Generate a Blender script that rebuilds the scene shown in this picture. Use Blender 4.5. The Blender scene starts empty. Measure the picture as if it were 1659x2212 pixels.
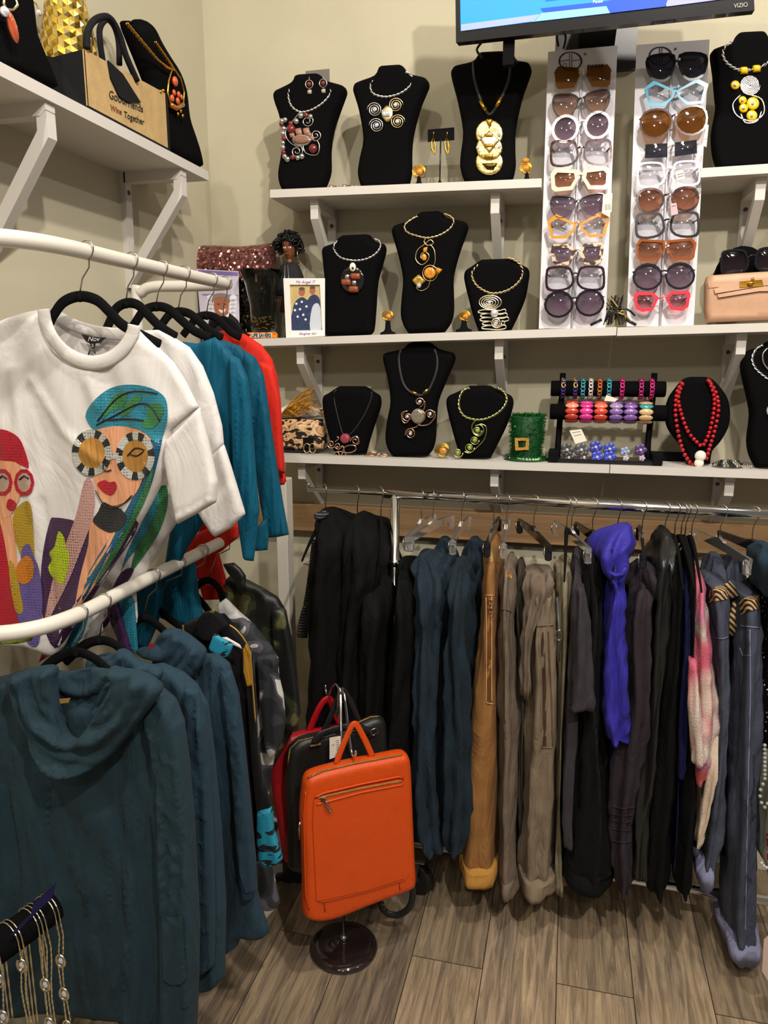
import bpy, math, random
from mathutils import Vector, Matrix, noise
from mathutils.geometry import delaunay_2d_cdt
from mathutils.bvhtree import BVHTree
V = Vector; PI = math.pi
random.seed(7)
SC = bpy.context.scene; COL = SC.collection
# ---------------------------------------------------------------- camera, light, exposure
H = 1.50; FPX = 1600.0; PITCH = math.atan(321/1600); YAW = math.radians(13.95)
cd = bpy.data.cameras.new('camera'); CAM = bpy.data.objects.new('camera', cd); COL.objects.link(CAM)
CAM.location = (0, 0, H); CAM.rotation_euler = (PI/2-PITCH, 0, YAW)
cd.sensor_fit = 'VERTICAL'; cd.sensor_height = 36; cd.lens = 36*FPX/2212; cd.clip_start = .02; cd.clip_end = 50
SC.camera = CAM
SC.view_settings.view_transform = 'Standard'; SC.view_settings.look = 'None'
SC.view_settings.gamma = 1; SC.view_settings.exposure = 0.0; SC.view_settings.use_curve_mapping = False
W = bpy.data.worlds.new('room_light'); SC.world = W; W.use_nodes = True
W.node_tree.nodes['Background'].inputs[0].default_value = (1, .95, .88, 1)
W.node_tree.nodes['Background'].inputs[1].default_value = .15
def lamp(name, loc, power, size, aim, col=(1, .93, .84), spread=PI):
    l = bpy.data.lights.new(name, 'AREA'); l.shape = 'DISK'; l.size = size; l.energy = power; l.color = col; l.spread = spread
    o = bpy.data.objects.new(name, l); COL.objects.link(o); o.location = loc
    o.rotation_euler = (V(aim)-V(loc)).to_track_quat('-Z', 'Y').to_euler(); return o
lamp('ceiling_lamp', (.75, -.40, 3.05), 42, .07, (-.2, 1.9, 1.2))
lamp('ceiling_lamp', (-.62, -.25, 3.05), 14, .07, (-.5, 1.6, 1.0))
lamp('ceiling_lamp', (.25, .70, 3.05), 26, .09, (.1, 1.6, .4))
lamp('ceiling_lamp', (1.7, .9, 3.05), 12, .07, (.3, 2.0, 1.0))
lamp('ceiling_lamp', (.2, -1.6, 3.05), 13, .2, (-.2, 1.5, 1.0))
# ---------------------------------------------------------------- picture ray helpers
Rm = Matrix.Rotation(YAW, 3, 'Z') @ Matrix.Rotation(PI/2-PITCH, 3, 'X'); C0 = V((0, 0, H))
def ray(x, y): return Rm @ V((x-829.5, 1106-y, -FPX))
class Pl:                       # a real vertical/inclined plane in the room
    def __init__(s, p, n): s.p = V(p); s.n = V(n).normalized()
    def __call__(s, x, y, off=0):
        d = ray(x, y); t = (s.p+s.n*off-C0).dot(s.n)/d.dot(s.n); return C0+d*t
def PY(Y): return Pl((0, Y, 0), (0, -1, 0))
def PX(X): return Pl((X, 0, 0), (1, 0, 0))
def PZ(z): return Pl((0, 0, z), (0, 0, 1))
# ---------------------------------------------------------------- materials
def lin(h):
    h = h.lstrip('#'); c = [int(h[i:i+2], 16)/255 for i in (0, 2, 4)]
    return tuple(x/12.92 if x <= .04045 else ((x+.055)/1.055)**2.4 for x in c)
MC = {}
def M(name, col, rough=.6, metal=0, var=0, vs=30, bump=0, bs=200, sheen=0, trans=0, emit=0, spec=.5, alpha=1, coat=0, weave=0, ior=1.45, stretch=None, wr=0, wsc=(9, 9, 2.2)):
    if name in MC: return MC[name]
    m = bpy.data.materials.new(name); m.use_nodes = True; nt = m.node_tree; b = nt.nodes['Principled BSDF']; L = nt.links
    c = lin(col) if isinstance(col, str) else col
    I = b.inputs; I['Base Color'].default_value = (*c, 1); I['Roughness'].default_value = rough; I['Metallic'].default_value = metal
    I['Specular IOR Level'].default_value = spec; I['Sheen Weight'].default_value = sheen; I['Transmission Weight'].default_value = trans
    I['Coat Weight'].default_value = coat; I['IOR'].default_value = ior; I['Alpha'].default_value = alpha
    if sheen: I['Sheen Roughness'].default_value = .5
    if emit: I['Emission Color'].default_value = (*c, 1); I['Emission Strength'].default_value = emit
    tc = nt.nodes.new('ShaderNodeTexCoord'); src = tc.outputs['Object']
    if stretch:
        mp = nt.nodes.new('ShaderNodeMapping'); mp.inputs['Scale'].default_value = stretch; L.new(src, mp.inputs[0]); src = mp.outputs[0]
    if var:
        n = nt.nodes.new('ShaderNodeTexNoise'); n.inputs['Scale'].default_value = vs; n.inputs['Detail'].default_value = 4; L.new(src, n.inputs['Vector'])
        r = nt.nodes.new('ShaderNodeValToRGB'); r.color_ramp.elements[0].position = .3; r.color_ramp.elements[1].position = .7
        r.color_ramp.elements[0].color = (*[x*(1-var) for x in c], 1); r.color_ramp.elements[1].color = (*[min(1, x*(1+var)) for x in c], 1)
        L.new(n.outputs[0], r.inputs[0]); L.new(r.outputs[0], I['Base Color'])
    if bump or weave:
        if weave:
            t = nt.nodes.new('ShaderNodeTexWave'); t.inputs['Scale'].default_value = weave; t.inputs['Distortion'].default_value = 2; o = t.outputs[1]
        else:
            t = nt.nodes.new('ShaderNodeTexNoise'); t.inputs['Scale'].default_value = bs; t.inputs['Detail'].default_value = 3; o = t.outputs[0]
        L.new(src, t.inputs['Vector']); bp = nt.nodes.new('ShaderNodeBump'); bp.inputs['Strength'].default_value = bump or .3; bp.inputs['Distance'].default_value = .002
        L.new(o, bp.inputs['Height']); L.new(bp.outputs[0], I['Normal'])
        if wr:                                # creases of the cloth itself
            mp2 = nt.nodes.new('ShaderNodeMapping'); mp2.inputs['Scale'].default_value = wsc; L.new(tc.outputs['Object'], mp2.inputs[0])
            n2 = nt.nodes.new('ShaderNodeTexNoise'); n2.inputs['Scale'].default_value = 1.6; n2.inputs['Detail'].default_value = 3.5; n2.inputs['Roughness'].default_value = .55; n2.inputs['Distortion'].default_value = 1.1; L.new(mp2.outputs[0], n2.inputs['Vector'])
            ab = nt.nodes.new('ShaderNodeMath'); ab.operation = 'SUBTRACT'; ab.inputs[1].default_value = .5; L.new(n2.outputs[0], ab.inputs[0]); a2 = nt.nodes.new('ShaderNodeMath'); a2.operation = 'ABSOLUTE'; L.new(ab.outputs[0], a2.inputs[0])
            b2 = nt.nodes.new('ShaderNodeBump'); b2.inputs['Strength'].default_value = wr; b2.inputs['Distance'].default_value = .03; L.new(a2.outputs[0], b2.inputs['Height']); L.new(b2.outputs[0], bp.inputs['Normal'])
    MC[name] = m; return m
def ramp_mat(name, stops, kind='noise', scale=20, rough=.7, bump=.2, bs=250, stretch=None, const=True, metal=0, detail=1, dist=0, sheen=0):
    """surface pattern from a texture cut into colours: camouflage, tortoiseshell, stripes, zigzags"""
    if name in MC: return MC[name]
    m = bpy.data.materials.new(name); m.use_nodes = True; nt = m.node_tree; b = nt.nodes['Principled BSDF']; L = nt.links
    tc = nt.nodes.new('ShaderNodeTexCoord'); mp = nt.nodes.new('ShaderNodeMapping'); L.new(tc.outputs['Object'], mp.inputs[0])
    if stretch: mp.inputs['Scale'].default_value = stretch
    if kind == 'noise':
        t = nt.nodes.new('ShaderNodeTexNoise'); t.inputs['Scale'].default_value = scale; t.inputs['Detail'].default_value = detail; t.inputs['Distortion'].default_value = dist; o = t.outputs[0]
    elif kind == 'voronoi':
        t = nt.nodes.new('ShaderNodeTexVoronoi'); t.inputs['Scale'].default_value = scale; o = t.outputs['Distance']
    elif kind == 'cells':
        t = nt.nodes.new('ShaderNodeTexVoronoi'); t.inputs['Scale'].default_value = scale; o = t.outputs['Color']
    else:
        t = nt.nodes.new('ShaderNodeTexWave'); t.bands_direction = kind; t.inputs['Scale'].default_value = scale; t.inputs['Distortion'].default_value = dist; o = t.outputs[1]
    L.new(mp.outputs[0], t.inputs['Vector'])
    r = nt.nodes.new('ShaderNodeValToRGB'); cr = r.color_ramp; cr.interpolation = 'CONSTANT' if const else 'LINEAR'
    while len(cr.elements) < len(stops): cr.elements.new(.5)
    for e, (p, c) in zip(cr.elements, stops): e.position = p; e.color = (*lin(c), 1)
    L.new(o, r.inputs[0]); L.new(r.outputs[0], b.inputs['Base Color'])
    b.inputs['Roughness'].default_value = rough; b.inputs['Metallic'].default_value = metal; b.inputs['Sheen Weight'].default_value = sheen
    if bump:
        n = nt.nodes.new('ShaderNodeTexNoise'); n.inputs['Scale'].default_value = bs; L.new(tc.outputs['Object'], n.inputs['Vector'])
        bp = nt.nodes.new('ShaderNodeBump'); bp.inputs['Strength'].default_value = bump; bp.inputs['Distance'].default_value = .002
        L.new(n.outputs[0], bp.inputs['Height']); L.new(bp.outputs[0], b.inputs['Normal'])
    MC[name] = m; return m
# ---------------------------------------------------------------- things
WL = {}
def _reg(o, w): WL[o.name] = V(w)
def tag(o, label=None, cat=None, group=None, kind=None):
    if label: o['label'] = label
    if cat: o['category'] = cat
    if group: o['group'] = group
    if kind: o['kind'] = kind
    return o
def thing(name, label, cat, loc, group=None):
    o = bpy.data.objects.new(name, None); COL.objects.link(o); o.location = loc; o.empty_display_size = .02; _reg(o, loc)
    return tag(o, label, cat, group)
class MB:
    def __init__(s): s.v = []; s.f = []; s.m = []; s.s = []; s.cur = 0; s.sm = False
    def add(s, vs, fs, sm=None):
        n = len(s.v); s.v += [V(x) for x in vs]
        for f in fs: s.f.append([i+n for i in f]); s.m.append(s.cur); s.s.append(s.sm if sm is None else sm)
        return s
    def box(s, c, d, R=None, bev=0):
        c = V(c); x, y, z = d[0]/2, d[1]/2, d[2]/2
        if bev:
            b = min(bev, x*.9, y*.9, z*.9); pts = []
            for sz in (-1, 1):
                for inset in ((b, 0), (0, b)) if sz < 0 else ((0, b), (b, 0)):
                    i, dz = inset; X = x-i; Y = y-i; Z = sz*(z-dz)
                    pts += [V(p) for p in ((-X+b, -Y, Z), (X-b, -Y, Z), (X, -Y+b, Z), (X, Y-b, Z), (X-b, Y, Z), (-X+b, Y, Z), (-X, Y-b, Z), (-X, -Y+b, Z))]
            fs = [list(range(7, -1, -1)), list(range(24, 32))]
            for k in range(3):
                for i in range(8): j = (i+1) % 8; fs.append([k*8+i, k*8+j, k*8+8+j, k*8+8+i])
        else:
            pts = [V((a*x, b*y, e*z)) for e in (-1, 1) for a, b in ((-1, -1), (1, -1), (1, 1), (-1, 1))]
            fs = [[3, 2, 1, 0], [4, 5, 6, 7], [0, 1, 5, 4], [1, 2, 6, 5], [2, 3, 7, 6], [3, 0, 4, 7]]
        if R is not None: pts = [R @ p for p in pts]
        return s.add([p+c for p in pts], fs, False)
    def prism(s, pts, d):                     # closed 3D polygon extruded by vector d
        n = len(pts); d = V(d); P = [V(p) for p in pts]
        return s.add(P+[p+d for p in P], [list(range(n-1, -1, -1)), list(range(n, 2*n))]+[[i, (i+1) % n, n+(i+1) % n, n+i] for i in range(n)], False)
    def tube(s, pts, r, k=6, closed=False, flat=1, up=None, cap=True, twist=0):
        P = [V(p) for p in pts]; n = len(P)
        if n < 2: return s
        rr = r if isinstance(r, (list, tuple)) else [r]*n
        T = []
        for i in range(n):
            a = P[(i-1) % n] if closed or i > 0 else P[i]; b = P[(i+1) % n] if closed or i < n-1 else P[i]
            t = (b-a); T.append(t.normalized() if t.length > 1e-9 else V((0, 0, 1)))
        u = V(up) if up is not None else V((0, -1, 0))
        if abs(u.dot(T[0])) > .95: u = V((1, 0, .1))
        vs = []
        for i in range(n):
            t = T[i]; uu = V(up) if up is not None and abs(V(up).dot(t)) < .97 else u
            w = t.cross(uu).normalized(); u = w.cross(t).normalized()
            for j in range(k):
                a = 2*PI*j/k+twist*i; vs.append(P[i]+w*(rr[i]*math.cos(a))+u*(rr[i]*flat*math.sin(a)))
        fs = []
        for i in range(n if closed else n-1):
            for j in range(k):
                a, b, c, d = i*k+j, i*k+(j+1) % k, ((i+1) % n)*k+(j+1) % k, ((i+1) % n)*k+j
                fs.append([a, b, c, d])
        if not closed and cap: fs += [list(range(k-1, -1, -1)), list(range((n-1)*k, n*k))]
        return s.add(vs, fs, True)
    def lathe(s, prof, c, k=24, ax=(0, 0, 1), sx=1):
        c = V(c); q = V((0, 0, 1)).rotation_difference(V(ax)); n = len(prof)
        vs = [c+q @ V((r*math.cos(2*PI*j/k)*sx, r*math.sin(2*PI*j/k), z)) for r, z in prof for j in range(k)]
        fs = [[i*k+j, i*k+(j+1) % k, (i+1)*k+(j+1) % k, (i+1)*k+j] for i in range(n-1) for j in range(k)]
        fs += [list(range(k-1, -1, -1)), list(range((n-1)*k, n*k))]
        return s.add(vs, fs, True)
    def ball(s, c, r, k=12, sc=(1, 1, 1), q=None):
        c = V(c); n = k//2+1; vs = []
        for i in range(n+1):
            a = PI*i/n
            for j in range(k):
                p = V((math.sin(a)*math.cos(2*PI*j/k)*sc[0], math.sin(a)*math.sin(2*PI*j/k)*sc[1], math.cos(a)*sc[2]))*r
                if q is not None: p = q @ p
                vs.append(c+p)
        fs = [[i*k+j, (i+1)*k+j, (i+1)*k+(j+1) % k, i*k+(j+1) % k] for i in range(n) for j in range(k)]
        return s.add(vs, fs, True)
    def bvh(s): return BVHTree.FromPolygons([tuple(v) for v in s.v], s.f)
    def build(s, name, mat, parent=None, org=None):
        if parent is not None: w = WL[parent.name]
        elif org is not None: w = V(org)
        else:
            lo = V([min(v[i] for v in s.v) for i in range(3)]); hi = V([max(v[i] for v in s.v) for i in range(3)]); w = V(((lo.x+hi.x)/2, (lo.y+hi.y)/2, lo.z))
        me = bpy.data.meshes.new(name); me.from_pydata([tuple(v-w) for v in s.v], [], s.f)
        for m in (mat if isinstance(mat, (list, tuple)) else [mat]): me.materials.append(m)
        me.polygons.foreach_set('use_smooth', s.s); me.polygons.foreach_set('material_index', s.m)
        me.validate(); me.update()
        o = bpy.data.objects.new(name, me); COL.objects.link(o)
        if parent is not None: o.parent = parent
        else: o.location = w
        _reg(o, w); return o
def struct(name, mb, mat, parent=None):
    o = mb.build(name, mat, parent)
    if parent is None: o['kind'] = 'structure'
    return o
# ---------------------------------------------------------------- silhouettes
def cr(pts, n=5, closed=True):               # Catmull-Rom through pixel or 3D points
    N = len(pts); out = []; P = [V(p) for p in pts]
    for i in range(N if closed else N-1):
        a = P[(i-1) % N] if closed or i else P[0]; b = P[i]; c = P[(i+1) % N]; d = P[(i+2) % N] if closed or i+2 < N else P[-1]
        for k in range(n):
            t = k/n; out.append(.5*((2*b)+(c-a)*t+(2*a-5*b+4*c-d)*t*t+(3*b-a-3*c+d)*t**3))
    if not closed: out.append(P[-1])
    return out
def dens(poly, st):
    out = []; n = len(poly)
    for i in range(n):
        a = V(poly[i]); b = V(poly[(i+1) % n]); k = max(1, int((b-a).length/st))
        out += [a.lerp(b, j/k) for j in range(k)]
    return out
def tri(poly, st, ins=None):
    xs = [p[0] for p in poly]; ys = [p[1] for p in poly]; n = len(poly); pts = [V((p[0], p[1])) for p in poly]
    def dist(x, y):
        best = 1e9; inn = False
        for i in range(n):
            x1, y1 = pts[i]; x2, y2 = pts[i-1]
            dx = x2-x1; dy = y2-y1; L = dx*dx+dy*dy
            t = 0 if L == 0 else max(0, min(1, ((x-x1)*dx+(y-y1)*dy)/L)); e = (x-x1-t*dx)**2+(y-y1-t*dy)**2
            if e < best: best = e
            if (y1 > y) != (y2 > y) and x < dx*(y-y1)/dy+x1: inn = not inn
        return math.sqrt(best) if inn else -1
    ps = list(pts); ds = [0.0]*n; y = min(ys)+st*.5; r = 0
    ar = sum(pts[i-1].x*pts[i].y-pts[i].x*pts[i-1].y for i in range(n)); sg = 1 if ar > 0 else -1; lim = st*.45
    if ins:
        lim = ins[-1]+st*.4
        for q in ins:
            for i in range(n):
                a = pts[i-1]; b = pts[(i+1) % n]; t = (b-a)
                if t.length < 1e-6: continue
                t.normalize(); p = pts[i]+V((-t.y, t.x))*q*sg; d = dist(p.x, p.y)
                if d > q*.93: ps.append(p); ds.append(d)
    while y < max(ys):
        x = min(xs)+st*(.25 if r % 2 else .75)
        while x < max(xs):
            d = dist(x, y)
            if d > lim: ps.append(V((x, y))); ds.append(d)
            x += st
        y += st*.87; r += 1
    vo, _, fo, ov, _, _ = delaunay_2d_cdt(ps, [], [list(range(n))], 1, 1e-5)
    dd = []
    for k, o in enumerate(ov):
        dd.append(ds[o[0]] if o else 0)
    return vo, fo, dd
def puff(mb, poly, pl, T, edge, st=8, fold=None, back=.6, smooth=True, curve=None, creases=()):
    """a body with real thickness from an outline: front bulges T metres over `edge` pixels, back by T*back"""
    if curve: poly = [tuple(p) for p in cr([(*p, 0)[:2] for p in poly], curve)] if False else [(p.x, p.y) for p in cr([V((p[0], p[1], 0)) for p in poly], curve)]
    P = dens(poly, st*.8); vo, fo, dd = tri(P, st, (edge*.12, edge*.4, edge*.9))
    Tb = T*back; front = []; back_v = []; idx = []
    n = pl.n; cps = [(dens_open(c[0], 3), c[1], c[2]) for c in creases]
    for p, d in zip(vo, dd):
        e = min(d/edge, 1); h = math.sqrt(max(0, 1-(1-e)**2)); f = 0
        if fold and d > 0: f = fold(p.x, p.y)*min(1, d/(edge*.6))
        for pts, w, a in cps:
            q = min((p.x-x)**2+(p.y-y)**2 for x, y in pts)
            if q < w*w*6: f += a*math.exp(-q/(w*w))*min(1, d/(edge*.5) if d > 0 else 0)
        base = pl(p.x, p.y); front.append(base+n*(T*h+f))
        if d > 0: idx.append(len(back_v)); back_v.append(base-n*(Tb*h))
        else: idx.append(None)
    N = len(front); vs = front+back_v; fs = []
    mp = [i if idx[i] is None else N+idx[i] for i in range(N)]
    a, b, c = (front[i] for i in fo[0][:3]); flip = (b-a).cross(c-a).dot(n) < 0
    for f in fo:
        f = list(f)[::-1] if flip else list(f); fs.append(f)
        g = [mp[i] for i in f][::-1]
        if any(idx[i] is not None for i in f): fs.append(g)
    mb.add(vs, fs, smooth); return mb
def dens_open(pts, st):
    out = []
    for i in range(len(pts)-1):
        a = V(pts[i][:2]); b = V(pts[i+1][:2]); k = max(1, int((b-a).length/st)); out += [tuple(a.lerp(b, j/k)) for j in range(k)]
    out.append(tuple(pts[-1][:2])); return out
def patch(mb, poly, bvh, off=.0015, st=8, pl=None, curve=None, sm=True):
    """a thin applied piece lying on a surface already built"""
    if curve: poly = [(p.x, p.y) for p in cr([V((p[0], p[1], 0)) for p in poly], curve)]
    P = dens(poly, st); vo, fo, dd = tri(P, st); F = []; B = []; last = None
    for p in vo:
        d = ray(p.x, p.y).normalized(); h = bvh.ray_cast(C0, d)
        if h[0] is None:
            t = (last-C0).length if last is not None else None
            q = C0+d*t if t else (pl(p.x, p.y) if pl else C0+d*2)
        else: q = h[0]; last = q
        F.append(q-d*off); B.append(q+d*.001)
    N = len(F); n = len(P); fs = []
    a, b, c = (F[i] for i in fo[0][:3]); flip = (b-a).cross(c-a).dot(C0-a) < 0
    for f in fo: fs.append(list(f)[::-1] if flip else list(f))
    e = {}
    for f in fs:
        for i in range(len(f)): e[(f[i], f[(i+1) % len(f)])] = 1
    mb.add(F, fs, sm); sk = []; vs = F+B
    for (i, j) in list(e):
        if (j, i) not in e: sk.append([j, i, N+i, N+j])
    mb.add(vs, sk, False); return mb
def folds(A=.006, k=.05, lean=0, seed=0, wob=1.5, sharp=1.0, k2=0):
    def f(x, y):
        w = noise.noise(V((x*.004+seed*3.1, y*.0022, seed)))*wob
        u = (x+lean*y)*k+w*3+seed
        a = (.5+.5*noise.noise(V((x*.012, y*.006+seed, 4))))
        s = math.sin(u); s = (abs(s)**sharp)*(1 if s > 0 else -1)
        g = A*a*s+A*.45*math.sin(u*2.3+1.3*w)
        return g+A*.8*noise.noise(V((x*.02+seed, y*.008, 9)))
    return f
def loft(mb, rows, k=28, rib=.004, nf=7, seed=0, zb=None, smooth=True, pw=2.6, sub=4):
    """hanging garment: rows = (px_y, px_x_left, px_x_right, Yfront, Yback); closed pleated tube"""
    R = []
    rows = [tuple(r) for r in rows]
    for i in range(len(rows)-1):
        a = rows[max(0, i-1)]; b = rows[i]; c = rows[i+1]; d = rows[min(len(rows)-1, i+2)]
        for s in range(sub):
            t = s/sub; R.append([.5*((2*B)+(Cc-A)*t+(2*A-5*B+4*Cc-D)*t*t+(3*B-A-3*Cc+D)*t**3) for A, B, Cc, D in zip(a, b, c, d)])
    R.append(list(rows[-1])); vs = []; n = len(R)
    for i, (y, xl, xr, yf, yb) in enumerate(R):
        pl = PY(yf+min(.05, (yb-yf)*.25)); a = pl(xl, y); b = pl(xr, y); cx = (a.x+b.x)/2; hw = abs(b.x-a.x)/2; z = (a.z+b.z)/2; cy = (yf+yb)/2; hd = (yb-yf)/2
        if zb is not None and i == n-1: z = zb
        for j in range(k):
            t = 2*PI*j/k; cc = math.cos(t); ss = math.sin(t); ex = 2/pw
            px_ = hw*(abs(cc)**ex)*(1 if cc > 0 else -1); py = -hd*(abs(ss)**ex)*(1 if ss > 0 else -1)
            am = rib*min(1, i/(n*.12+1))
            w = 1+.8*noise.noise(V((seed*5.3+j*.4, z*4, seed)))
            q = am*w*math.sin(nf*t+seed*1.7+3*noise.noise(V((seed, z*3, j*.03))))
            q += am*.55*noise.noise(V((j*.9+seed, z*26, seed*2)))+am*.35*math.sin(z*95+j*.8+4*noise.noise(V((z*12, j*.3, seed))))
            q += am*.9*noise.noise(V((cx*9+cc*2.5, ss*3+seed, z*9)))*1.6
            nx = cc*hd; ny = -ss*hw; L = math.hypot(nx, ny) or 1
            # push mostly outward from the middle
            vs.append((cx+px_+q*cc*1.2, cy+py-q*ss*1.6, z+.002*math.sin(3*t+seed)*(i > n-2)))
    fs = [[i*k+j, (i+1)*k+j, (i+1)*k+(j+1) % k, i*k+(j+1) % k] for i in range(n-1) for j in range(k)]
    fs += [list(range(k)), list(range((n-1)*k, n*k))[::-1]]
    mb.add(vs, fs, smooth); return mb
def pxs(pts, pl, off=0): return [pl(x, y, off) for x, y in pts]
def spiral(cx, cy, r0, r1, turns, ph=0, dirn=1, n=14, sq=1):
    N = max(6, int(abs(turns)*n)); return [(cx+(r0+(r1-r0)*i/N)*math.cos(ph+dirn*2*PI*turns*i/N), cy+(r0+(r1-r0)*i/N)*math.sin(ph+dirn*2*PI*turns*i/N)*sq) for i in range(N+1)]
def ring(cx, cy, rx, ry=None, n=20, a0=0, a1=2*PI):
    ry = ry or rx; return [(cx+rx*math.cos(a0+(a1-a0)*i/n), cy+ry*math.sin(a0+(a1-a0)*i/n)) for i in range(n if abs(a1-a0-2*PI) < 1e-6 else n+1)]
def twisted(mb, pts, r, amp, wl, k=5):
    P = [V(p) for p in pts]; L = 0; acc = [0]
    for i in range(1, len(P)): L += (P[i]-P[i-1]).length; acc.append(L)
    N = max(8, int(L/wl*8)); Q = []
    j = 0
    for i in range(N+1):
        s = L*i/N
        while j < len(P)-2 and acc[j+1] < s: j += 1
        t = (s-acc[j])/max(1e-9, acc[j+1]-acc[j]); Q.append(P[j].lerp(P[j+1], t))
    for ph in (0, PI):
        out = []
        for i, q in enumerate(Q):
            t = (Q[min(i+1, N)]-Q[max(i-1, 0)]).normalized(); u = V((0, -1, 0)); w = t.cross(u).normalized(); a = 2*PI*i/8+ph
            out.append(q+w*amp*math.cos(a)+u*amp*math.sin(a))
        mb.tube(out, r, k)
    return mb
def text(s, pl, x, y, wpx, mat, parent, name='lettering', thick=.0006, slope=0, hscale=1, shear=0, bold=0):
    cu = bpy.data.curves.new('txt', 'FONT'); cu.body = s; cu.size = 1; cu.extrude = 0; cu.shear = shear; cu.offset = bold
    to = bpy.data.objects.new('txt', cu); me = bpy.data.meshes.new_from_object(to); bpy.data.objects.remove(to)
    vs = [v.co.copy() for v in me.vertices]; x0 = min(v.x for v in vs); x1 = max(v.x for v in vs); sc = wpx/(x1-x0); bpy.data.curves.remove(cu)
    F = [pl(x+(v.x-x0)*sc, y-v.y*sc*hscale+slope*(v.x-x0)*sc, thick) for v in vs]; B = [pl(x+(v.x-x0)*sc, y-v.y*sc*hscale+slope*(v.x-x0)*sc, -.0002) for v in vs]
    N = len(vs); fs = [list(p.vertices) for p in me.polygons]; e = {}
    for f in fs:
        for i in range(len(f)): e[(f[i], f[(i+1) % len(f)])] = 1
    fs += [[j, i, N+i, N+j] for (i, j) in list(e) if (j, i) not in e]
    mb = MB(); mb.add(F+B, fs, False); bpy.data.meshes.remove(me)
    return mb.build(name, mat, parent)
def dup(root, d, label=None, group=None, rot=None, scale=None):
    r = root.copy(); COL.objects.link(r); r.location = root.location+V(d); _reg(r, r.location)
    if rot is not None: r.rotation_euler = rot
    if scale is not None: r.scale = (scale,)*3 if not isinstance(scale, tuple) else scale
    if label: r['label'] = label
    if group: r['group'] = group
    for ch in list(root.children):
        c = ch.copy(); COL.objects.link(c); c.parent = r
        for g in ch.children:
            e = g.copy(); COL.objects.link(e); e.parent = c
    return r
# ================================================================ materials in common use
WALL = M('wall_paint', '#bcb59d', .85, var=.03, vs=6, bump=.08, bs=350)
WHITE = M('white_board', '#cdc8c1', .45, var=.015, vs=5)
WPOWDER = M('white_powder_coat', '#d4cfc4', .35)
VELV = M('black_velvet', (.0035, .0035, .004), .95, spec=.06, bump=.25, bs=900)
VELV2 = M('black_flocked', (.006, .006, .0065), .95, spec=.08, bump=.2, bs=900)
CHROME = M('chrome', '#dadada', .12, 1); STEEL = M('hook_steel', '#b9b5ae', .22, 1)
SILV = M('silver_wire', '#dcd8d6', .28, 1); GOLDW = M('pale_gold_wire', '#e3cf9c', .27, 1)
GOLD = M('gold', '#e0a83c', .25, 1); ROSEW = M('rose_gold_wire', '#dcb8a0', .26, 1); LIMEW = M('lime_gold_wire', '#cdd08a', .28, 1)
BLKP = M('black_plastic', (.01, .01, .011), .3); CLEAR = M('clear_acrylic', '#f4f4f6', .08, trans=.92, ior=1.4)
PEARL = M('pearl', '#f0e6d8', .18, coat=.6); BRED = M('burgundy_bead', '#6e2424', .15, coat=.5); SILVB = M('silver_bead', '#c9c6c6', .2, .9)
RHINE = M('rhinestone', '#f2f0ff', .05, .6); PAPER = M('paper_tag', '#e6dfcf', .8); INK = M('printed_ink', '#222022', .7)
CORD = M('dark_rubber_cord', '#2c2b2a', .55); AMBER = M('amber_stone', '#d08a2a', .12, coat=.8, var=.35, vs=120)
TERRA = M('brown_ceramic', '#8c4429', .2, coat=.6)
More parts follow.
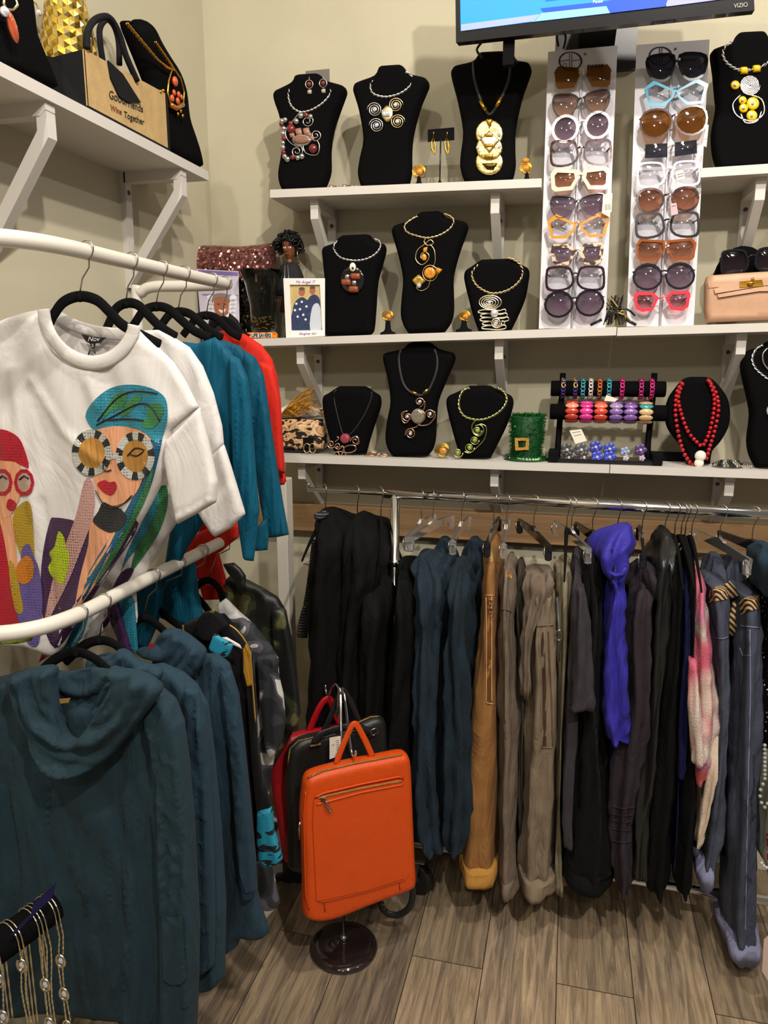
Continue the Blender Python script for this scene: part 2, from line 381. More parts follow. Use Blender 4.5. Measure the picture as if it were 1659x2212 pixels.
# ================================================================ room shell
def floor_mat():
    m = bpy.data.materials.new('plank_floor'); m.use_nodes = True; nt = m.node_tree; b = nt.nodes['Principled BSDF']; L = nt.links; N = nt.nodes.new
    tc = N('ShaderNodeTexCoord'); mp = N('ShaderNodeMapping'); mp.inputs['Rotation'].default_value = (0, 0, PI/2); mp.inputs['Location'].default_value = (0, .018, 0); L.new(tc.outputs['Object'], mp.inputs[0])
    br = N('ShaderNodeTexBrick'); br.offset = .37; br.inputs['Scale'].default_value = 1; br.inputs['Brick Width'].default_value = 1.22; br.inputs['Row Height'].default_value = .182
    br.inputs['Mortar Size'].default_value = .0012; br.inputs['Color1'].default_value = (0, 0, 0, 1); br.inputs['Color2'].default_value = (1, 1, 1, 1); br.inputs['Mortar'].default_value = (.5, .5, .5, 1); br.inputs['Bias'].default_value = 0
    L.new(mp.outputs[0], br.inputs[0])
    bw = N('ShaderNodeRGBToBW'); L.new(br.outputs['Color'], bw.inputs[0])
    # grain stretched along the planks, shifted from plank to plank
    off = N('ShaderNodeVectorMath'); off.operation = 'SCALE'; off.inputs[3].default_value = 7.0
    cb = N('ShaderNodeCombineXYZ'); L.new(bw.outputs[0], cb.inputs[0]); L.new(bw.outputs[0], cb.inputs[1]); L.new(cb.outputs[0], off.inputs[0])
    ad = N('ShaderNodeVectorMath'); ad.operation = 'ADD'; L.new(tc.outputs['Object'], ad.inputs[0]); L.new(off.outputs[0], ad.inputs[1])
    g = N('ShaderNodeMapping'); g.inputs['Scale'].default_value = (42, 2.6, 1); L.new(ad.outputs[0], g.inputs[0])
    n1 = N('ShaderNodeTexNoise'); n1.inputs['Scale'].default_value = 1.6; n1.inputs['Detail'].default_value = 12; n1.inputs['Roughness'].default_value = .72; n1.inputs['Distortion'].default_value = .8; L.new(g.outputs[0], n1.inputs[0])
    g2 = N('ShaderNodeMapping'); g2.inputs['Scale'].default_value = (9, 1.5, 1); L.new(ad.outputs[0], g2.inputs[0])
    n2 = N('ShaderNodeTexNoise'); n2.inputs['Scale'].default_value = 1.2; n2.inputs['Detail'].default_value = 3; n2.inputs['Distortion'].default_value = 1.2; L.new(g2.outputs[0], n2.inputs[0])
    r1 = N('ShaderNodeValToRGB'); r1.color_ramp.elements[0].position = .41; r1.color_ramp.elements[0].color = (*lin('#544940'), 1); r1.color_ramp.elements[1].position = .60; r1.color_ramp.elements[1].color = (*lin('#b8a287'), 1)
    L.new(n1.outputs[0], r1.inputs[0])
    r2 = N('ShaderNodeValToRGB'); r2.color_ramp.elements[0].position = .3; r2.color_ramp.elements[0].color = (*lin('#7a6f68'), 1); r2.color_ramp.elements[1].position = .72; r2.color_ramp.elements[1].color = (*lin('#ddc49a'), 1)
    L.new(n2.outputs[0], r2.inputs[0])
    mx = N('ShaderNodeMix'); mx.data_type = 'RGBA'; mx.blend_type = 'MIX'; mx.inputs[0].default_value = .34; L.new(r1.outputs[0], mx.inputs[6]); L.new(r2.outputs[0], mx.inputs[7])
    r3 = N('ShaderNodeValToRGB'); r3.color_ramp.elements[0].color = (.50, .485, .48, 1); r3.color_ramp.elements[1].color = (1.0, .98, .94, 1); L.new(bw.outputs[0], r3.inputs[0])
    mu = N('ShaderNodeMix'); mu.data_type = 'RGBA'; mu.blend_type = 'MULTIPLY'; mu.inputs[0].default_value = 1; L.new(mx.outputs[2], mu.inputs[6]); L.new(r3.outputs[0], mu.inputs[7])
    m3 = N('ShaderNodeMix'); m3.data_type = 'RGBA'; L.new(br.outputs['Fac'], m3.inputs[0]); L.new(mu.outputs[2], m3.inputs[6]); m3.inputs[7].default_value = (*lin('#2c2622'), 1)
    L.new(m3.outputs[2], b.inputs['Base Color']); b.inputs['Roughness'].default_value = .5
    bp = N('ShaderNodeBump'); bp.inputs['Strength'].default_value = .25; bp.inputs['Distance'].default_value = .002; L.new(n1.outputs[0], bp.inputs['Height']); L.new(bp.outputs[0], b.inputs['Normal'])
    return m
XL = -1.09; YB = 2.20
struct('floor', MB().box((.6, .4, -.05), (3.6, 4.8, .1)), floor_mat())
struct('wall_back', MB().box((.6, YB+.05, 1.6), (3.6, .1, 3.2)), WALL)
struct('wall_left', MB().box((XL-.05, .4, 1.6), (.1, 4.8, 3.2)), WALL)
struct('ceiling', MB().box((.6, .4, 3.25), (3.6, 4.8, .1)), M('ceiling_paint', '#e6e2d8', .9))
PINE = ramp_mat('pine_board', [(0, '#74583a'), (.45, '#94734e'), (1, '#ab8a60')], 'noise', 3, .7, .1, 120, (1.6, 6, 26), False, detail=4, dist=1.2)
tb = MB().box((.6, YB-.019, 1.022), (3.38, .038, .088), bev=.003)
o = struct('trim_1', tb, PINE)
pw = PY(YB-.038)
tm = M('stamp_ink', '#7a5836', .8)
for (x, y, w) in ((967, 1118, 26), (1243, 1133, 30), (1585, 1160, 30)):
    mb = MB(); a = pw(x, y, .0004)
    mb.tube(pxs([(x, y), (x+w, y+1), (x+w, y+28), (x, y+27)], pw, .0005), .0005, 4, True); mb.tube(pxs(ring(x+w/2, y+18, w*.33, 4), pw, .0005), .0005, 4, True)
    mb.tube(pxs([(x+3, y+8), (x+w-3, y+9)], pw, .0005), .0007, 4); mb.build('grading_stamp', tm, o)
# ================================================================ shelves with brackets
def bracket(parent, u, ztop, side='back', drop=.205, depth=.168, w=.024, short=.052):
    mb = MB(); t = .024
    if side == 'back': f = lambda d, z: V((u-w/2, YB-d, ztop-z)); ex = V((w, 0, 0))
    else: f = lambda d, z: V((XL+d, u-w/2, ztop-z)); ex = V((0, w, 0))
    mb.prism([f(0, 0), f(0, drop+.02), f(.012, drop+.02), f(.016, t), f(.016, 0)][::1], ex)
    mb.prism([f(.012, 0), f(.012, t), f(depth-.012, t), f(depth, t*.6), f(depth, 0)], ex)
    b = mb.build('bracket', WHITE, parent); br = MB()
    g = lambda d, z: f(d, z)+ex*.04
    br.prism([g(depth-t*.85, t*.7), g(depth+.0005, t*.7), g(depth+.0005, short), g(.008, drop+.018), g(.008, drop-.022), g(depth-t*.9, short-.012)], ex*.92); br.build('brace', WHITE, b)
    n = V((0, -1, 0)) if side == 'back' else V((1, 0, 0))
    for z in (.045, drop-.03):
        h = MB(); c = f(.0165, z)+ex/2; h.lathe([(.0055, 0), (.0055, .001), (.002, .0015)], c, 10, n); h.build('keyhole_screw', M('screw_dark', '#5a544c', .4, .7), b)
    return b
def shelf(label, x0, z0, x1, z1, yf, brs, th=.0205, **k):
    t = thing('wall_shelf', label, 'shelf', ((x0+x1)/2, YB, z0), 'white wall shelves')
    mb = MB(); pts = [V((x0, yf, z0-th)), V((x1, yf, z1-th)), V((x1, yf, z1)), V((x0, yf, z0))]
    mb.prism(pts, (0, YB-yf, 0)); mb.build('board', WHITE, t)
    for x in brs: bracket(t, x, z0+(z1-z0)*(x-x0)/(x1-x0)-th, **k)
    return t
YF = 2.0
def xw(px, py, Y=YF): return PY(Y)(px, py).x
S1z = lambda x: 1.961+(1.950-1.961)*(x+.815)/.72
S2z = lambda x: 1.570+(1.586-1.570)*(x+.80)/.73 if x < .106 else 1.5885+.02*(x-.106)
S3z = lambda x: 1.2395
shelf('highest white wall shelf left of the eyewear displays', -.815, S1z(-.815), -.094, S1z(-.094), YF, (xw(678, 430, 2.03), xw(1070, 410, 2.03)), drop=.20)
shelf('highest white wall shelf right of the eyewear displays', .275, 1.952, .98, 1.958, YF, (xw(1646, 380, 2.03),), drop=.2)
shelf('long middle white wall shelf holding the framed photo and left eyewear display', -1.02, S2z(-1.02), .1055, S2z(.105), YF, (xw(648, 760, 2.03), xw(1078, 745, 2.03)), drop=.17)
shelf('middle white wall shelf holding the beige clutch bag', .1075, S2z(.1075), .98, S2z(.98), YF, (xw(1602, 740, 2.03),), drop=.17)
shelf('lowest white wall shelf above the left half of the chrome rack', -.86, 1.2395, .1085, 1.2395, YF, (xw(651, 1010, 2.03), xw(1068, 1030, 2.03)), drop=.15)
shelf('lowest white wall shelf below the red bead necklace', .1105, 1.2395, .98, 1.2375, YF, (xw(1577, 1040, 2.03),), drop=.15)
# shelf on the left wall
t = thing('wall_shelf', 'white shelf on the left wall above the white garment rail', 'shelf', (XL, .8, 1.955), 'white wall shelves')
MB().box(((XL-.917)/2, .72, 1.966), (XL*-1-.917, 2.25, .022)).build('board', WHITE, t)
LSZ = 1.977
for y in (PX(-.917)(115, 228).y, PX(-.917)(402, 372).y): bracket(t, y, 1.955, 'left', drop=.25, depth=.166, w=.026, short=.06)
# white upright of a stand by the corner
pl = PY(1.93); a = pl(603, 1160); 
MB().box((a.x+.008, 1.955, .59), (.034, .05, 1.18), bev=.002).build('white_upright_post', WPOWDER)
tag(bpy.data.objects['white_upright_post'], 'white upright post standing on the floor between teal tops and black clothes', 'post')
# ================================================================ velvet necklace displays
YBU = 2.075
def bust(rows, label, z=None, Y=YBU, T=.034, sk=0, edge=11, name='necklace_display', mat=None, cat='necklace display'):
    L = []; Rr = []
    cx = sum(r[1]+r[2] for r in rows)/2/len(rows)
    for y, a, b in rows: L.append((a, y-sk*(a-cx))); Rr.append((b, y-sk*(b-cx)))
    poly = cr([V((x, y, 0)) for x, y in L[::-1]], 3, False)+cr([V((x, y, 0)) for x, y in Rr], 3, False)
    poly = [(p.x, p.y) for p in poly]; mb = MB(); pl = PY(Y)
    puff(mb, poly, pl, T, edge, 8, back=.5)
    if z is not None:                         # stand it on the shelf
        lo = min(v.z for v in mb.v); hi = max(v.z for v in mb.v)
        for v in mb.v: v.z = z+(v.z-lo)*(hi-z)/(hi-lo)
    o = mb.build(name, mat or VELV); tag(o, label, cat, 'black velvet necklace displays'); return o
YN = YBU-.034
B = {}
B[1] = bust([(163, 652, 686), (167, 641, 696), (178, 635, 706), (188, 612, 735), (193, 600, 746), (203, 594, 750), (218, 597, 745), (243, 606, 735), (280, 613, 722), (320, 611, 716), (360, 604, 716), (385, 608, 708), (404, 620, 698)],
  'tall black velvet bust leftmost on the highest shelf, wearing the burgundy bead necklace', S1z(-.7), sk=.07)
B[2] = bust([(145, 828, 866), (150, 820, 875), (164, 812, 884), (172, 785, 912), (178, 770, 924), (190, 765, 928), (205, 769, 922), (235, 778, 909), (290, 787, 894), (330, 779, 891), (360, 775, 891), (385, 781, 886), (398, 790, 878)],
  'tall black velvet bust wearing the silver and gold four-spiral necklace', S1z(-.5), sk=.07)
B[3] = bust([(116, 1040, 1088), (122, 1033, 1096), (134, 1022, 1107), (140, 990, 1137), (145, 980, 1145), (156, 975, 1149), (175, 979, 1143), (215, 990, 1128), (275, 1001, 1115), (320, 996, 1114), (345, 995, 1115), (370, 1002, 1110), (387, 1014, 1100)],
  'tall black velvet bust wearing the big gold disc pendant', S1z(-.2), sk=.05)
B[4] = bust([(74, 1595, 1643), (80, 1587, 1652), (93, 1578, 1662), (102, 1548, 1692), (107, 1537, 1702), (118, 1533, 1707), (150, 1538, 1700), (200, 1543, 1690), (225, 1545, 1690), (275, 1536, 1695), (320, 1540, 1695), (352, 1552, 1685)],
  'black velvet bust on the right-hand highest shelf, wearing yellow stones', 1.954, sk=.05)
B[5] = bust([(508, 745, 794), (512, 736, 802), (524, 724, 811), (529, 708, 826), (533, 701, 832), (542, 698, 835), (560, 700, 832), (610, 704, 818), (660, 704, 814), (700, 703, 811), (718, 706, 808), (725, 712, 802)],
  'black velvet bust beside the framed photo, wearing the brown stone pendant', S2z(-.65)+.001, sk=.05)
B[6] = bust([(458, 915, 948), (462, 906, 956), (474, 895, 967), (481, 866, 996), (486, 853, 1008), (497, 848, 1012), (512, 851, 1008), (550, 862, 994), (600, 872, 981), (640, 869, 981), (676, 867, 981), (700, 873, 975), (719, 884, 961)],
  'tallest black velvet bust on the middle shelf, wearing the amber wire pendant', S2z(-.4)+.001, sk=.05)
B[7] = bust([(560, 1042, 1102), (565, 1033, 1111), (575, 1018, 1128), (582, 1007, 1140), (594, 1003, 1144), (612, 1005, 1142), (645, 1013, 1136), (680, 1022, 1122), (714, 1034, 1105)],
  'low tapering black velvet bust wearing the woven spiral wire necklace', S2z(-.15)+.001, sk=.04)
B[8] = bust([(834, 734, 790), (839, 726, 799), (848, 712, 812), (854, 702, 821), (864, 699, 824), (880, 700, 823), (915, 706, 811), (950, 716, 800), (979, 726, 792)],
  'small black velvet bust leftmost on the lowest shelf, with a pink stone pendant', None, Y=2.07)
B[9] = bust([(739, 891, 926), (743, 882, 935), (754, 871, 949), (760, 845, 970), (764, 832, 981), (774, 829, 984), (787, 831, 981), (825, 840, 965), (870, 845, 948), (910, 838, 944), (950, 834, 942), (975, 840, 936), (990, 850, 924)],
  'tall black velvet bust on the lowest shelf, wearing the curling wire pendant on thick cord', None, Y=2.06)
B[10] = bust([(833, 1014, 1060), (838, 1006, 1068), (848, 985, 1090), (855, 970, 1104), (865, 965, 1109), (882, 966, 1108), (920, 975, 1095), (960, 986, 1076), (991, 996, 1060)],
  'small black velvet bust wearing the lime gold twisted necklace', None, Y=2.06)
B[12] = bust([(738, 1655, 1715), (750, 1640, 1730), (758, 1615, 1755), (775, 1601, 1770), (805, 1599, 1770), (860, 1611, 1758), (900, 1617, 1752), (956, 1611, 1758), (990, 1617, 1750), (1014, 1630, 1740)],
  'black velvet bust cut off by the right picture edge on the lowest shelf', None, Y=2.055)
B[11] = bust([(814, 1490, 1524), (820, 1474, 1540), (838, 1458, 1557), (862, 1442, 1572), (895, 1436, 1577), (925, 1441, 1572), (955, 1462, 1555), (975, 1478, 1538), (1003, 1482, 1534)],
  'round black velvet display disc wearing the red bead necklace', None, Y=2.075, T=.02)
for k in (8, 9, 10, 11, 12):                  # stand exactly on the lowest shelf
    o = B[k]; o.location.z = 1.2397
    me = o.data; hi = max(v.co.z for v in me.vertices); want = hi+WL[o.name].z-1.2397
    for v in me.vertices: v.co.z *= want/hi
def necklace(label, pts, kind='torque', mat=None, Y=YN, r=.0016, **k):
    pl = PY(Y); w = pl(*pts[len(pts)//2]); t = thing('necklace', label, 'necklace', w); mb = MB()
    P = cr([V((x, y, 0)) for x, y in pts], 5, False)
    n = len(P)-1; hb = max(abs(pts[0][1]-p.y) for p in P) or 1
    W3 = [pl(p.x, p.y, -.004*max(0, 1-abs(p.y-pts[0][1])/hb*2.2) if kind != 'beads' else 0) for p in P]
    if kind == 'torque': twisted(mb, W3, r, r*1.05, .022); nm = 'twisted_collar'
    elif kind == 'cord': mb.tube(W3, r, 8); nm = 'cord'
    mb.build(nm, mat, t); t['_Y'] = Y; return t
def wire(t, pts, mat, r=.0012, Y=None, name='wire_scroll', off=.002, smooth=None, k=6, closed=False):
    pl = PY(Y if Y else YN)
    if smooth: pts = [(p.x, p.y) for p in cr([V((x, y, 0)) for x, y in pts], smooth, closed)]
    mb = MB(); mb.tube(pxs(pts, pl, off), r, k, closed); return mb.build(name, mat, t)
def bead(t, x, y, rpx, mat, Y=None, name='bead', off=.004, sc=(1, .8, 1)):
    pl = PY(Y if Y else YN); c = pl(x, y, off); r = (pl(x+rpx, y)-pl(x, y)).length; mb = MB(); mb.ball(c, r, 12, sc); return mb.build(name, mat, t)
def slab(t, poly, mat, Y=None, name='stone', T=.005, edge=3, off=.002, st=5, curve=None):
    pl = PY((Y if Y else YN)-off); mb = MB(); puff(mb, poly, pl, T, edge, st, back=.3, curve=curve); return mb.build(name, mat, t)
def disc(t, x, y, rx, ry, mat, **k): return slab(t, ring(x, y, rx, ry, 18), mat, **k)
# --- 1 burgundy bead necklace
t = necklace('silver twisted collar with large burgundy and silver bead cluster pendant', [(632, 183), (625, 195), (623, 210), (630, 230), (648, 242), (672, 238), (698, 222), (713, 203), (714, 186)], 'torque', SILV)
wire(t, spiral(664, 262, 15, 3, 1.8, -2.5), SILV, .0014); wire(t, spiral(682, 292, 13, 2, 1.7, 2.2, -1), SILV, .0014)
wire(t, spiral(641, 327, 15, 3, 1.8, -2), SILV, .0014); wire(t, [(650, 240), (632, 262), (618, 280), (620, 300), (640, 316), (662, 310)], SILV, .0014, smooth=4)
wire(t, [(660, 300), (655, 318), (663, 332), (685, 334), (690, 315), (684, 302)], SILV, .0014, smooth=4)
pathb = [(650, 250), (661, 249), (671, 252), (640, 262), (628, 267), (616, 259), (609, 262), (608, 268), (613, 278), (611, 289), (613, 299), (611, 309), (611, 319), (612, 329), (615, 338), (621, 344), (632, 340), (643, 341), (652, 338)]
for i, (x, y) in enumerate(pathb): bead(t, x, y, 5.2 if i % 3 else 6, [SILVB, BRED, SILVB][i % 3])
bead(t, 629, 279, 9, BRED); bead(t, 676, 321, 9, BRED); bead(t, 668, 303, 5, SILVB)
for x, y, s in ((645, 285, 9), (662, 284, 9), (631, 292, 7), (668, 291, 6), (674, 299, 6)): slab(t, [(x-s, y-s*.7), (x+s*.6, y-s), (x+s, y+s*.7), (x-s*.5, y+s)], M('tan_stone', '#9a7060', .3, coat=.3))
disc(t, 652, 303, 21, 13, SILV, T=.004); o = disc(t, 652, 303, 18, 10, M('mocha_stone', '#8a6250', .3, coat=.4), T=.009)
e = thing('earring_pair', 'burgundy bead drop earrings pinned above the leftmost bust collar', 'earrings', PY(YN)(684, 185))
MB().box(PY(2.1)(686, 167), (.068, .002, .036)).build('backing_card', M('grey_card', '#6f6a64', .6), e)
for x, y in ((668, 182), (698, 180)):
    wire(e, ring(x, y, 8, 9), SILV, .0012, name='hoop', closed=True); bead(e, x, y, 5, BRED); wire(e, [(x, y-8), (x, y-17)], SILV, .0007, name='ear_wire')
    slab(e, [(x-4, y+12), (x+5, y+11), (x+6, y+21), (x-4, y+22)], M('champagne_crystal', '#cfc3b0', .1, .5), name='crystal', T=.004)
# --- 2 four spirals
t = necklace('silver twisted collar with four spirals, two silver and two gold, around a square crystal', [(818, 170), (804, 176), (800, 188), (806, 202), (825, 209), (845, 208), (868, 200), (885, 186), (891, 170), (882, 157), (876, 158)], 'torque', SILV)
for x, y, m, d in ((809, 237, SILV, 1), (813, 271, SILV, 1), (855, 227, GOLDW, -1), (859, 263, GOLDW, -1)):
    wire(t, spiral(x, y, 16, 3, 2.8, 0 if d < 0 else PI, d), m, .0014, name='spiral'); bead(t, x, y, 4, RHINE)
slab(t, [(823, 240), (836, 226), (850, 236), (849, 256), (837, 266), (825, 254)], GOLDW, name='setting', T=.004); slab(t, [(825, 240), (841, 238), (842, 252), (826, 253)], RHINE, name='crystal', off=.007)
# --- 3 gold mask
t = necklace('thick dark cord necklace with a big hammered gold triple-disc pendant', [(1022, 133), (1022, 148), (1026, 175), (1036, 210), (1048, 236), (1057, 247), (1068, 238), (1084, 210), (1097, 180), (1102, 155), (1102, 133)], 'cord', CORD, r=.0042)
for a, b in (((1037, 219), (1050, 239)), ((1083, 212), (1072, 231))): wire(t, [a, b], GOLD, .0056, name='cord_end', off=.002)
HG = M('hammered_gold', '#e2c680', .3, 1, bump=.9, bs=90)
disc(t, 1057, 289, 30, 31, HG, name='gold_disc', T=.004); disc(t, 1057, 320, 29, 28, HG, name='gold_disc', T=.005, off=.004); disc(t, 1057, 350, 30, 29, HG, name='gold_disc', T=.004, off=.002)
slab(t, [(1048, 257), (1066, 257), (1057, 278)], GOLD, name='bail', off=.008); slab(t, [(1036, 302), (1057, 282), (1080, 303), (1057, 333)], GOLDW, name='diamond_plate', off=.008)
for x, y, w, h in ((1056, 293, 10, 4), (1056, 315, 10, 4), (1056, 338, 10, 4)): slab(t, [(x-w, y-h), (x+w, y-h), (x+w, y+h), (x-w, y+h)], GOLD, name='bar', off=.011)
slab(t, [(1040, 353), (1075, 352), (1066, 367), (1052, 366)], M('dark_bronze', '#5a4520', .3, 1), name='bar', off=.007)
for x, y in ((1032, 319), (1079, 317), (1038, 292), (1078, 290), (1058, 303), (1058, 325)): bead(t, x, y, 4, RHINE, off=.009)
# --- 4 yellow
t = necklace('silver twisted collar with bright yellow stones and a silver coil disc', [(1579, 92), (1564, 105), (1562, 122), (1572, 138), (1592, 150), (1612, 152), (1640, 146), (1662, 132), (1675, 112)], 'torque', SILV, r=.002)
YEL = M('yellow_stone', '#e8b90c', .2, coat=.4)
for x, y in ((1607, 153), (1634, 149)): slab(t, [(x-9, y-7), (x+8, y-8), (x+9, y+7), (x-8, y+8)], YEL, T=.008)
wire(t, spiral(1620, 184, 22, 1, 6, 0), SILV, .0018, name='coil'); wire(t, [(1600, 205), (1583, 225), (1592, 250), (1625, 262), (1650, 245), (1645, 215), (1620, 205)], SILV, .002, smooth=4)
wire(t, [(1600, 245), (1610, 265), (1635, 262), (1645, 240)], SILV, .002, smooth=4)
for x, y, r in ((1588, 184, 10), (1604, 217, 9), (1606, 234, 10), (1626, 224, 14), (1624, 250, 12)): disc(t, x, y, r, r, YEL, T=.0045, curve=None); bead(t, x, y, 3, SILV, off=.008, name='rivet')
# --- 5 brown stones
t = necklace('silver twisted collar with rectangular brown stones on a black oval', [(730, 520), (722, 530), (722, 540), (735, 556), (762, 563), (790, 560), (812, 548), (822, 532), (818, 520), (808, 517)], 'torque', SILV)
disc(t, 762, 604, 26, 30, M('black_gloss', (.008, .008, .008), .1, coat=1), name='oval_plate', T=.006)
disc(t, 762, 577, 7, 10, PEARL, name='oval_setting', off=.008); bead(t, 762, 579, 2.5, M('black_gloss', '#000'), off=.015)
for x, y in ((768, 597), (748, 610), (764, 625)): slab(t, [(x-11, y-7), (x+10, y-7), (x+11, y+7), (x-10, y+7)], TERRA, name='brown_block', T=.009, off=.006)
for x, y in ((765, 611), (750, 598)): slab(t, [(x-5, y-6), (x+6, y-6), (x+5, y+6), (x-5, y+6)], SILV, name='silver_block', off=.007)
# --- 6 amber
t = necklace('pale gold twisted collar with looping wire and amber stones', [(902, 467), (885, 477), (874, 488), (880, 502), (905, 511), (925, 514), (950, 508), (972, 494), (980, 478), (972, 467), (958, 462)], 'torque', GOLDW)
wire(t, [(922, 512), (916, 522), (924, 530), (936, 526), (930, 518), (918, 527), (902, 540), (898, 560), (910, 572), (922, 565), (927, 553), (920, 545), (911, 548), (909, 556), (915, 562)], GOLDW, .0015, smooth=4)
wire(t, [(928, 527), (938, 540), (940, 565), (934, 578)], GOLDW, .0013, smooth=4); wire(t, ring(929, 590, 16, 17), GOLDW, .0014, closed=True)
wire(t, [(930, 600), (925, 620), (910, 628), (900, 622), (903, 612)], GOLDW, .0014, smooth=4)
disc(t, 916, 556, 6, 8, AMBER); disc(t, 929, 590, 13, 13, AMBER, T=.009, name='amber_stone'); slab(t, [(941, 576), (956, 582), (948, 593), (941, 590)], AMBER)
slab(t, [(905, 592), (920, 607), (904, 622), (889, 606)], M('olive_amber_stone', '#a8842e', .15, coat=.8, var=.4, vs=90), T=.008, name='square_stone'); bead(t, 905, 617, 5, RHINE, off=.011); slab(t, [(914, 535), (924, 533), (922, 546), (914, 546)], AMBER)
# --- 7 woven spiral
t = necklace('champagne twisted collar with a stacked woven wire spiral pendant', [(1034, 572), (1022, 585), (1020, 598), (1030, 617), (1050, 630), (1068, 634), (1095, 628), (1118, 612), (1129, 592), (1124, 572), (1108, 560), (1096, 558)], 'torque', GOLDW, r=.002)
CH = M('champagne_wire', '#e4dac0', .3, 1)
for i in range(4): wire(t, ring(1059-i*.6, 653+i*.4, 24-i*5.5, 15-i*3.6), CH, .0018, name='woven_ring', closed=True)
for i in range(5):
    y = 672+i*8.5; a = 1034+(i % 2)*3+i*2; b = 1090+(i % 3)*4-i
    wire(t, [(a, y), (a+15, y-3), (b-12, y-1), (b, y-4), (b+2, y+3), (b-14, y+6), (a+14, y+5), (a+1, y+4)], CH, .0018, smooth=4, name='woven_loop', closed=True, off=.004)
wire(t, spiral(1072, 697, 12, 2, 2.4), CH, .0018, off=.009); bead(t, 1068, 677, 9, RHINE, off=.007); bead(t, 1057, 653, 4, RHINE); bead(t, 1071, 698, 3.5, RHINE, off=.011)
# --- 8 dark cord & pink
Y8 = 2.035
t = necklace('thin dark cord necklace with a pink stone among rose gold scrolls', [(727, 842), (722, 850), (724, 875), (735, 920), (742, 938), (756, 938), (772, 920), (790, 890), (802, 860), (803, 846)], 'cord', CORD, Y=Y8, r=.0017)
for a in (spiral(715, 959, 10, 2, 1.6, 0), spiral(767, 952, 10, 2, 1.6, 3), spiral(730, 963, 8, 2, 1.5, 0), spiral(728, 982, 11, 2, 1.4, 0)): wire(t, a, ROSEW, .0017, Y8, off=.006)
for p in ([(724, 954), (732, 947), (728, 943)], [(738, 985), (745, 965), (765, 962), (768, 972), (752, 978), (730, 974)], [(740, 962), (748, 985)], [(757, 950), (770, 942), (776, 955), (768, 962)]): wire(t, p, ROSEW, .0017, Y8, smooth=4, off=.007)
disc(t, 746, 947, 11, 11, M('pink_druzy', '#a84a5a', .2, .3, bump=1, bs=300), Y=Y8, T=.009, off=.004, name='pink_stone')
# --- 9 curling wire
Y9 = 2.026
t = necklace('thick black cord necklace with a four-armed rose gold scroll around a wrapped crystal', [(866, 756), (862, 772), (864, 800), (872, 830), (888, 848), (905, 854), (922, 848), (936, 822), (944, 795), (944, 770), (938, 754)], 'cord', CORD, Y=Y9, r=.0036)
for a, b in (((888, 846), (902, 852)), ((915, 850), (924, 841))): wire(t, [a, b], M('antique_brass', '#b09a58', .3, 1), .0052, Y9, name='cord_end', off=.003)
for a in (spiral(906, 868, 11, 2, 1.7, 1.6, -1), spiral(880, 900, 12, 2, 1.7, -1.5, -1), spiral(929, 895, 11, 2, 1.7, 3, 1), spiral(886, 937, 11, 2, 1.7, -1.5, 1)): wire(t, a, ROSEW, .0018, Y9, off=.006)
for p in ([(917, 866), (918, 878), (912, 890)], [(880, 888), (868, 892), (870, 910), (880, 912), (895, 886), (915, 890), (917, 905), (905, 918), (925, 917), (940, 900), (938, 888)], [(905, 912), (900, 922), (880, 928), (875, 940)]): wire(t, p, ROSEW, .0019, Y9, smooth=4, off=.009)
disc(t, 903, 899, 15, 17, M('smoky_crystal', '#8a8072', .15, .2, bump=1, bs=160), Y=Y9, T=.012, name='crystal', off=.003)
for x, y in ((906, 868), (880, 900), (929, 895), (886, 937)): bead(t, x, y, 3.5, RHINE, Y9, off=.007)
# --- 10 lime
t = necklace('lime gold twisted collar with a curved trail of green stone spirals', [(1014, 838), (1000, 845), (993, 860), (992, 880), (1002, 898), (1022, 906), (1045, 906), (1070, 896), (1088, 880), (1095, 862), (1088, 846), (1074, 838)], 'torque', LIMEW, Y=Y9, r=.002)
wire(t, [(1031, 905), (1020, 918), (1022, 935), (1035, 942), (1045, 930), (1038, 918), (1026, 920)], LIMEW, .0017, Y9, smooth=4, off=.006)
for x, y, r in ((1031, 930, 10), (1025, 951, 10), (1014, 967, 11), (989, 978, 11)): wire(t, spiral(x, y, r, 3, 1.6, 0), LIMEW, .0017, Y9, off=.006); disc(t, x, y, 5, 5, M('green_stone', '#8ea04a', .15, coat=.6), Y=Y9, T=.006, off=.005)
wire(t, [(1036, 915), (1050, 922), (1048, 945), (1035, 962), (1015, 978), (1003, 975)], LIMEW, .0015, Y9, smooth=4, off=.006)
# --- 12 silver at right edge
t = necklace('silver wire necklace on the bust cut off by the right picture edge', [(1648, 745), (1633, 755), (1625, 775), (1632, 795), (1648, 810), (1665, 822), (1690, 830)], 'torque', SILV, Y=2.02, r=.0017)
wire(t, [(1658, 752), (1648, 765), (1650, 785), (1662, 800)], SILV, .002, 2.02, smooth=4, off=.004); disc(t, 1664, 888, 9, 12, RHINE, Y=2.02, name='crystal'); wire(t, [(1664, 822), (1664, 878)], SILV, .0012, 2.02)
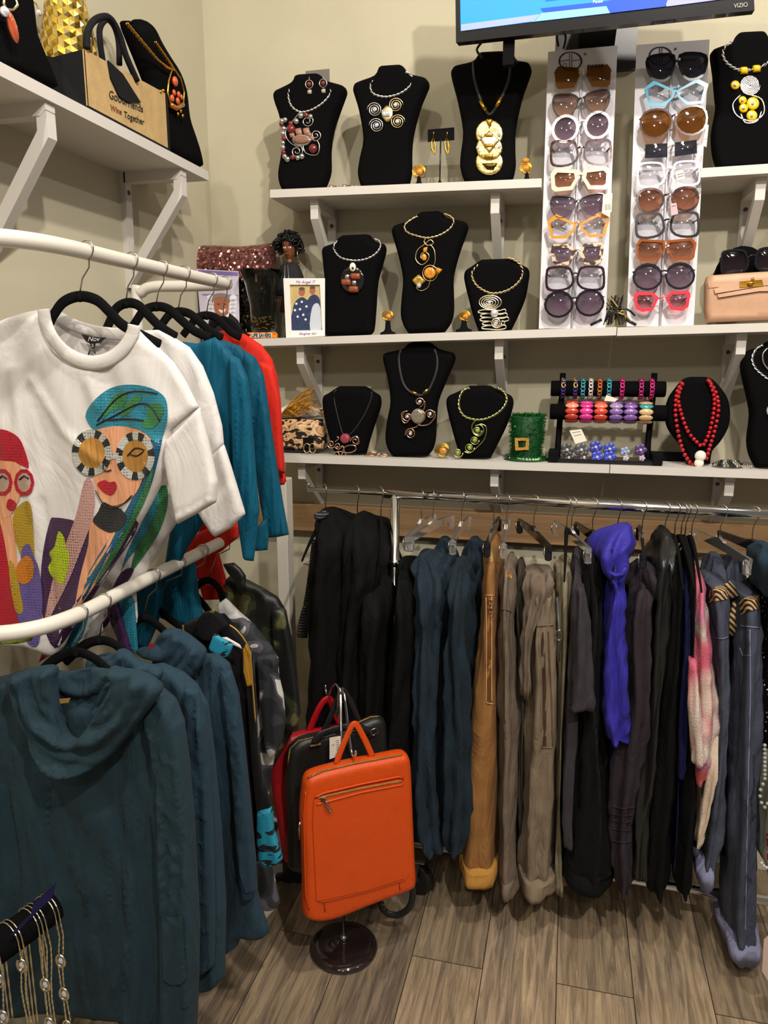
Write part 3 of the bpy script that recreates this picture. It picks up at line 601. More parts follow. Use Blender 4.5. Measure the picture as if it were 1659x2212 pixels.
# --- 11 red beads
t = thing('bead_necklace', 'double strand red bead necklace with two large pearls', 'necklace', PY(2.045)(1512, 990))
REDB = M('red_bead', '#a5101c', .3, coat=.3, bump=.5, bs=400)
def strand(P, t, r=4.9):
    Q = cr([V((x, y, 0)) for x, y in P], 12, False); last = None; k = 0
    for q in Q:
        if last is None or (q-last).length > r*1.75: bead(t, q.x, q.y, r, REDB, Y=2.05, off=.003, sc=(1, 1, 1)); last = q; k += 1
strand([(1472, 828), (1462, 850), (1459, 890), (1465, 935), (1476, 975), (1490, 998), (1498, 1005)], t); strand([(1530, 822), (1545, 845), (1552, 880), (1545, 925), (1533, 965), (1525, 995)], t)
strand([(1474, 830), (1465, 860), (1472, 895), (1486, 932), (1505, 955), (1517, 966)], t); strand([(1533, 825), (1543, 860), (1540, 900), (1530, 940), (1518, 964)], t)
mb = MB()
for x, y, r in ((1513, 985, 13), (1510, 1000, 11)): bead(t, x, y, r, PEARL, Y=2.04, off=.004, name='pearl')
# ================================================================ eyewear displays
BOARD = M('display_board', '#dedbe2', .55, coat=.2)
def eye_stand(label, tl, tr, bl, br, ztop):
    # tall board leaning back a little: foot on the middle shelf, head above the highest one
    Yb = 1.985+.035; t = thing('eyewear_display', label, 'eyewear display', PY(Yb)(*[(a+b)/2 for a, b in zip(bl, br)]), 'tall white eyewear displays')
    zb = S2z(t.location.x)+.0008; t.location.z = zb; WL[t.name] = V(t.location)
    p = PY(Yb+.03); q = PY(Yb)
    A = p(*tl); Bq = p(*tr); Cq = q(*br); D = q(*bl); Cq.z = zb; D.z = zb
    n = (Bq-A).cross(A-D).normalized(); n = n if n.y < 0 else -n
    mb = MB(); mb.prism([A, Bq, Cq, D], -n*.004); mb.build('board', BOARD, t)
    m1 = A.lerp(Bq, .5); m2 = D.lerp(Cq, .5); m = MB(); m.tube([m2+n*.004, m2.lerp(m1, .9)+n*.004], .003, 4); m.build('centre_spine', BOARD, t)
    f = MB(); f.prism([D, Cq, Cq+V((0, .10, 0)), D+V((0, .10, 0))], (0, 0, .004)); f.build('foot', BOARD, t)
    return t, Pl((D+Cq)/2, n)
Ta, PA = eye_stand('left eyewear display board with ten pairs of glasses, orange frame among them', (1184, 112), (1334, 98), (1164, 708), (1308, 702), 0)
Tb, PB = eye_stand('right eyewear display board with ten pairs of glasses, coral red frame lowest', (1375, 97), (1533, 85), (1354, 700), (1499, 693), 0)
LOGO = M('logo_ink', '#2a2746', .6)
for T_, P_, cx, cy in ((Ta, PA, 1232, 132), (Tb, PB, 1427, 121)):
    mb = MB(); n = P_.n
    L = [P_(cx+a, cy+b, .0008) for a, b in ring(0, 0, 24, 19.5, 28)]; mb.tube(L, [.0009+.0011*abs(math.cos(2*PI*i/28)) for i in range(28)], 4, True, flat=.3, up=n); mb.build('logo', LOGO, T_)
    for pts in ([(cx-2, cy-19), (cx-2, cy+19)], [(cx+3, cy-19), (cx+3, cy+19)], [(cx-22, cy), (cx-2, cy-3)], [(cx-16, cy+14), (cx-15, cy+5), (cx-9, cy+4), (cx-8, cy+16)], [(cx+3, cy-1), (cx+22, cy-3)]):
        m = MB(); m.tube([P_(x, y, .0008) for x, y in pts], .0007, 4); m.build('logo', LOGO, T_)
    text('®', P_, cx+29, cy-12, 6, LOGO, T_, slope=-.08)
def tint(name, col, a=.75, r=.04): return M(name, col, r, trans=1-a if a < 1 else 0, spec=.8, coat=1, ior=1.15)
def lens_mat(name, top, bot, clear):
    """tinted lens: darker at the top of the lens, as these lenses are made"""
    if name in MC: return MC[name]
    m = bpy.data.materials.new(name); m.use_nodes = True; nt = m.node_tree; L = nt.links; b = nt.nodes['Principled BSDF']; N = nt.nodes.new
    tc = N('ShaderNodeTexCoord'); sp = N('ShaderNodeSeparateXYZ'); L.new(tc.outputs['Generated'], sp.inputs[0])
    r = N('ShaderNodeValToRGB'); r.color_ramp.elements[0].color = (*lin(bot), 1); r.color_ramp.elements[1].color = (*lin(top), 1); r.color_ramp.elements[0].position = .1; L.new(sp.outputs[2], r.inputs[0])
    tr = N('ShaderNodeBsdfTransparent'); L.new(r.outputs[0], tr.inputs[0]); gl = N('ShaderNodeBsdfGlossy'); gl.inputs['Roughness'].default_value = .04
    fr = N('ShaderNodeFresnel'); fr.inputs[0].default_value = 1.5; mx = N('ShaderNodeMixShader'); L.new(fr.outputs[0], mx.inputs[0]); L.new(tr.outputs[0], mx.inputs[1]); L.new(gl.outputs[0], mx.inputs[2])
    df = N('ShaderNodeBsdfDiffuse'); L.new(r.outputs[0], df.inputs[0]); m2 = N('ShaderNodeMixShader'); m2.inputs[0].default_value = .0 if clear else .25
    L.new(mx.outputs[0], m2.inputs[1]); L.new(df.outputs[0], m2.inputs[2]); L.new(m2.outputs[0], nt.nodes['Material Output'].inputs[0]); MC[name] = m; return m
LN = dict(clear=lens_mat('clear_lens', '#e6e6ea', '#f0f0f2', True), brown=lens_mat('brown_lens', '#7a4a1c', '#8a5a28', False), dark=lens_mat('smoke_lens', '#33333c', '#3c3c46', False),
  purple=lens_mat('purple_gradient_lens', '#3e3446', '#a48c9c', False), taup=lens_mat('taupe_gradient_lens', '#4a3a44', '#c09c86', False), brng=lens_mat('brown_gradient_lens', '#5a2c1c', '#c48c70', False),
  rose=lens_mat('rose_lens', '#c08a94', '#e2b4ba', True), blk=lens_mat('black_gradient_lens', '#120f14', '#4c3c44', False))
FR = dict(black=M('black_acetate', (.006, .005, .007), .2, coat=.15), white=M('white_acetate', '#e2dede', .2, coat=.5), cream=M('cream_acetate', '#e6cbb0', .25, coat=.4), orange=M('orange_acetate', '#d98a10', .2, coat=.5),
  teal=M('turquoise_acetate', '#2a9cc0', .2, coat=.5), tort=ramp_mat('tortoiseshell', [(0, '#1e0d0a'), (.5, '#4a1f14'), (.62, '#7a3c1e')], 'noise', 90, .15, 0), amb=M('amber_acetate', '#a85a24', .12, coat=.6, trans=.3), burg=M('burgundy_acetate', '#3a1014', .15, coat=.6),
  leop=ramp_mat('cream_tortoiseshell', [(0, '#3a2620'), (.44, '#8a6a50'), (.5, '#d8c0a2')], 'noise', 75, .2, 0), coral=M('coral_acetate', '#e23a48', .2, coat=.5), gold=M('thin_gold', '#c9a24c', .2, 1), plum=M('plum_acetate', '#2a141e', .15, coat=.6))
SHP = {   # outline of the right lens, -1..1, nose side at left
 'round': ring(0, 0, 1, 1, 16),
 'square': [(-.82, -.55), (-.62, -.88), (0, -.98), (.8, -.9), (.97, -.5), (1, .4), (.85, .88), (.2, 1), (-.6, .8), (-.95, .25)],
 'butter': [(-.95, -.5), (-.5, -.85), (.1, -.98), (.85, -.95), (1, -.2), (.8, .5), (.3, .95), (-.35, .8), (-.85, .15)],
 'hexa': [(-.9, -.8), (.72, -.98), (1, -.55), (.92, .75), (.7, 1), (-.55, .92), (-1, -.1)],
 'rect': [(-.95, -.9), (.95, -1), (1, .85), (-.95, 1)],
 'cat': [(-1, -.2), (.35, -1), (1, -.55), (.72, .9), (-.3, .95), (-.85, .35)],
 'avia': [(-.8, -.85), (.1, -1), (.95, -.75), (1, 0), (.7, .75), (.1, 1), (-.4, .85), (-.8, .1)],
 'oval': [(-1, -.05), (-.7, -.75), (0, -1), (.75, -.8), (1, -.1), (.8, .65), (.1, 1), (-.65, .7)],
 'geo': [(-.95, -.35), (-.5, -.9), (.8, -.95), (.95, -.6), (.8, .6), (.3, .95), (-.5, .8)]}
SOFT = {'round': 1, 'square': 2, 'butter': 2, 'avia': 3, 'oval': 3}
def glasses(label, P_, lc, rc, rx, ry, shape, frame, lens, fw=3.0, up=.03, group='glasses on the eyewear displays', sl=None, thin=False, brow=0, Pz=None, name='eyeglasses', cat='glasses', sx=1):
    """lc, rc = lens centres in the photo; built as two lenses, rims, bridge, hinged temples"""
    cx = (lc[0]+rc[0])/2; cy = (lc[1]+rc[1])/2; loc = P_(cx, cy, up); t = thing(name, label, cat, loc, group); n = P_.n
    slope = (rc[1]-lc[1])/(rc[0]-lc[0]); fm = FR[frame]; back = V((0, 1, 0))
    outs = []
    for side, c in ((-1, lc), (1, rc)):
        pts = [(c[0]+side*x*rx, c[1]+y*ry+side*x*rx*slope) for x, y in SHP[shape]]
        if shape in SOFT: pts = [(p.x, p.y) for p in cr([V((x, y, 0)) for x, y in pts], 2 if shape != 'round' else 1)]
        # lens: a slightly domed thin shell
        mb = MB(); m = len(pts); F = [P_(x, y, up) for x, y in pts]; I = [P_(c[0]+(x-c[0])*.5, c[1]+(y-c[1])*.5, up+.0035) for x, y in pts]; O = P_(c[0], c[1], up+.0045)
        mb.add(F+I+[O], [[i, (i+1) % m, m+(i+1) % m, m+i] for i in range(m)]+[[m+i, m+(i+1) % m, 2*m] for i in range(m)], True); mb.build('lens', LN[lens], t)
        if not thin:
            s = MB(); w = [fw*(1+(brow if (y-c[1]) < -ry*.55 else 0)) for x, y in pts]
            o1 = [(c[0]+(x-c[0])*(1+k/rx), c[1]+(y-c[1])*(1+k/ry)) for (x, y), k in zip(pts, w)]; i1 = [(c[0]+(x-c[0])*(1-fw*.25/rx), c[1]+(y-c[1])*(1-fw*.25/ry)) for x, y in pts]
            a = [P_(x, y, up+.0035) for x, y in o1]; b = [P_(x, y, up+.0035) for x, y in i1]; d = [P_(x, y, up-.002) for x, y in o1]; e = [P_(x, y, up-.002) for x, y in i1]
            s.add(a+b+d+e, [f for i in range(m) for j in [(i+1) % m] for f in ([i, j, m+j, m+i], [2*m+j, 2*m+i, 3*m+i, 3*m+j], [j, i, 2*m+i, 2*m+j], [m+i, m+j, 3*m+j, 3*m+i])], False); s.build('rim', fm, t)
        xe = c[0]+side*(rx+fw*.5); ye = c[1]-ry*.45+side*rx*slope; h = P_(xe, ye, up)
        tip = h+V((-side*.012, .045 if P_ in (PA, PB) else .09, -.004)); tm = MB(); tm.tube([h, h+(tip-h)*.6, tip, tip+V((0, .004, -.022))], .0009 if thin else .0017, 4, flat=1.8); tm.build('temple', fm if not thin else FR['gold'], t)
        outs.append((c[0]-side*rx*.9, c[1]-ry*.35))
    b = MB(); a, c = outs; b.tube(cr([P_(a[0], a[1], up+.001), P_(cx, cy-ry*.5, up+.003), P_(c[0], c[1], up+.001)], 4, False), .0010 if thin else .0022, 5); b.build('bridge', FR['gold'] if thin else fm, t)
    pg = MB(); q = P_(cx+1, cy-ry*.1, 0); pg.tube([q, q+n*(up+.006)], .0028, 5); pg.build('peg', BOARD, Ta if P_ is PA else Tb) if P_ in (PA, PB) else None
    return t
G = glasses
G('rimless brown tinted square sunglasses, topmost on the left eyewear display', PA, (1225, 167), (1293, 164), 27, 25, 'hexa', 'gold', 'brown', thin=True)
G('plum rimmed butterfly sunglasses second from the top of the left display', PA, (1222, 228), (1289, 220), 27, 26, 'butter', 'black', 'taup', 2.4)
G('white round sunglasses with purple lenses', PA, (1221, 278), (1291, 270), 25, 26, 'round', 'white', 'purple', 5)
G('large square clear glasses with burgundy tortoiseshell rims', PA, (1220, 331), (1290, 329), 28, 26, 'square', 'tort', 'clear', 4.2)
G('cream rimmed rectangular sunglasses with brown lenses', PA, (1220, 388), (1288, 385), 24, 18, 'hexa', 'cream', 'brng', 7)
G('black butterfly sunglasses sitting directly above the orange frames', PA, (1217, 447), (1279, 443), 27, 24, 'butter', 'black', 'purple', 1.8)
G('bright orange angular cat-eye glasses', PA, (1214, 491), (1283, 488), 27, 21, 'cat', 'orange', 'clear', 5, brow=.7)
G('cream and brown spotted sunglasses with violet lenses', PA, (1217, 551), (1277, 549), 22, 19, 'geo', 'leop', 'purple', 7)
G('large square clear glasses with plum rims, second lowest on the left display', PA, (1210, 602), (1275, 601), 28, 24, 'square', 'plum', 'clear', 4.2)
G('round black sunglasses with purple lenses, lowest on the left display', PA, (1207, 657), (1274, 654), 28, 26, 'round', 'black', 'purple', 4)
G('black aviator sunglasses with grey lenses, topmost on the right display', PB, (1430, 146), (1494, 143), 30, 27, 'avia', 'black', 'dark', 4.5)
G('turquoise angular cat-eye glasses', PB, (1426, 203), (1494, 200), 29, 22, 'cat', 'teal', 'clear', 5, brow=.6)
G('oversized oval sunglasses with burgundy rims and brown lenses', PB, (1418, 267), (1493, 260), 33, 30, 'oval', 'burg', 'brown', 3.5)
G('small rimless rectangular sunglasses with dark grey lenses', PB, (1418, 326), (1481, 320), 25, 16, 'rect', 'gold', 'dark', thin=True)
G('white rimmed large square clear glasses with a price tag', PB, (1408, 377), (1481, 374), 29, 25, 'square', 'white', 'clear', 3.5)
G('round tortoiseshell sunglasses with brown lenses', PB, (1405, 433), (1480, 430), 27, 24, 'oval', 'tort', 'brng', 4)
G('black rimmed large square clear glasses on the right display', PB, (1405, 487), (1478, 485), 29, 25, 'square', 'black', 'clear', 4.6)
G('amber rimmed flat-top sunglasses with brown gradient lenses', PB, (1406, 540), (1471, 539), 28, 20, 'hexa', 'amb', 'brng', 3.5, brow=.5)
G('round black sunglasses with thick temples above the coral red frames', PB, (1399, 598), (1469, 596), 29, 26, 'round', 'black', 'purple', 4)
G('coral red geometric glasses, lowest on the right display', PB, (1396, 652), (1464, 650), 23, 17, 'geo', 'coral', 'rose', 6)
for T_, P_, a in ((Ta, PA, (1268, 147)), (Tb, PB, (1471, 134))): text('ewear', P_, a[0], a[1], 36, LOGO, T_, slope=-.07, bold=.02)
def card(name, label, cat, quad, pl, mat=PAPER, d=.0008, lines=(), group=None, lm=None):
    mb = MB(); mb.prism(pxs(quad, pl), -pl.n*d); t = mb.build(name, mat); tag(t, label, cat, group)
    for a, b in lines: m = MB(); m.tube([pl(*a, .0004), pl(*b, .0004)], .0005, 4); m.build('printed_line', lm or INK, t)
    return t
card('price_tag', 'white price tag hanging at the edge of the left eyewear display', 'tag', [(1303, 420), (1323, 417), (1321, 458), (1300, 461)], PY(1.975), lines=[((1308, 442), (1308, 454)), ((1311, 441), (1311, 454)), ((1315, 441), (1315, 453)), ((1318, 441), (1318, 453))])
card('price_tag', 'white price tag hanging beside the brown oval sunglasses', 'tag', [(1525, 268), (1531, 270), (1526, 318), (1518, 314)], PY(1.975), lines=[((1523, 300), (1526, 301))])
card('price_tag', 'small price tag stuck on the white square glasses', 'tag', [(1459, 371), (1475, 366), (1480, 385), (1462, 390)], PY(1.965), lines=[((1463, 378), (1476, 374)), ((1464, 383), (1477, 379))])
card('price_tag', 'pink and blue price tag hanging below the round tortoiseshell sunglasses', 'tag', [(1448, 440), (1461, 438), (1465, 462), (1450, 466)], PY(1.965), M('pinkish_tag', '#d2a8b0', .6), lines=[((1451, 446), (1460, 444))])
# ================================================================ television
t = thing('television', 'black flat television with a blue screen, cut off at the picture top', 'television', PY(2.10)(1300, 20))
TVn = V((-.10, -.99, -.24)).normalized(); 
plt = Pl(PY(1.86)(1300, 50), (-.05, -1, -.16))
sh = MB(); sh.prism(pxs([(985, 92), (1630, 22), (1618, -230), (981, -200)], plt), -plt.n*.035); sh.build('casing', M('tv_black', (.012, .012, .013), .25, coat=.4), t)
m = MB(); m.prism(pxs([(995, 67), (1625, -13), (1618, -220), (992, -190)], plt, .001), -plt.n*.0008); m.build('screen', M('screen_blue', '#2f86f0', .3, emit=.85), t)
for q, c in (([(996, 67), (1158, 45), (1170, 30), (996, 53)], '#8896cc'), ([(1150, 47), (1170, 28), (1310, 13), (1318, 28)], '#78b4f4'), ([(1168, 18), (1310, 2), (1450, -22), (1437, 14), (1318, 28), (1310, 12), (1175, 26)], '#1b46b4'), ([(1440, 14), (1433, -4), (1460, -20), (1624, -20), (1622, -10)], '#8c90cc'), ([(1178, 2), (1290, -12), (1410, -40), (1190, -20)], '#2a5fd0')):
    m = MB(); m.prism(pxs(q, plt, .0016+.0002*len(q)), -plt.n*.0004); m.build('screen_shape', M('screen_'+c[1:], c, .4, emit=.8), t)
text('Pause', plt, 1281, 7, 21, M('screen_white', '#dfe8ff', .5, emit=.8), t, thick=.003, slope=-.1)
text('VIZIO', plt, 1585, 17, 30, M('badge_grey', '#b4b2ac', .4), t, thick=.002, slope=-.1, hscale=1.1)
a = plt(1097, 85); m = MB(); m.box(a+V((0, .03, -.015)), (.025, .02, .06)); m.build('receiver', VELV2, t)
for p in ([(1210, 60), (1203, 78), (1206, 100)], [(1213, 62), (1222, 80), (1217, 105)], [(1040, 92), (1030, 108), (1042, 125)], [(1108, 110), (1110, 125), (1118, 135)]):
    m = MB(); m.tube(pxs([(q.x, q.y) for q in cr([V((x, y, 0)) for x, y in p], 4, False)], PY(1.96)), .003, 5); m.build('cable', BLKP, t)
m = MB(); c = plt(1300, -60); m.box((c.x, 2.05, c.z+.02), (.09, .3, .09)); m.box((c.x, 2.19, c.z+.02), (.2, .02, .2)); m.build('wall_mount', BLKP, t)
# ================================================================ small things on the shelves
def obj1(name, label, cat, mb, mat, group=None, z=None):
    o = mb.build(name, mat)
    if z is not None: o.location.z = z
    WL[o.name] = V(o.location); return tag(o, label, cat, group)
def ringstone(label, x, y, r, Y, mats=(GOLD, AMBER), stand=None, grp=None, z=None):
    pl = PY(Y); t = thing('finger_ring', label, 'ring', pl(x, y+r), grp)
    for i in range(3):
        m = MB(); m.tube(pxs(ring(x+(i-1)*1.2, y+(i-1)*1.5, r-i*1.8, r*.92-i*1.6), pl, .001*i), .0016, 5, True); m.build('wire_wrap', mats[0], t)
    m = MB(); m.ball(pl(x, y), .0011*r*.62, 12, (1, .7, .9)); m.build('stone', mats[1], t)
    m = MB(); m.tube([pl(x-r*.5, y+r*.7), pl(x, y+r*1.25, -.006), pl(x+r*.5, y+r*.7)], .0016, 5); m.build('band', mats[0], t)
    if stand:
        sx, sy, w = stand; c = pl(sx, sy); zz = S2z(c.x)+.0005 if z is None else z; c.z = zz; h = pl(x, y+r*.8).z-zz
        m = MB(); m.lathe([(w*1.0, 0), (w*1.0, .004), (w*.9, .007), (w*.55, .010), (w*.38, .016), (w*.34, h*.7), (w*.30, h*1.05)], c, 20); obj1('ring_stand', 'black ring stand holding the '+label, 'ring stand', m, VELV2, 'black ring stands')
    return t
ringstone('orange and gold wire ring left on the middle shelf', 839, 684, 12, 2.05, stand=(838, 718, .022)); 
ringstone('gold wire ring in front of the woven spiral necklace bust', 1006, 684, 12, 2.03, stand=(1002, 716, .022))
ringstone('gold rose-shaped wire ring on the highest shelf', 906, 371, 14, 2.05, stand=(905, 392, .016), z=S1z(-.4))
ringstone('gold ring topped with orange stones beside the gold disc bust', 1137, 364, 13, 2.05, stand=(1138, 382, .014), z=S1z(-.12))
m = MB(); m.ball(PY(2.05)(1136, 347), .008, 12, (1.3, 1, .8)); t = [o for o in COL.objects if o.name.startswith('finger_ring') and o.parent is None][-1]; m.build('orange_stone', AMBER, t)
ringstone('chunky gold wire ring leaning at the foot of the tall scroll-pendant bust', 957, 974, 16, 2.03, mats=(M('yellow_gold_wire', '#e0b84a', .25, 1), AMBER))
# silver beads at the foot of the first bust
for i, (x, s) in enumerate(((716, 'burgundy and silver bead earring left by the leftmost high bust'), (745, 'burgundy and silver bead earring right of the leftmost high bust'))):
    p = PY(2.03); t = thing('earring', s, 'earring', p(x, 404)); z0 = S1z(-.65)
    for k, (dx, r, mm) in enumerate(((-1, .0065, SILVB), (8, .005, BRED), (16, .0045, SILVB))):
        c = p(x+dx, 400); c.z = z0+r; m = MB(); m.ball(c, r, 10); m.build('bead', mm, t)
    c = p(x+24, 400); c.z = z0+.004; m = MB(); m.tube([c+V((.006*math.cos(a), 0.002, .004*math.sin(a))) for a in [i*PI/5 for i in range(11)]], .0009, 4); m.build('hoop', SILV, t)
# earring T stand
p = PY(2.06); c = p(950, 390); c.z = S1z(-.4)
t = thing('earring_stand', 'small black earring stand between two busts on the highest shelf', 'earring stand', c)
m = MB(); m.lathe([(.014, 0), (.013, .004), (.003, .016), (.002, .02)], c, 4); m.build('base', VELV2, t)
m = MB(); m.tube([c+V((0, 0, .01)), p(952, 300)], .002, 6); m.build('stem', BLKP, t)
m = MB(); m.prism(pxs([(924, 280), (981, 275), (981, 302), (924, 306)], p), (0, .004, 0)); m.build('card', VELV2, t)
e = thing('earring_pair', 'gold crescent earrings hanging on the small black earring stand', 'earrings', p(952, 310))
for x in (936, 965):
    m = MB(); m.tube(pxs(cr([V((x, 296, 0)), V((x-5, 315, 0)), V((x+4, 335, 0))], 5, False) and [(x, 296), (x-4, 308), (x-3, 322), (x+3, 334), (x+5, 322), (x+3, 308), (x+1, 298)], p, .004), [.0008, .002, .003, .002, .003, .002, .001], 6); m.build('crescent', GOLD, e)
    m = MB(); m.tube(pxs([(x, 297), (x+1, 285), (x+3, 290)], p, .004), .0006, 4); m.build('ear_wire', GOLD, e)
# sequin cushion
SEQ = bpy.data.materials.new('rose_sequins'); SEQ.use_nodes = True; nt = SEQ.node_tree; b = nt.nodes['Principled BSDF']; L = nt.links
tc = nt.nodes.new('ShaderNodeTexCoord'); vo = nt.nodes.new('ShaderNodeTexVoronoi'); vo.inputs['Scale'].default_value = 170; L.new(tc.outputs['Object'], vo.inputs[0])
cmb = nt.nodes.new('ShaderNodeVectorMath'); cmb.operation = 'SUBTRACT'; cmb.inputs[1].default_value = (.5, .5, .5); L.new(vo.outputs['Color'], cmb.inputs[0])
scl = nt.nodes.new('ShaderNodeVectorMath'); scl.operation = 'SCALE'; scl.inputs[3].default_value = 1.3; L.new(cmb.outputs[0], scl.inputs[0])
ge = nt.nodes.new('ShaderNodeNewGeometry'); ad = nt.nodes.new('ShaderNodeVectorMath'); L.new(ge.outputs['Normal'], ad.inputs[0]); L.new(scl.outputs[0], ad.inputs[1])
nm = nt.nodes.new('ShaderNodeVectorMath'); nm.operation = 'NORMALIZE'; L.new(ad.outputs[0], nm.inputs[0]); L.new(nm.outputs[0], b.inputs['Normal'])
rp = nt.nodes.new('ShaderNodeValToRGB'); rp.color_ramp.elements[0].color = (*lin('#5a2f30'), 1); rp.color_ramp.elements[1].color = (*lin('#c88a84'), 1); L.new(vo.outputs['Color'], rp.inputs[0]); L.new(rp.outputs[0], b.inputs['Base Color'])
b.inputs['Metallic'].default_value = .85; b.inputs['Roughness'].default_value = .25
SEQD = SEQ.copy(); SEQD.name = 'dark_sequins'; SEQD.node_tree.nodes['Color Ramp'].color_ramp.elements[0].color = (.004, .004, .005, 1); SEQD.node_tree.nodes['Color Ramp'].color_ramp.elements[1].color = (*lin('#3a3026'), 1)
pl = PY(2.14); t = thing('sequin_cushion', 'rose and black sequin cushion standing in the corner behind the photos', 'cushion', pl(490, 730))
t.location.z = S2z(-1)+.001; WL[t.name] = V(t.location)
m = MB(); puff(m, [(382, 520), (400, 528), (450, 530), (520, 532), (570, 527), (592, 524), (597, 560), (592, 590), (597, 640), (597, 700), (597, 742), (500, 745), (410, 745), (398, 690), (390, 600), (383, 560)], pl, .05, 45, 9, fold=lambda x, y: .002*math.sin(x*.15), back=.4)
faces_dark = []
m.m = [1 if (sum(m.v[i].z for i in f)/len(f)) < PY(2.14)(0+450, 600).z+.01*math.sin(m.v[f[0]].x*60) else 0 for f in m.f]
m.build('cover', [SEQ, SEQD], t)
# memorial card with portrait
pl = Pl(PY(2.075)(470, 660), (0, -1, .06)); t = thing('portrait_card', 'pale lilac printed card with a portrait of a smiling person in black', 'card', pl(470, 728))
t.location.z = S2z(-.9)+.001; WL[t.name] = V(t.location)
m = MB(); m.prism(pxs([(424, 581), (515, 586), (517, 700), (520, 735), (437, 735)], pl), (0, .002, 0)); m.build('sheet', M('lilac_paper', '#c8c2d4', .5, var=.12, vs=40), t)
def blob(t, pts, pl, mat, name, off, curve=3, T=.0006):
    m = MB(); P = [(p.x, p.y) for p in cr([V((x, y, 0)) for x, y in pts], curve)] if curve else pts; m.prism(pxs(P, pl, off), -pl.n*T); return m.build(name, mat, t)
blob(t, [(428, 583), (514, 588), (514, 596), (428, 591)], pl, M('violet_ink', '#7a6aa4', .6), 'printed_band', .0008, 0)
blob(t, [(437, 634), (514, 637), (514, 641), (437, 638)], pl, M('violet_ink2', '#8e86a8', .6), 'printed_band', .0008, 0)
wm = M('white_print', '#e6e4ec', .6)
for k in range(5): blob(t, [(447+k, 640+k*9), (458, 637+k*9), (462, 648+k*9), (452, 652+k*9)], pl, wm, 'printed_wing', .0009); blob(t, [(512-k, 640+k*9), (500, 637+k*9), (495, 648+k*9), (506, 652+k*9)], pl, wm, 'printed_wing', .0009)
blob(t, [(452, 735), (450, 700), (455, 685), (468, 676), (480, 672), (495, 676), (508, 686), (518, 700), (520, 735)], pl, M('black_print', '#101012', .6), 'printed_coat', .001)
blob(t, [(470, 678), (476, 690), (490, 690), (495, 675), (484, 684)], pl, wm, 'printed_collar', .0015)
SKP = M('portrait_skin', '#a8644a', .6, var=.08, vs=60)
blob(t, [(463, 650), (462, 662), (466, 675), (474, 682), (484, 683), (491, 676), (494, 662), (493, 648), (485, 640), (472, 641)], pl, SKP, 'printed_face', .0018)
blob(t, [(459, 655), (458, 644), (464, 636), (476, 633), (488, 635), (495, 642), (497, 654), (492, 647), (484, 642), (470, 643), (463, 648)], pl, M('grey_hair_print', '#8a7c70', .7), 'printed_hair', .0022)
blob(t, [(472, 668), (480, 670), (488, 667), (484, 675), (476, 675)], pl, wm, 'printed_smile', .0022)
for x in (472, 485): blob(t, ring(x, 657, 2.6, 1.2, 8), pl, M('black_print', '#101012', .6), 'printed_eye', .0022, 0)
text('Sweet Memories', pl, 450, 606, 52, M('violet_ink', '#7a6aa4', .6), t, thick=.0012, shear=.3, slope=.04)
# glass vase
pl = PY(2.06); c = pl(570, 725); c.z = S2z(-.85)+.0008; hv = pl(565, 585).z-c.z; rv = (pl(611, 600)-pl(523, 600)).length/2
GL = M('vase_glass', '#f2f6f4', .02, trans=1, ior=1.2, spec=.8)
prof = [(0, .004), (rv*.62, .004), (rv*.66, .012), (rv*.60, hv*.25), (rv*.62, hv*.5), (rv*.80, hv*.8), (rv, hv), (rv-.0025, hv), (rv*.80-.003, hv*.8), (rv*.62-.003, hv*.5), (rv*.60-.003, hv*.25), (rv*.62-.003, .02), (0, .018)]
m = MB(); m.lathe([(.0001, 0)]+[(max(r, .0001), z) for r, z in prof[0:1]]+prof[1:-1]+[(.0001, .018)], c, 32); t = obj1('glass_vase', 'flared clear glass vase on the shelf in front of the sequin cushion', 'vase', m, GL)
random.seed(3); m = MB()
for i in range(46):
    a = random.random()*2*PI; r = rv*.5*math.sqrt(random.random()); z = .024+random.random()*hv*.2
    m.ball(c+V((r*math.cos(a), r*math.sin(a), z)), .0045, 6, (1, 1, .5))
m.build('glitter_filler', M('gold_glitter', '#a88a3a', .3, .9), t)['kind'] = 'stuff'
# sweets roll
pl = PY(2.02); t = thing('sweets_roll', 'orange paper roll of sweets lying in front of the vase', 'sweets', pl(567, 727)); z = S2z(-.85); 
a = pl(532, 724); bq = pl(598, 724); h = .0085; m = MB(); cen = (a+bq)/2; cen.z = z+h+.0005; m.box(cen, (abs(bq.x-a.x), .018, h*2), bev=.003); m.build('wrapper', ramp_mat('sweet_wrapper', [(0, '#d84a1c'), (.4, '#e88a1a'), (.6, '#b8281c'), (.8, '#d8c040')], 'noise', 60, .4, 0), t)
pc = PY(2.02-.0095); m = MB(); q = [pc(542, 719), pc(587, 719), pc(587, 731), pc(542, 731)]; m.prism([V((v.x, v.y, cen.z+(.006 if i < 2 else -.006))) for i, v in enumerate(q)], (0, .001, 0)); m.build('label_band', M('label_white', '#e8e2d8', .5), t)
text('LIFE SAVERS', Pl((0, 2.0093, 0), (0, -1, 0)), 543.5, 728, 42, INK, t, bold=.02, hscale=1.4, thick=.0008)
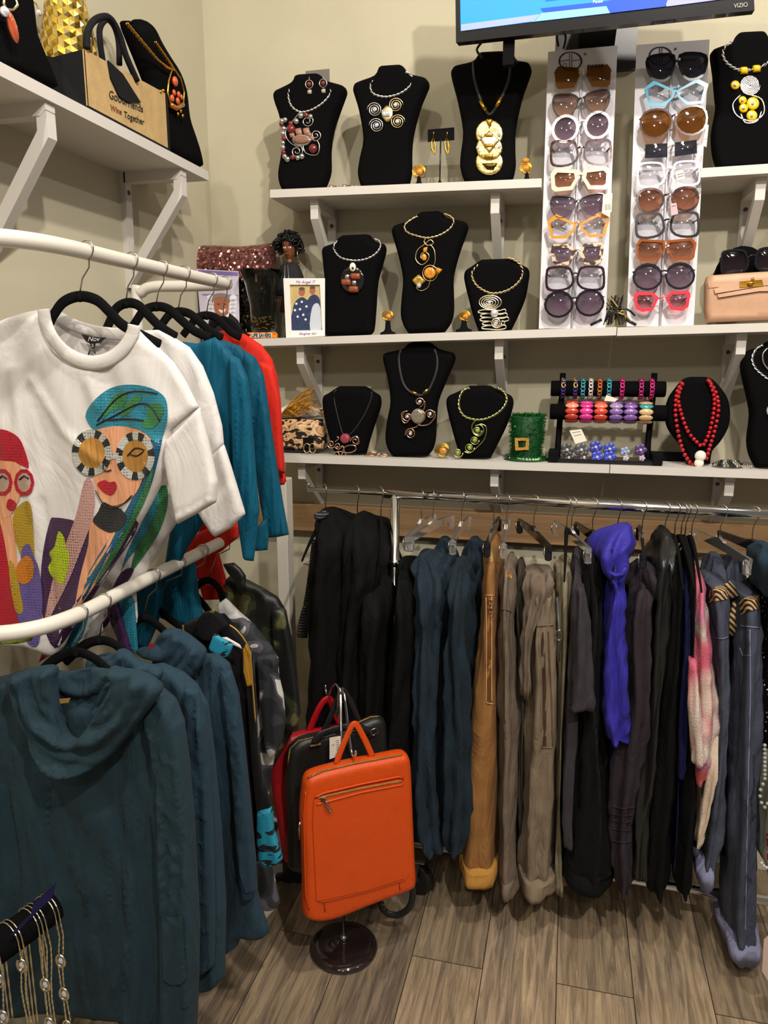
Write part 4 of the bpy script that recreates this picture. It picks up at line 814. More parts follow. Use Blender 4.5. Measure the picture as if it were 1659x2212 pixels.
# picture frame
pl = Pl(PY(2.045)(655, 665), (0, -1, .05)); t = thing('picture_frame', 'white frame with handwriting around a photo of two people', 'picture frame', pl(655, 730)); t.location.z = S2z(-.77)+.001; WL[t.name] = V(t.location)
O4 = [(612, 601), (702, 601), (702, 726), (618, 730)]; I4 = [(626, 615), (691, 615), (696, 713), (630, 714)]
m = MB(); n = 4; A = pxs(O4, pl, .006)+pxs(I4, pl, .006)+pxs(O4, pl, -.006)+pxs(I4, pl, -.002)
m.add(A, [f for i in range(4) for j in [(i+1) % 4] for f in ([i, j, 4+j, 4+i], [j, i, 8+i, 8+j], [4+i, 4+j, 12+j, 12+i])]+[[8, 9, 10, 11]], False); m.build('frame', M('frame_white', '#eeebe6', .4), t)
blob(t, I4, pl, M('photo_ground', '#c8b078', .4, var=.1, vs=25), 'photograph', .0, 0, .002)
blob(t, [(630, 713), (632, 672), (636, 655), (645, 645), (655, 642), (664, 648), (670, 640), (680, 636), (690, 645), (692, 668), (695, 712)], pl, M('navy_print', '#2c3a5c', .5, var=.35, vs=130), 'photographed_clothes', .0006)
for x, y, r in ((652, 630, 7), (675, 627, 6.5)): blob(t, ring(x, y, r, r*1.3, 12), pl, SKP, 'photographed_face', .001, 0); blob(t, ring(x, y-r*.9, r*.95, r*.5, 10), pl, M('dark_hair_print', '#5a4a40', .6), 'photographed_hair', .0014, 0)
for x, y in ((640, 656), (648, 668), (637, 670), (655, 680), (643, 684), (662, 662), (652, 652), (660, 690)): blob(t, ring(x, y, 2.6, 2.6, 8), pl, wm, 'photographed_dot', .0012, 0)
blob(t, [(670, 712), (674, 665), (686, 655), (693, 672), (694, 712)], pl, M('pale_blue_print', '#c8d0dc', .4), 'photographed_pale_area', .0011)  # pale blue-grey shape over the right-hand person's clothes
PUR = M('purple_marker', '#8a4ab0', .6)
text('My Angel ♡', pl, 639, 612, 42, PUR, t, thick=.007, shear=.3); text('Daughter Girl', pl, 646, 723, 38, PUR, t, thick=.007, shear=.3)
# doll
pl = PY(2.12); t = thing('doll', 'dark-skinned doll with curly black hair and a black cape behind the frame', 'doll', pl(628, 720)); t.location.z = S2z(-.8)+.001; WL[t.name] = V(t.location)
DS = M('doll_skin', '#7a452c', .35); hc = pl(625, 537); s = (pl(635, 537)-pl(625, 537)).length/10
m = MB(); k = 16
prof = [(1, 22), (7, 19), (10, 12), (12.5, 4), (14, -4), (14.5, -10), (12.5, -17), (8, -22), (1, -24)]
m.lathe([(r*s, -z*s) for r, z in prof], hc, 18); m.ball(hc+V((0, -14*s, -5*s)), 2*s, 8)
for zz, dx in ((-15, 0), (-90, 0)): pass
m.tube([hc+V((0, 0, -18*s)), hc+V((0, 0, -34*s))], [5*s, 5.5*s], 8)
zf = t.location.z
m.tube([hc+V((0, 0, -32*s)), hc+V((0, 0, -50*s)), hc+V((0, 0, -80*s)), hc+V((0, 0, -110*s))], [8*s, 15*s, 11*s, 15*s], 10)
for sx in (-1, 1):
    m.tube([hc+V((sx*15*s, 0, -40*s)), hc+V((sx*24*s, -2*s, -68*s)), hc+V((sx*27*s, -6*s, -95*s))], [5*s, 4*s, 3*s], 8)
    for f in range(4): a = hc+V((sx*27*s+(f-1.5)*1.5*s, -6*s, -95*s)); m.tube([a, a+V((0, -1*s, -7*s)), a+V((0, -2.5*s, -10*s))], .9*s, 5)
    a = hc+V((sx*25*s, -7*s, -94*s)); m.tube([a, a+V((-sx*3*s, -3*s, -4*s))], .9*s, 5)
    m.tube([hc+V((sx*7*s, 0, -108*s)), hc+V((sx*7*s, 0, -140*s)), V((hc.x+sx*7*s, hc.y, zf+.006))], [8*s, 5*s, 3.5*s], 8); m.ball(V((hc.x+sx*7*s, hc.y-5*s, zf+.006)), 5*s, 8, (1, 1.8, .9))
m.build('body', DS, t)
for sx in (-1, 1):
    c = hc+V((sx*5.5*s, -12.6*s, 0)); m = MB(); m.ball(c, 2.8*s, 10, (1.2, .5, .8)); m.build('eye', M('eye_white', '#e8ddcf', .2), t); m = MB(); m.ball(c+V((0, -1.2*s, 0)), 1.4*s, 8, (1, .5, 1)); m.build('iris', M('iris_brown', '#3a1c0c', .2), t)
    m = MB(); m.tube([c+V((-3*s, -1*s, 4*s)), c+V((0, -1.4*s, 5*s)), c+V((3*s, -.6*s, 4*s))], .6*s, 4); m.build('eyebrow', M('hair_black', (.008, .007, .007), .5), t)
m = MB(); m.ball(hc+V((0, -12*s, -12*s)), 2.6*s, 8, (1.5, .7, .6)); m.build('lips', M('lip_brown', '#8a3a30', .3), t)
m = MB(); random.seed(5)
for i in range(120):
    a = random.random()*2*PI; e = random.uniform(-.15, 1)*PI/2; d = V((math.cos(a)*math.cos(e), math.sin(a)*math.cos(e), math.sin(e)))
    if d.y < -.1 and d.z < .42 and abs(d.x) < .8: continue
    c = hc+V((-2*s, 0, 3*s))+V((d.x*25*s, d.y*19*s, d.z*22*s)); r0 = random.uniform(4, 6)*s
    q = V((random.uniform(-1, 1), random.uniform(-1, 1), random.uniform(-1, 1))).normalized(); uu = q.orthogonal().normalized(); ww = q.cross(uu)
    m.tube([c+uu*r0*math.cos(j*.8)+ww*r0*math.sin(j*.8)+q*j*.7*s for j in range(16)], 1.7*s, 4)
m.ball(hc+V((-1*s, 8*s, 6*s)), 20*s, 14, (1.05, .8, 1)); m.build('curly_hair', M('hair_black', (.008, .007, .007), .5), t)['kind'] = 'stuff'
m = MB(); m.tube([hc+V((0, 0, -27*s)), hc+V((0, 0, -33*s)), hc+V((0, 0, -52*s)), hc+V((0, 0, -75*s)), hc+V((0, 0, -92*s))], [7*s, 20*s, 28*s, 34*s, 38*s], 20, flat=.6); m.build('cape', M('doll_cape', (.008, .008, .009), .8), t)
m = MB(); m.tube([hc+V((0, 0, -90*s)), hc+V((0, 0, -125*s))], [16*s, 24*s], 16, flat=.8); m.build('skirt', M('doll_skirt', '#3c1014', .7), t)
m = MB(); m.tube([hc+V((1*s, -14*s, -34*s)), hc+V((5*s, -20*s, -62*s)), hc+V((7*s, -23*s, -84*s))], .8*s, 4); m.build('cord', M('doll_silver', '#c8c8cc', .3, .8), t)
m = MB(); m.tube([hc+V((-5*s, -14*s, -34*s)), hc+V((-5*s, -22*s, -88*s))], .8*s, 4); m.build('chain', M('doll_silver', '#c8c8cc', .3, .8), t)
m = MB(); m.tube([hc+V((19*s, -6*s, -2*s)), hc+V((20*s, -7*s, -22*s))], .9*s, 4); m.build('earring', M('doll_silver', '#c8c8cc', .3, .8), t)
# small silver bell by red shirt
m = MB(); c = PY(2.03)(513, 707); m.ball(c, .012, 12); m.ball(c+V((0, 0, .011)), .004, 8); c2 = m; t = obj1('silver_bell', 'tiny silver jingle bell standing between the portrait card and vase', 'bell', m, SILVB, z=S2z(-.87)+.001)
# --- lowest shelf: feather, leopard bag, earring card
SZ = 1.2397; pl = PY(2.09)
t = thing('animal_print_pouch', 'black-trimmed pouch in cream and black animal print, lowest shelf left end', 'bag', pl(655, 975)); t.location.z = SZ; WL[t.name] = V(t.location)
m = MB(); puff(m, [(596, 905), (640, 903), (690, 905), (703, 915), (706, 940), (707, 962), (700, 974), (600, 976)], pl, .035, 16, 6)
for v in m.v: v.z = max(v.z, SZ+.001)
m.build('body', ramp_mat('animal_print', [(0, '#15100c'), (.43, '#1c1410'), (.47, '#c89a6c'), (.56, '#ddbf98'), (.62, '#a87448')], 'noise', 26, .6, .1, 300, (1, 1, 1.5), detail=1, dist=1.8), t)
m = MB(); m.tube([V((p.x, p.y, max(p.z, SZ+.005))) for p in pxs([(598, 974), (650, 975), (698, 973), (708, 962)], pl, .03)], .005, 6); m.build('trim', BLKP, t)
m = MB(); m.tube(pxs([(605, 906), (650, 902), (698, 908)], pl, .01), .003, 6); m.build('zip', BLKP, t)
e = thing('earring_pair', 'gold hoop earrings on a small black card before the animal print pouch', 'earrings', PY(2.03)(666, 975))
m = MB(); m.prism(pxs([(654, 945), (676, 945), (678, 968), (655, 968)], PY(2.035)), (0, .003, 0)); m.build('card', VELV2, e)
for x in (663, 675): m = MB(); m.tube(pxs(ring(x, 968, 7, 10), PY(2.028)), .0016, 5, True); m.build('hoop', GOLDW, e)
random.seed(11); FEA = M('mustard_feather', '#b8801c', .8, var=.2, vs=200); pl = PY(2.12)
t = thing('feather_plume', 'mustard yellow feather plume lying on the animal print pouch', 'feathers', pl(640, 900)); m = MB(); 
for k in range(6):
    a = V((600+k*3, 905-k*4, 0)); e_ = V((random.uniform(640, 700), 842+k*13, 0)); mid = (a+e_)/2+V((0, -18, 0)); pts = [a.lerp(mid, j/8).lerp(mid.lerp(e_, j/8), j/8) for j in range(9)]
    m.tube([pl(p.x, p.y, .01+.004*k) for p in pts], .0008, 4)
    for j in range(60):
        f = j/60*8; i = min(7, int(f)); p = pts[i].lerp(pts[i+1], f-i); sd = 1 if j % 2 else -1; L_ = random.uniform(14, 24); an = random.uniform(.3, .9)*sd
        q = V((p.x+L_*math.cos(an), p.y+L_*math.sin(an), 0)); mm = (p+q)/2+V((0, random.uniform(-3, 3), 0)); m.tube([pl(p.x, p.y, .01+.004*k), pl(mm.x, mm.y, .014+.004*k), pl(q.x, q.y, .012+.004*k)], [.0006, .0009, .0003], 3)
m.build('barbs', FEA, t)
m = MB(); puff(m, [(598, 885), (630, 870), (660, 872), (690, 885), (700, 900), (650, 905), (600, 905)], PY(2.13), .012, 12, 7, fold=folds(.003, .1)); m.build('tissue', M('tissue_white', '#d8d0c8', .8), t)
# rings / flat jewellery
def flatring(label, x, y, mats, rs, n=1, name='bracelet', cat='bracelet', z=SZ, beads=0, tilt=0, Y=2.05, rr=.0014):
    c = PY(Y)(x, y); c.z = z; t = thing(name, label, cat, c)
    for k in range(n):
        r = rs*(1-.12*k); cc = c+V((.004*k, .003*k, .002+.0035*k))
        if beads:
            for i in range(beads):
                a = 2*PI*i/beads; m = MB(); m.ball(cc+V((r*math.cos(a), r*.75*math.sin(a), .0035)), rr, 8); m.build('bead', mats[(i+k) % len(mats)], t)
        else: m = MB(); m.tube([cc+V((r*math.cos(a), r*.75*math.sin(a), .001)) for a in [2*PI*i/20 for i in range(20)]], rr, 5, True); m.build('loop', mats[k % len(mats)], t)
    return t
flatring('rose gold wire earrings lying flat by the tall scroll-pendant bust', 800, 981, (ROSEW, TERRA, GOLDW), .018, 3, 'wire_earrings', 'earrings', Y=2.04)
flatring('gold wire piece lying flat left of the tall scroll-pendant bust foot', 828, 984, (GOLDW, ROSEW), .014, 2, 'wire_brooch', 'brooch', Y=2.03)
flatring('pale green bead bracelet lying before the glitter hat', 1142, 990, (M('mint_bead', '#a8d89a', .25, coat=.4),), .030, 1, beads=22, rr=.0042, Y=2.04)
flatring('dark brown bead bracelet half under the pale green one', 1108, 988, (M('dark_bead', '#3a2a24', .3), SILVB), .022, 1, beads=16, rr=.0036, Y=2.06)
flatring('stack of black and silver bead bracelets right of the red bead necklace', 1572, 1000, (M('jet_bead', (.01, .01, .012), .15, coat=.5), M('jet_bead', '#000'), SILVB, M('olive_bead', '#7a7458', .3)), .033, 3, beads=26, rr=.0042, Y=2.04)
flatring('small gold link bracelet beside the black and silver bead stack', 1612, 1008, (GOLDW, SILVB), .014, 1, beads=10, rr=.0026, Y=2.03)
# glitter hat
pl = PY(2.07); c = pl(1136, 990); c.z = SZ+.0005; sc_ = (pl(1146, 990)-pl(1136, 990)).length/10; t = thing('leprechaun_hat', 'green tinsel top hat ornament with a gold buckle', 'hat', c)
hh = pl(1136, 898).z-c.z; core = MB(); core.lathe([(47*sc_, 0), (48*sc_, .004), (31*sc_, .008), (31*sc_, .012), (35*sc_, hh-.004), (33*sc_, hh), (.001, hh)], c, 24); core.build('crown', M('green_felt', '#06441c', .6), t)
TIN = M('green_tinsel', '#0c7a30', .2, .75, var=.5, vs=300); m = MB(); random.seed(2)
for i in range(2600):
    a = random.random()*2*PI; u = random.random()
    if u < .72: z = random.random()*(hh-.006)+.012; r = (31+5*(z/hh))*sc_; n_ = V((math.cos(a), math.sin(a), 0))
    elif u < .88: z = hh; r = random.random()**.5*33*sc_; n_ = V((math.cos(a)*.3, math.sin(a)*.3, 1)).normalized()
    else: z = .006; r = random.uniform(32, 49)*sc_; n_ = V((math.cos(a)*.6, math.sin(a)*.6, .7)).normalized()
    p = c+V((math.cos(a)*r, math.sin(a)*r, z)); d = (n_+V((random.uniform(-.9, .9), random.uniform(-.9, .9), random.uniform(-.9, .9)))).normalized(); w = d.cross(V((random.random(), random.random(), random.random()))).normalized()*.0006; L_ = random.uniform(.004, .010)
    q = p+d*L_; q.z = max(q.z, c.z+.001); m.add([p-w, p+w, q+w, q-w], [[0, 1, 2, 3]], False)
m.build('tinsel', TIN, t)['kind'] = 'stuff'
m = MB(); cx, cy = 1126, 960; A = pxs([(1112, 946), (1143, 946), (1142, 972), (1113, 973)], pl, .046)+pxs([(1119, 952), (1136, 952), (1135, 966), (1120, 967)], pl, .046); m.add(A+[p+V((0, .003, 0)) for p in A], [f for i in range(4) for j in [(i+1) % 4] for f in ([i, j, 4+j, 4+i], [8+i, 12+i, 12+j, 8+j], [i, 8+i, 8+j, j], [4+i, 4+j, 12+j, 12+i])], False); m.build('buckle', M('glitter_gold', '#c8943a', .35, .6, bump=1, bs=600), t)
# ================================================================ bracelet rack
Yr = 2.10; pl = PY(Yr); c = pl(1305, 1000); t = thing('bracelet_rack', 'black velvet bracelet rack with two bars and a tray', 'bracelet display', c); t.location.z = SZ; WL[t.name] = V(t.location)
def bar(x0, x1, y, Y, r, nm='padded_bar'):
    p = PY(Y); a = p(x0, y); b_ = p(x1, y); b_.z = a.z; m = MB(); m.tube([a, a+(b_-a)*.01, b_-(b_-a)*.01, b_], [r*.9, r, r, r*.9], 20); m.build(nm, VELV, t); return a, b_
a1, b1 = bar(1190, 1438, 839, 2.11, .021); a2, b2 = bar(1188, 1440, 889, 2.07, .021)
for x in (1212, 1410):
    u = PY(2.12)(x+4, 806); w = PY(2.05)(x-8, 985); w.z = SZ+.006; m = MB(); m.tube([u+V((0, .005, 0)), V((u.x, 2.12, u.z-.05)), V((w.x, 2.10, SZ+.05)), w+V((0, .03, 0))], .008, 4, flat=.8); m.build('side_post', VELV2, t)
for xa, xb, nm in ((1184, 1206, 'end_block'), (1410, 1432, 'end_block')):
    p = PY(2.02); A_ = p(xa, 990); B_ = p(xb, 990); m = MB(); m.box(((A_.x+B_.x)/2, 2.06, SZ+.015), (abs(B_.x-A_.x), .085, .029), bev=.002); m.build(nm, VELV2, t)
A_ = PY(2.02)(1206, 990); B_ = PY(2.02)(1410, 990); m = MB(); m.box(((A_.x+B_.x)/2, 2.06, SZ+.006), (abs(B_.x-A_.x), .08, .010)); m.build('tray', BLKP, t)
def chainmat(c): return M('chain_'+c[1:], c, .3, .35, coat=.3)
for x, cols in ((1217, ('#3a3a9a', '#d8a83a', '#7a2a2a')), (1243, ('#3a3a8a', '#d8b83a', '#8a2a2a')), (1259, ('#4aa0b0', '#3a8aa0', '#6aa0c0')), (1276, ('#dcd4c8', '#e4ddd4')), (1295, ('#c87a2a', '#c85a3a', '#3a9aaa', '#6a4a7a')), (1315, ('#3a9ab0', '#4aaabb', '#c8c8c0')), (1343, ('#c82a7a', '#d83a8a')), (1384, ('#c82a7a', '#a83a7a', '#d84a90')), (1407, ('#c82a7a', '#d83a8a'))):
    names = {1217: 'navy and gold', 1243: 'yellow and navy', 1259: 'turquoise', 1276: 'white', 1295: 'orange and teal', 1315: 'sky blue', 1343: 'bright pink', 1384: 'pink and plum', 1407: 'magenta'}
    tt = thing('chain_bracelet', names[x]+' chunky chain bracelet on the upper bar of the bracelet rack', 'bracelet', pl(x, 839), 'chain bracelets on the rack'); cen = PY(2.11)(x, 839); cen.z = a1.z; N_ = 16; R_ = .026
    for i in range(N_):
        a = PI*2*i/N_; q = cen+V((0, -R_*math.cos(a), R_*math.sin(a))); tn = V((0, math.sin(a), math.cos(a))); sd = V((1, 0, 0)); nn = tn.cross(sd)
        if i % 2: sd, nn = (sd+nn*.5).normalized(), nn
        m = MB(); m.tube([q+tn*.0075*math.cos(b_)+sd*.0052*math.sin(b_) for b_ in [2*PI*j/10 for j in range(10)]], .0016, 5, True); m.build('chain_link', chainmat(cols[i % len(cols)] if len(cols) < 3 else cols[(i*len(cols)//N_+i % 2) % len(cols)]), tt)
for x, cols, nm in ((1235, ('#b83a24', '#e08a70', '#a83220'), 'coral red'), (1266, ('#d8308a', '#c82a7a', '#b83a80'), 'hot pink'), (1297, ('#c8402c', '#d86a50', '#b04030'), 'orange red'), (1330, ('#7a5a9a', '#9a82a8', '#6a4a8a'), 'lilac'), (1361, ('#8058a0', '#7a5298', '#54386a'), 'purple'), (1394, ('#c8a878', '#2a8a8a', '#c08a6a'), 'teal and tan')):
    tt = thing('cuff_bracelet', nm+' glossy segment stretch bracelet on the lower padded bar', 'bracelet', pl(x, 889), 'segment bracelets on the rack'); cen = PY(2.07)(x, 889); cen.z = a2.z; R_ = .0255; N_ = 10
    for i in range(N_):
        a = PI*2*i/N_+.15; q = cen+V((0, -R_*math.cos(a), R_*math.sin(a))); Q = Matrix.Rotation(-a, 3, 'X'); m = MB(); m.ball(q, .0092, 12, (2.0, .55, 1.0), Q.to_quaternion()); m.build('segment', M('resin_'+cols[i % len(cols)][1:], cols[i % len(cols)], .12, coat=.9), tt)
card('price_tag', 'cream price tag dangling under the segment bracelets', 'tag', [(1230, 930), (1256, 927), (1268, 952), (1243, 959)], PY(2.035), lines=[((1236, 935), (1254, 932)), ((1240, 942), (1256, 938))])
card('price_tag', 'cream price tag tucked between the two rows of bracelets', 'tag', [(1310, 853), (1335, 862), (1328, 868), (1305, 866)], PY(2.06))
def flower(label, x, y, r, colr, Y, z=None):
    p = PY(Y); c = p(x, y); tt = thing('flower_earring', label, 'earring', c, 'flower earrings on the bracelet rack tray'); s = .0013*r; mm = M('enamel_'+colr[1:], colr, .25, coat=.5)
    for k in range(5): a = 2*PI*k/5; m = MB(); m.ball(c+V((math.cos(a)*s*.6, 0, math.sin(a)*s*.6)), s*.48, 8, (1, .4, 1)); m.build('petal', mm, tt)
    m = MB(); m.ball(c+V((0, -.003, 0)), s*.28, 8); m.build('centre', RHINE, tt)
for x, y, r, cl, nm in ((1225, 972, 14, '#4c4c52', 'grey upper left'), (1256, 972, 14, '#54545a', 'grey upper right'), (1229, 988, 11, '#3e3a38', 'charcoal lower left'), (1262, 988, 12, '#45403e', 'charcoal lower right'), (1287, 966, 13, '#3a48a8', 'blue upper left'), (1317, 970, 13, '#3a50b0', 'blue upper right'), (1290, 987, 12, '#3c4cc0', 'cobalt lower left'), (1317, 987, 12, '#3a4ac0', 'cobalt lower right'), (1350, 976, 10, '#8a9ab8', 'pale crystal'), (1384, 972, 12, '#5a3a7a', 'violet crystal'), (1352, 990, 6, '#c8b8c0', 'tiny pink'), (1387, 990, 6, '#b8a8b8', 'tiny silver')):
    flower(nm+' flower earring on the bracelet rack tray', x, y, r, cl, 2.035 if y < 980 else 2.025)
m = MB(); cc = PY(2.14)(1425, 965); cc.z = SZ; m.box(cc+V((.02, 0, .012)), (.10, .03, .022), bev=.003); obj1('black_riser', 'low black block behind the bracelet rack and red necklace display', 'display block', m, VELV2)
# ================================================================ clutch, sunglasses on black dome
BEI = M('beige_leather', '#c49a7c', .4, var=.03, vs=60, bump=.15, bs=500)
pl = PY(2.04); t = thing('clutch_bag', 'beige leather clutch with a gold turn-lock', 'handbag', pl(1600, 700)); t.location.z = S2z(.35)+.001; WL[t.name] = V(t.location)
m = MB(); puff(m, [(1521, 612), (1524, 600), (1532, 595), (1600, 590), (1720, 583), (1735, 600), (1735, 690), (1524, 698), (1520, 670)], pl, .03, 10, 9, back=.8, fold=lambda x, y: .0008*math.sin(y*.1))
for v in m.v: v.z = max(v.z, S2z(.35)+.001)
m.build('body', BEI, t); bv = m.bvh()
m = MB(); patch(m, [(1527, 600), (1600, 592), (1730, 585), (1730, 612), (1600, 616), (1531, 622)], bv, .003, 8); m.build('flap', BEI, t)
for q in ([(1542, 624), (1602, 606), (1735, 602), (1735, 612), (1650, 617), (1545, 634)], [(1550, 636), (1650, 618), (1735, 620), (1735, 628), (1640, 629), (1552, 643)]): m = MB(); patch(m, q, bv, .006, 7); m.build('strap', BEI, t)
m = MB(); patch(m, [(1598, 608), (1646, 604), (1650, 618), (1598, 621)], bv, .008, 5); m.build('lock_plate', GOLD, t); m = MB(); m.ball(pl(1622, 612, .042), .006, 10, (1.3, .8, .8)); m.ball(pl(1626, 603, .042), .004, 8); m.build('turn_lock', GOLD, t)
# black dome stand with sunglasses
pl = PY(2.13); m = MB(); puff(m, [(1538, 600), (1548, 575), (1562, 552), (1585, 536), (1605, 530), (1625, 534), (1645, 545), (1660, 560), (1668, 600), (1668, 690), (1538, 695)], pl, .02, 14, 8)
for v in m.v: v.z = max(v.z, S2z(.35)+.001)
obj1('round_display', 'round black velvet display behind the beige clutch', 'display', m, VELV)
P3 = Pl(PY(2.07)(1600, 570), (0, -1, 0))
G('big square black sunglasses resting on the round display above the clutch', P3, (1588, 566), (1660, 561), 28, 25, 'square', 'black', 'blk', 4, up=.0, group='glasses beside the clutch')
# key/charm cluster between the stands
random.seed(21); pl = PY(2.04); t = thing('charm_cluster', 'tangled cluster of black and silver charms between the two eyewear displays', 'charms', pl(1330, 705)); t.location.z = S2z(.1)+.0008; WL[t.name] = V(t.location)
zf = t.location.z
for i in range(64):
    a = random.uniform(-1.1, 1.1); L_ = random.uniform(18, 50); x0 = 1331+random.uniform(-8, 8); y0 = 672+random.uniform(-8, 6)
    pts = [(x0, y0), (x0+math.sin(a)*L_*.6, y0-math.cos(a)*L_*.3+random.uniform(0, 14)), (x0+math.sin(a)*L_, min(702, y0+random.uniform(4, 34)))] if i % 3 else [(x0, y0), (x0+math.sin(a)*16, y0-math.cos(a)*24), (x0+math.sin(a)*20, y0-math.cos(a)*30)]
    o_ = random.uniform(0, .02); m = MB(); m.tube([V((p.x, p.y, max(p.z, zf+.002))) for p in pxs([(q.x, q.y) for q in cr([V((*q, 0)) for q in pts], 3, False)], pl, o_)], random.choice((.0014, .0022, .003)), 5); m.build('strap', random.choice((BLKP, BLKP, M('gunmetal', '#77736c', .3, .8), M('dull_gold', '#9a8a5a', .35, .8))), t)
for a, b_ in (((1300, 690), (1276, 702)), ((1352, 690), (1374, 702))): m = MB(); m.tube([V((p.x, p.y, max(p.z, zf+.003))) for p in pxs([a, b_], pl, .02)], .0035, 6); m.build('clasp', BLKP, t)
# ================================================================ chrome rolling rack
YR = 1.87; pr = PY(YR); BZ = lambda x: 1.166-.012*(x+.67)/1.13
xa = pr(665, 1057).x; xm = pr(828, 1066).x; xp = pr(853, 1090).x
t = thing('rolling_rack', 'chrome rolling clothes rack along the back wall', 'clothes rack', (xp, YR, 0))
m = MB(); m.tube([(xa, YR, BZ(xa)), (.95, YR, BZ(.95))], .0062, 12); m.tube([(xa, YR, BZ(xa)), (xa, YR, BZ(xa)+.012), (xa+.006, YR, BZ(xa)+.016)], .003, 6); m.build('extension_rod', CHROME, t)
m = MB(); m.tube([(xm, YR, BZ(xm)), (.93, YR, BZ(.93))], .0125, 16); m.build('hanging_rail', CHROME, t)
m = MB(); m.tube([(xp, YR, BZ(xp)), (xp, YR, .14)], .0125, 14); m.build('upright_post', CHROME, t)
m = MB(); m.tube([(xp, YR, .97), (xp, YR, .985)], .0165, 14); m.tube([(xp, YR-.01, .977), (xp+.022, YR-.012, .977)], .004, 6); m.build('locking_collar', CHROME, t)
m = MB(); m.tube([(xp, YR, .137), (.93, YR, .137)], .012, 12); m.build('base_rail', CHROME, t)
m = MB(); m.tube([(xp, YR-.2, .128), (xp, YR+.22, .128)], .013, 12); m.build('foot_bar', CHROME, t)
def caster(x, y, w=.049):
    m = MB(); q = V((1, -.35, 0)).normalized(); m.lathe([(.001, -.014), (.030, -.013), (.043, -.016), (w, -.010), (w, .010), (.043, .016), (.030, .013), (.001, .014)], (x, y, w), 26, q.cross(V((0, 0, 1)))); wh = m.build('caster_wheel', M('caster_rubber', (.012, .012, .012), .45), t)
    h = MB(); h.lathe([(.001, -.018), (.014, -.018), (.014, .018), (.001, .018)], (x, y, w), 14, q.cross(V((0, 0, 1)))); h.build('hub', M('caster_hub', '#232325', .3), wh)
    f = MB(); sd = q.cross(V((0, 0, 1)))
    for s in (-1, 1): f.prism([V((x, y, w))+sd*s*.021+q*a+V((0, 0, b)) for a, b in ((-.008, -.008), (.008, -.008), (.02, .06), (-.02, .06))], sd*.002*s)
    f.box((x, y, w+.062), (.05, .05, .004)); f.build('caster_fork', STEEL, t)
caster(-.362, 1.855); caster(xp+.02, 2.08)
# ================================================================ hangers and clothes on it
def hook(mb, c, r=.014, drop=.07, ang=0, wr=.0014):
    """wire hook over a rail at c, ending drop below"""
    d = V((math.sin(ang), -math.cos(ang), 0)); pts = [c+d*(r*math.cos(a))+V((0, 0, r*math.sin(a))) for a in [PI*1.02-i*PI*1.25/9 for i in range(10)]]
    pts += [c+d*(r*.35)+V((0, 0, -r*1.5)), c+V((0, 0, -r*2.4)), c+V((0, 0, -drop))]
    mb.tube(pts, wr, 6)
ACR = M('smoked_acrylic', (.01, .01, .012), .12, coat=.5)
def clip_hanger(label, x, dark=False, ang=0, drop=.075, w=.155, flip=0):
    X = pr(x, 1080).x; c = V((X, YR, BZ(X)-.001+.002)); mat = ACR if dark else CLEAR
    t = thing('clip_hanger', label, 'hanger', c+V((0, 0, -drop)), 'clip hangers on the chrome rack'); m = MB(); hook(m, c, .0155, drop, ang+.5); m.build('hook', STEEL, t)
    d = V((math.sin(ang), -math.cos(ang), 0)); z = c+V((0, 0, -drop-.012)); m = MB(); sd = d.cross(V((0, 0, 1)))
    P = [z-d*w+V((0, 0, -.004)), z-d*w+V((0, 0, .010)), z-d*.03+V((0, 0, .016)), z+V((0, 0, .024)), z+d*.03+V((0, 0, .016)), z+d*w+V((0, 0, .010)), z+d*w+V((0, 0, -.004))]
    m.prism([p-sd*.004 for p in P], sd*.008); m.build('arm', mat, t)
    for s in (-1, 1):
        p = z+d*(w-.012)*s+V((0, 0, -.012)); m = MB(); m.box(p, (.016, .013, .036), bev=.003); k = m.build('clip', mat, t); m = MB(); m.tube([p+V((-.009, 0, .016)), p+V((-.011, -.004, 0)), p+V((-.006, 0, -.014))], .0012, 5); m.build('clip_spring', STEEL, k)
    return t
def flock_hanger(label, x, ang=0, drop=.075, w=.19, mat=None, group='flocked hangers on the chrome rack', c=None, dr2=.075):
    if c is None: X = pr(x, 1080).x; c = V((X, YR, BZ(X)+.001))
    t = thing('flocked_hanger', label, 'hanger', c+V((0, 0, -drop)), group); m = MB(); hook(m, c, .0155, drop, ang+.5); m.build('hook', STEEL, t)
    d = V((math.sin(ang), -math.cos(ang), 0)); z = c+V((0, 0, -drop)); m = MB()
    P = [z+d*(w*u)+V((0, 0, -dr2*abs(u)**1.5+.002)) for u in [i/8-1 for i in range(17)]]
    m.tube(P, [.004+.006*(1-abs(i/8-1)) for i in range(17)], 8, flat=.55, up=d.cross(V((0, 0, 1)))); m.build('shoulders', mat or VELV2, t); return t
def garment(name, label, cat, rows, mat, d=.17, top=.04, ft=.14, rib=.004, nf=7, seed=1, k=34, Yc=YR, grp='clothes on the chrome rack', pw=2.3, extra=None):
    n = len(rows); y0 = rows[0][0]; y1 = rows[-1][0]; R = []
    for y, a, b in rows:
        u = min(1, (y-y0)/(y1-y0)/ft); h = top+(d-top)*math.sin(u*PI/2); R.append((y, a, b, Yc-h, Yc+min(h, .19)))
    m = MB(); loft(m, R, k, rib, nf, seed, pw=pw)
    if extra:
        t = thing(name, label, cat, m.v[0]*0+V((sum(v.x for v in m.v)/len(m.v), Yc, min(v.z for v in m.v))), grp); m.build('body', mat, t); return t, m
    o = m.build(name, mat); return tag(o, label, cat, grp), m
def fab(n, c, **k):
    k.setdefault('rough', .85); k.setdefault('sheen', .02); k.setdefault('spec', .2); k.setdefault('wr', .55); k.setdefault('bump', .25); k.setdefault('bs', 700); k.setdefault('var', .06); k.setdefault('vs', 18); return M(n, c, **k)
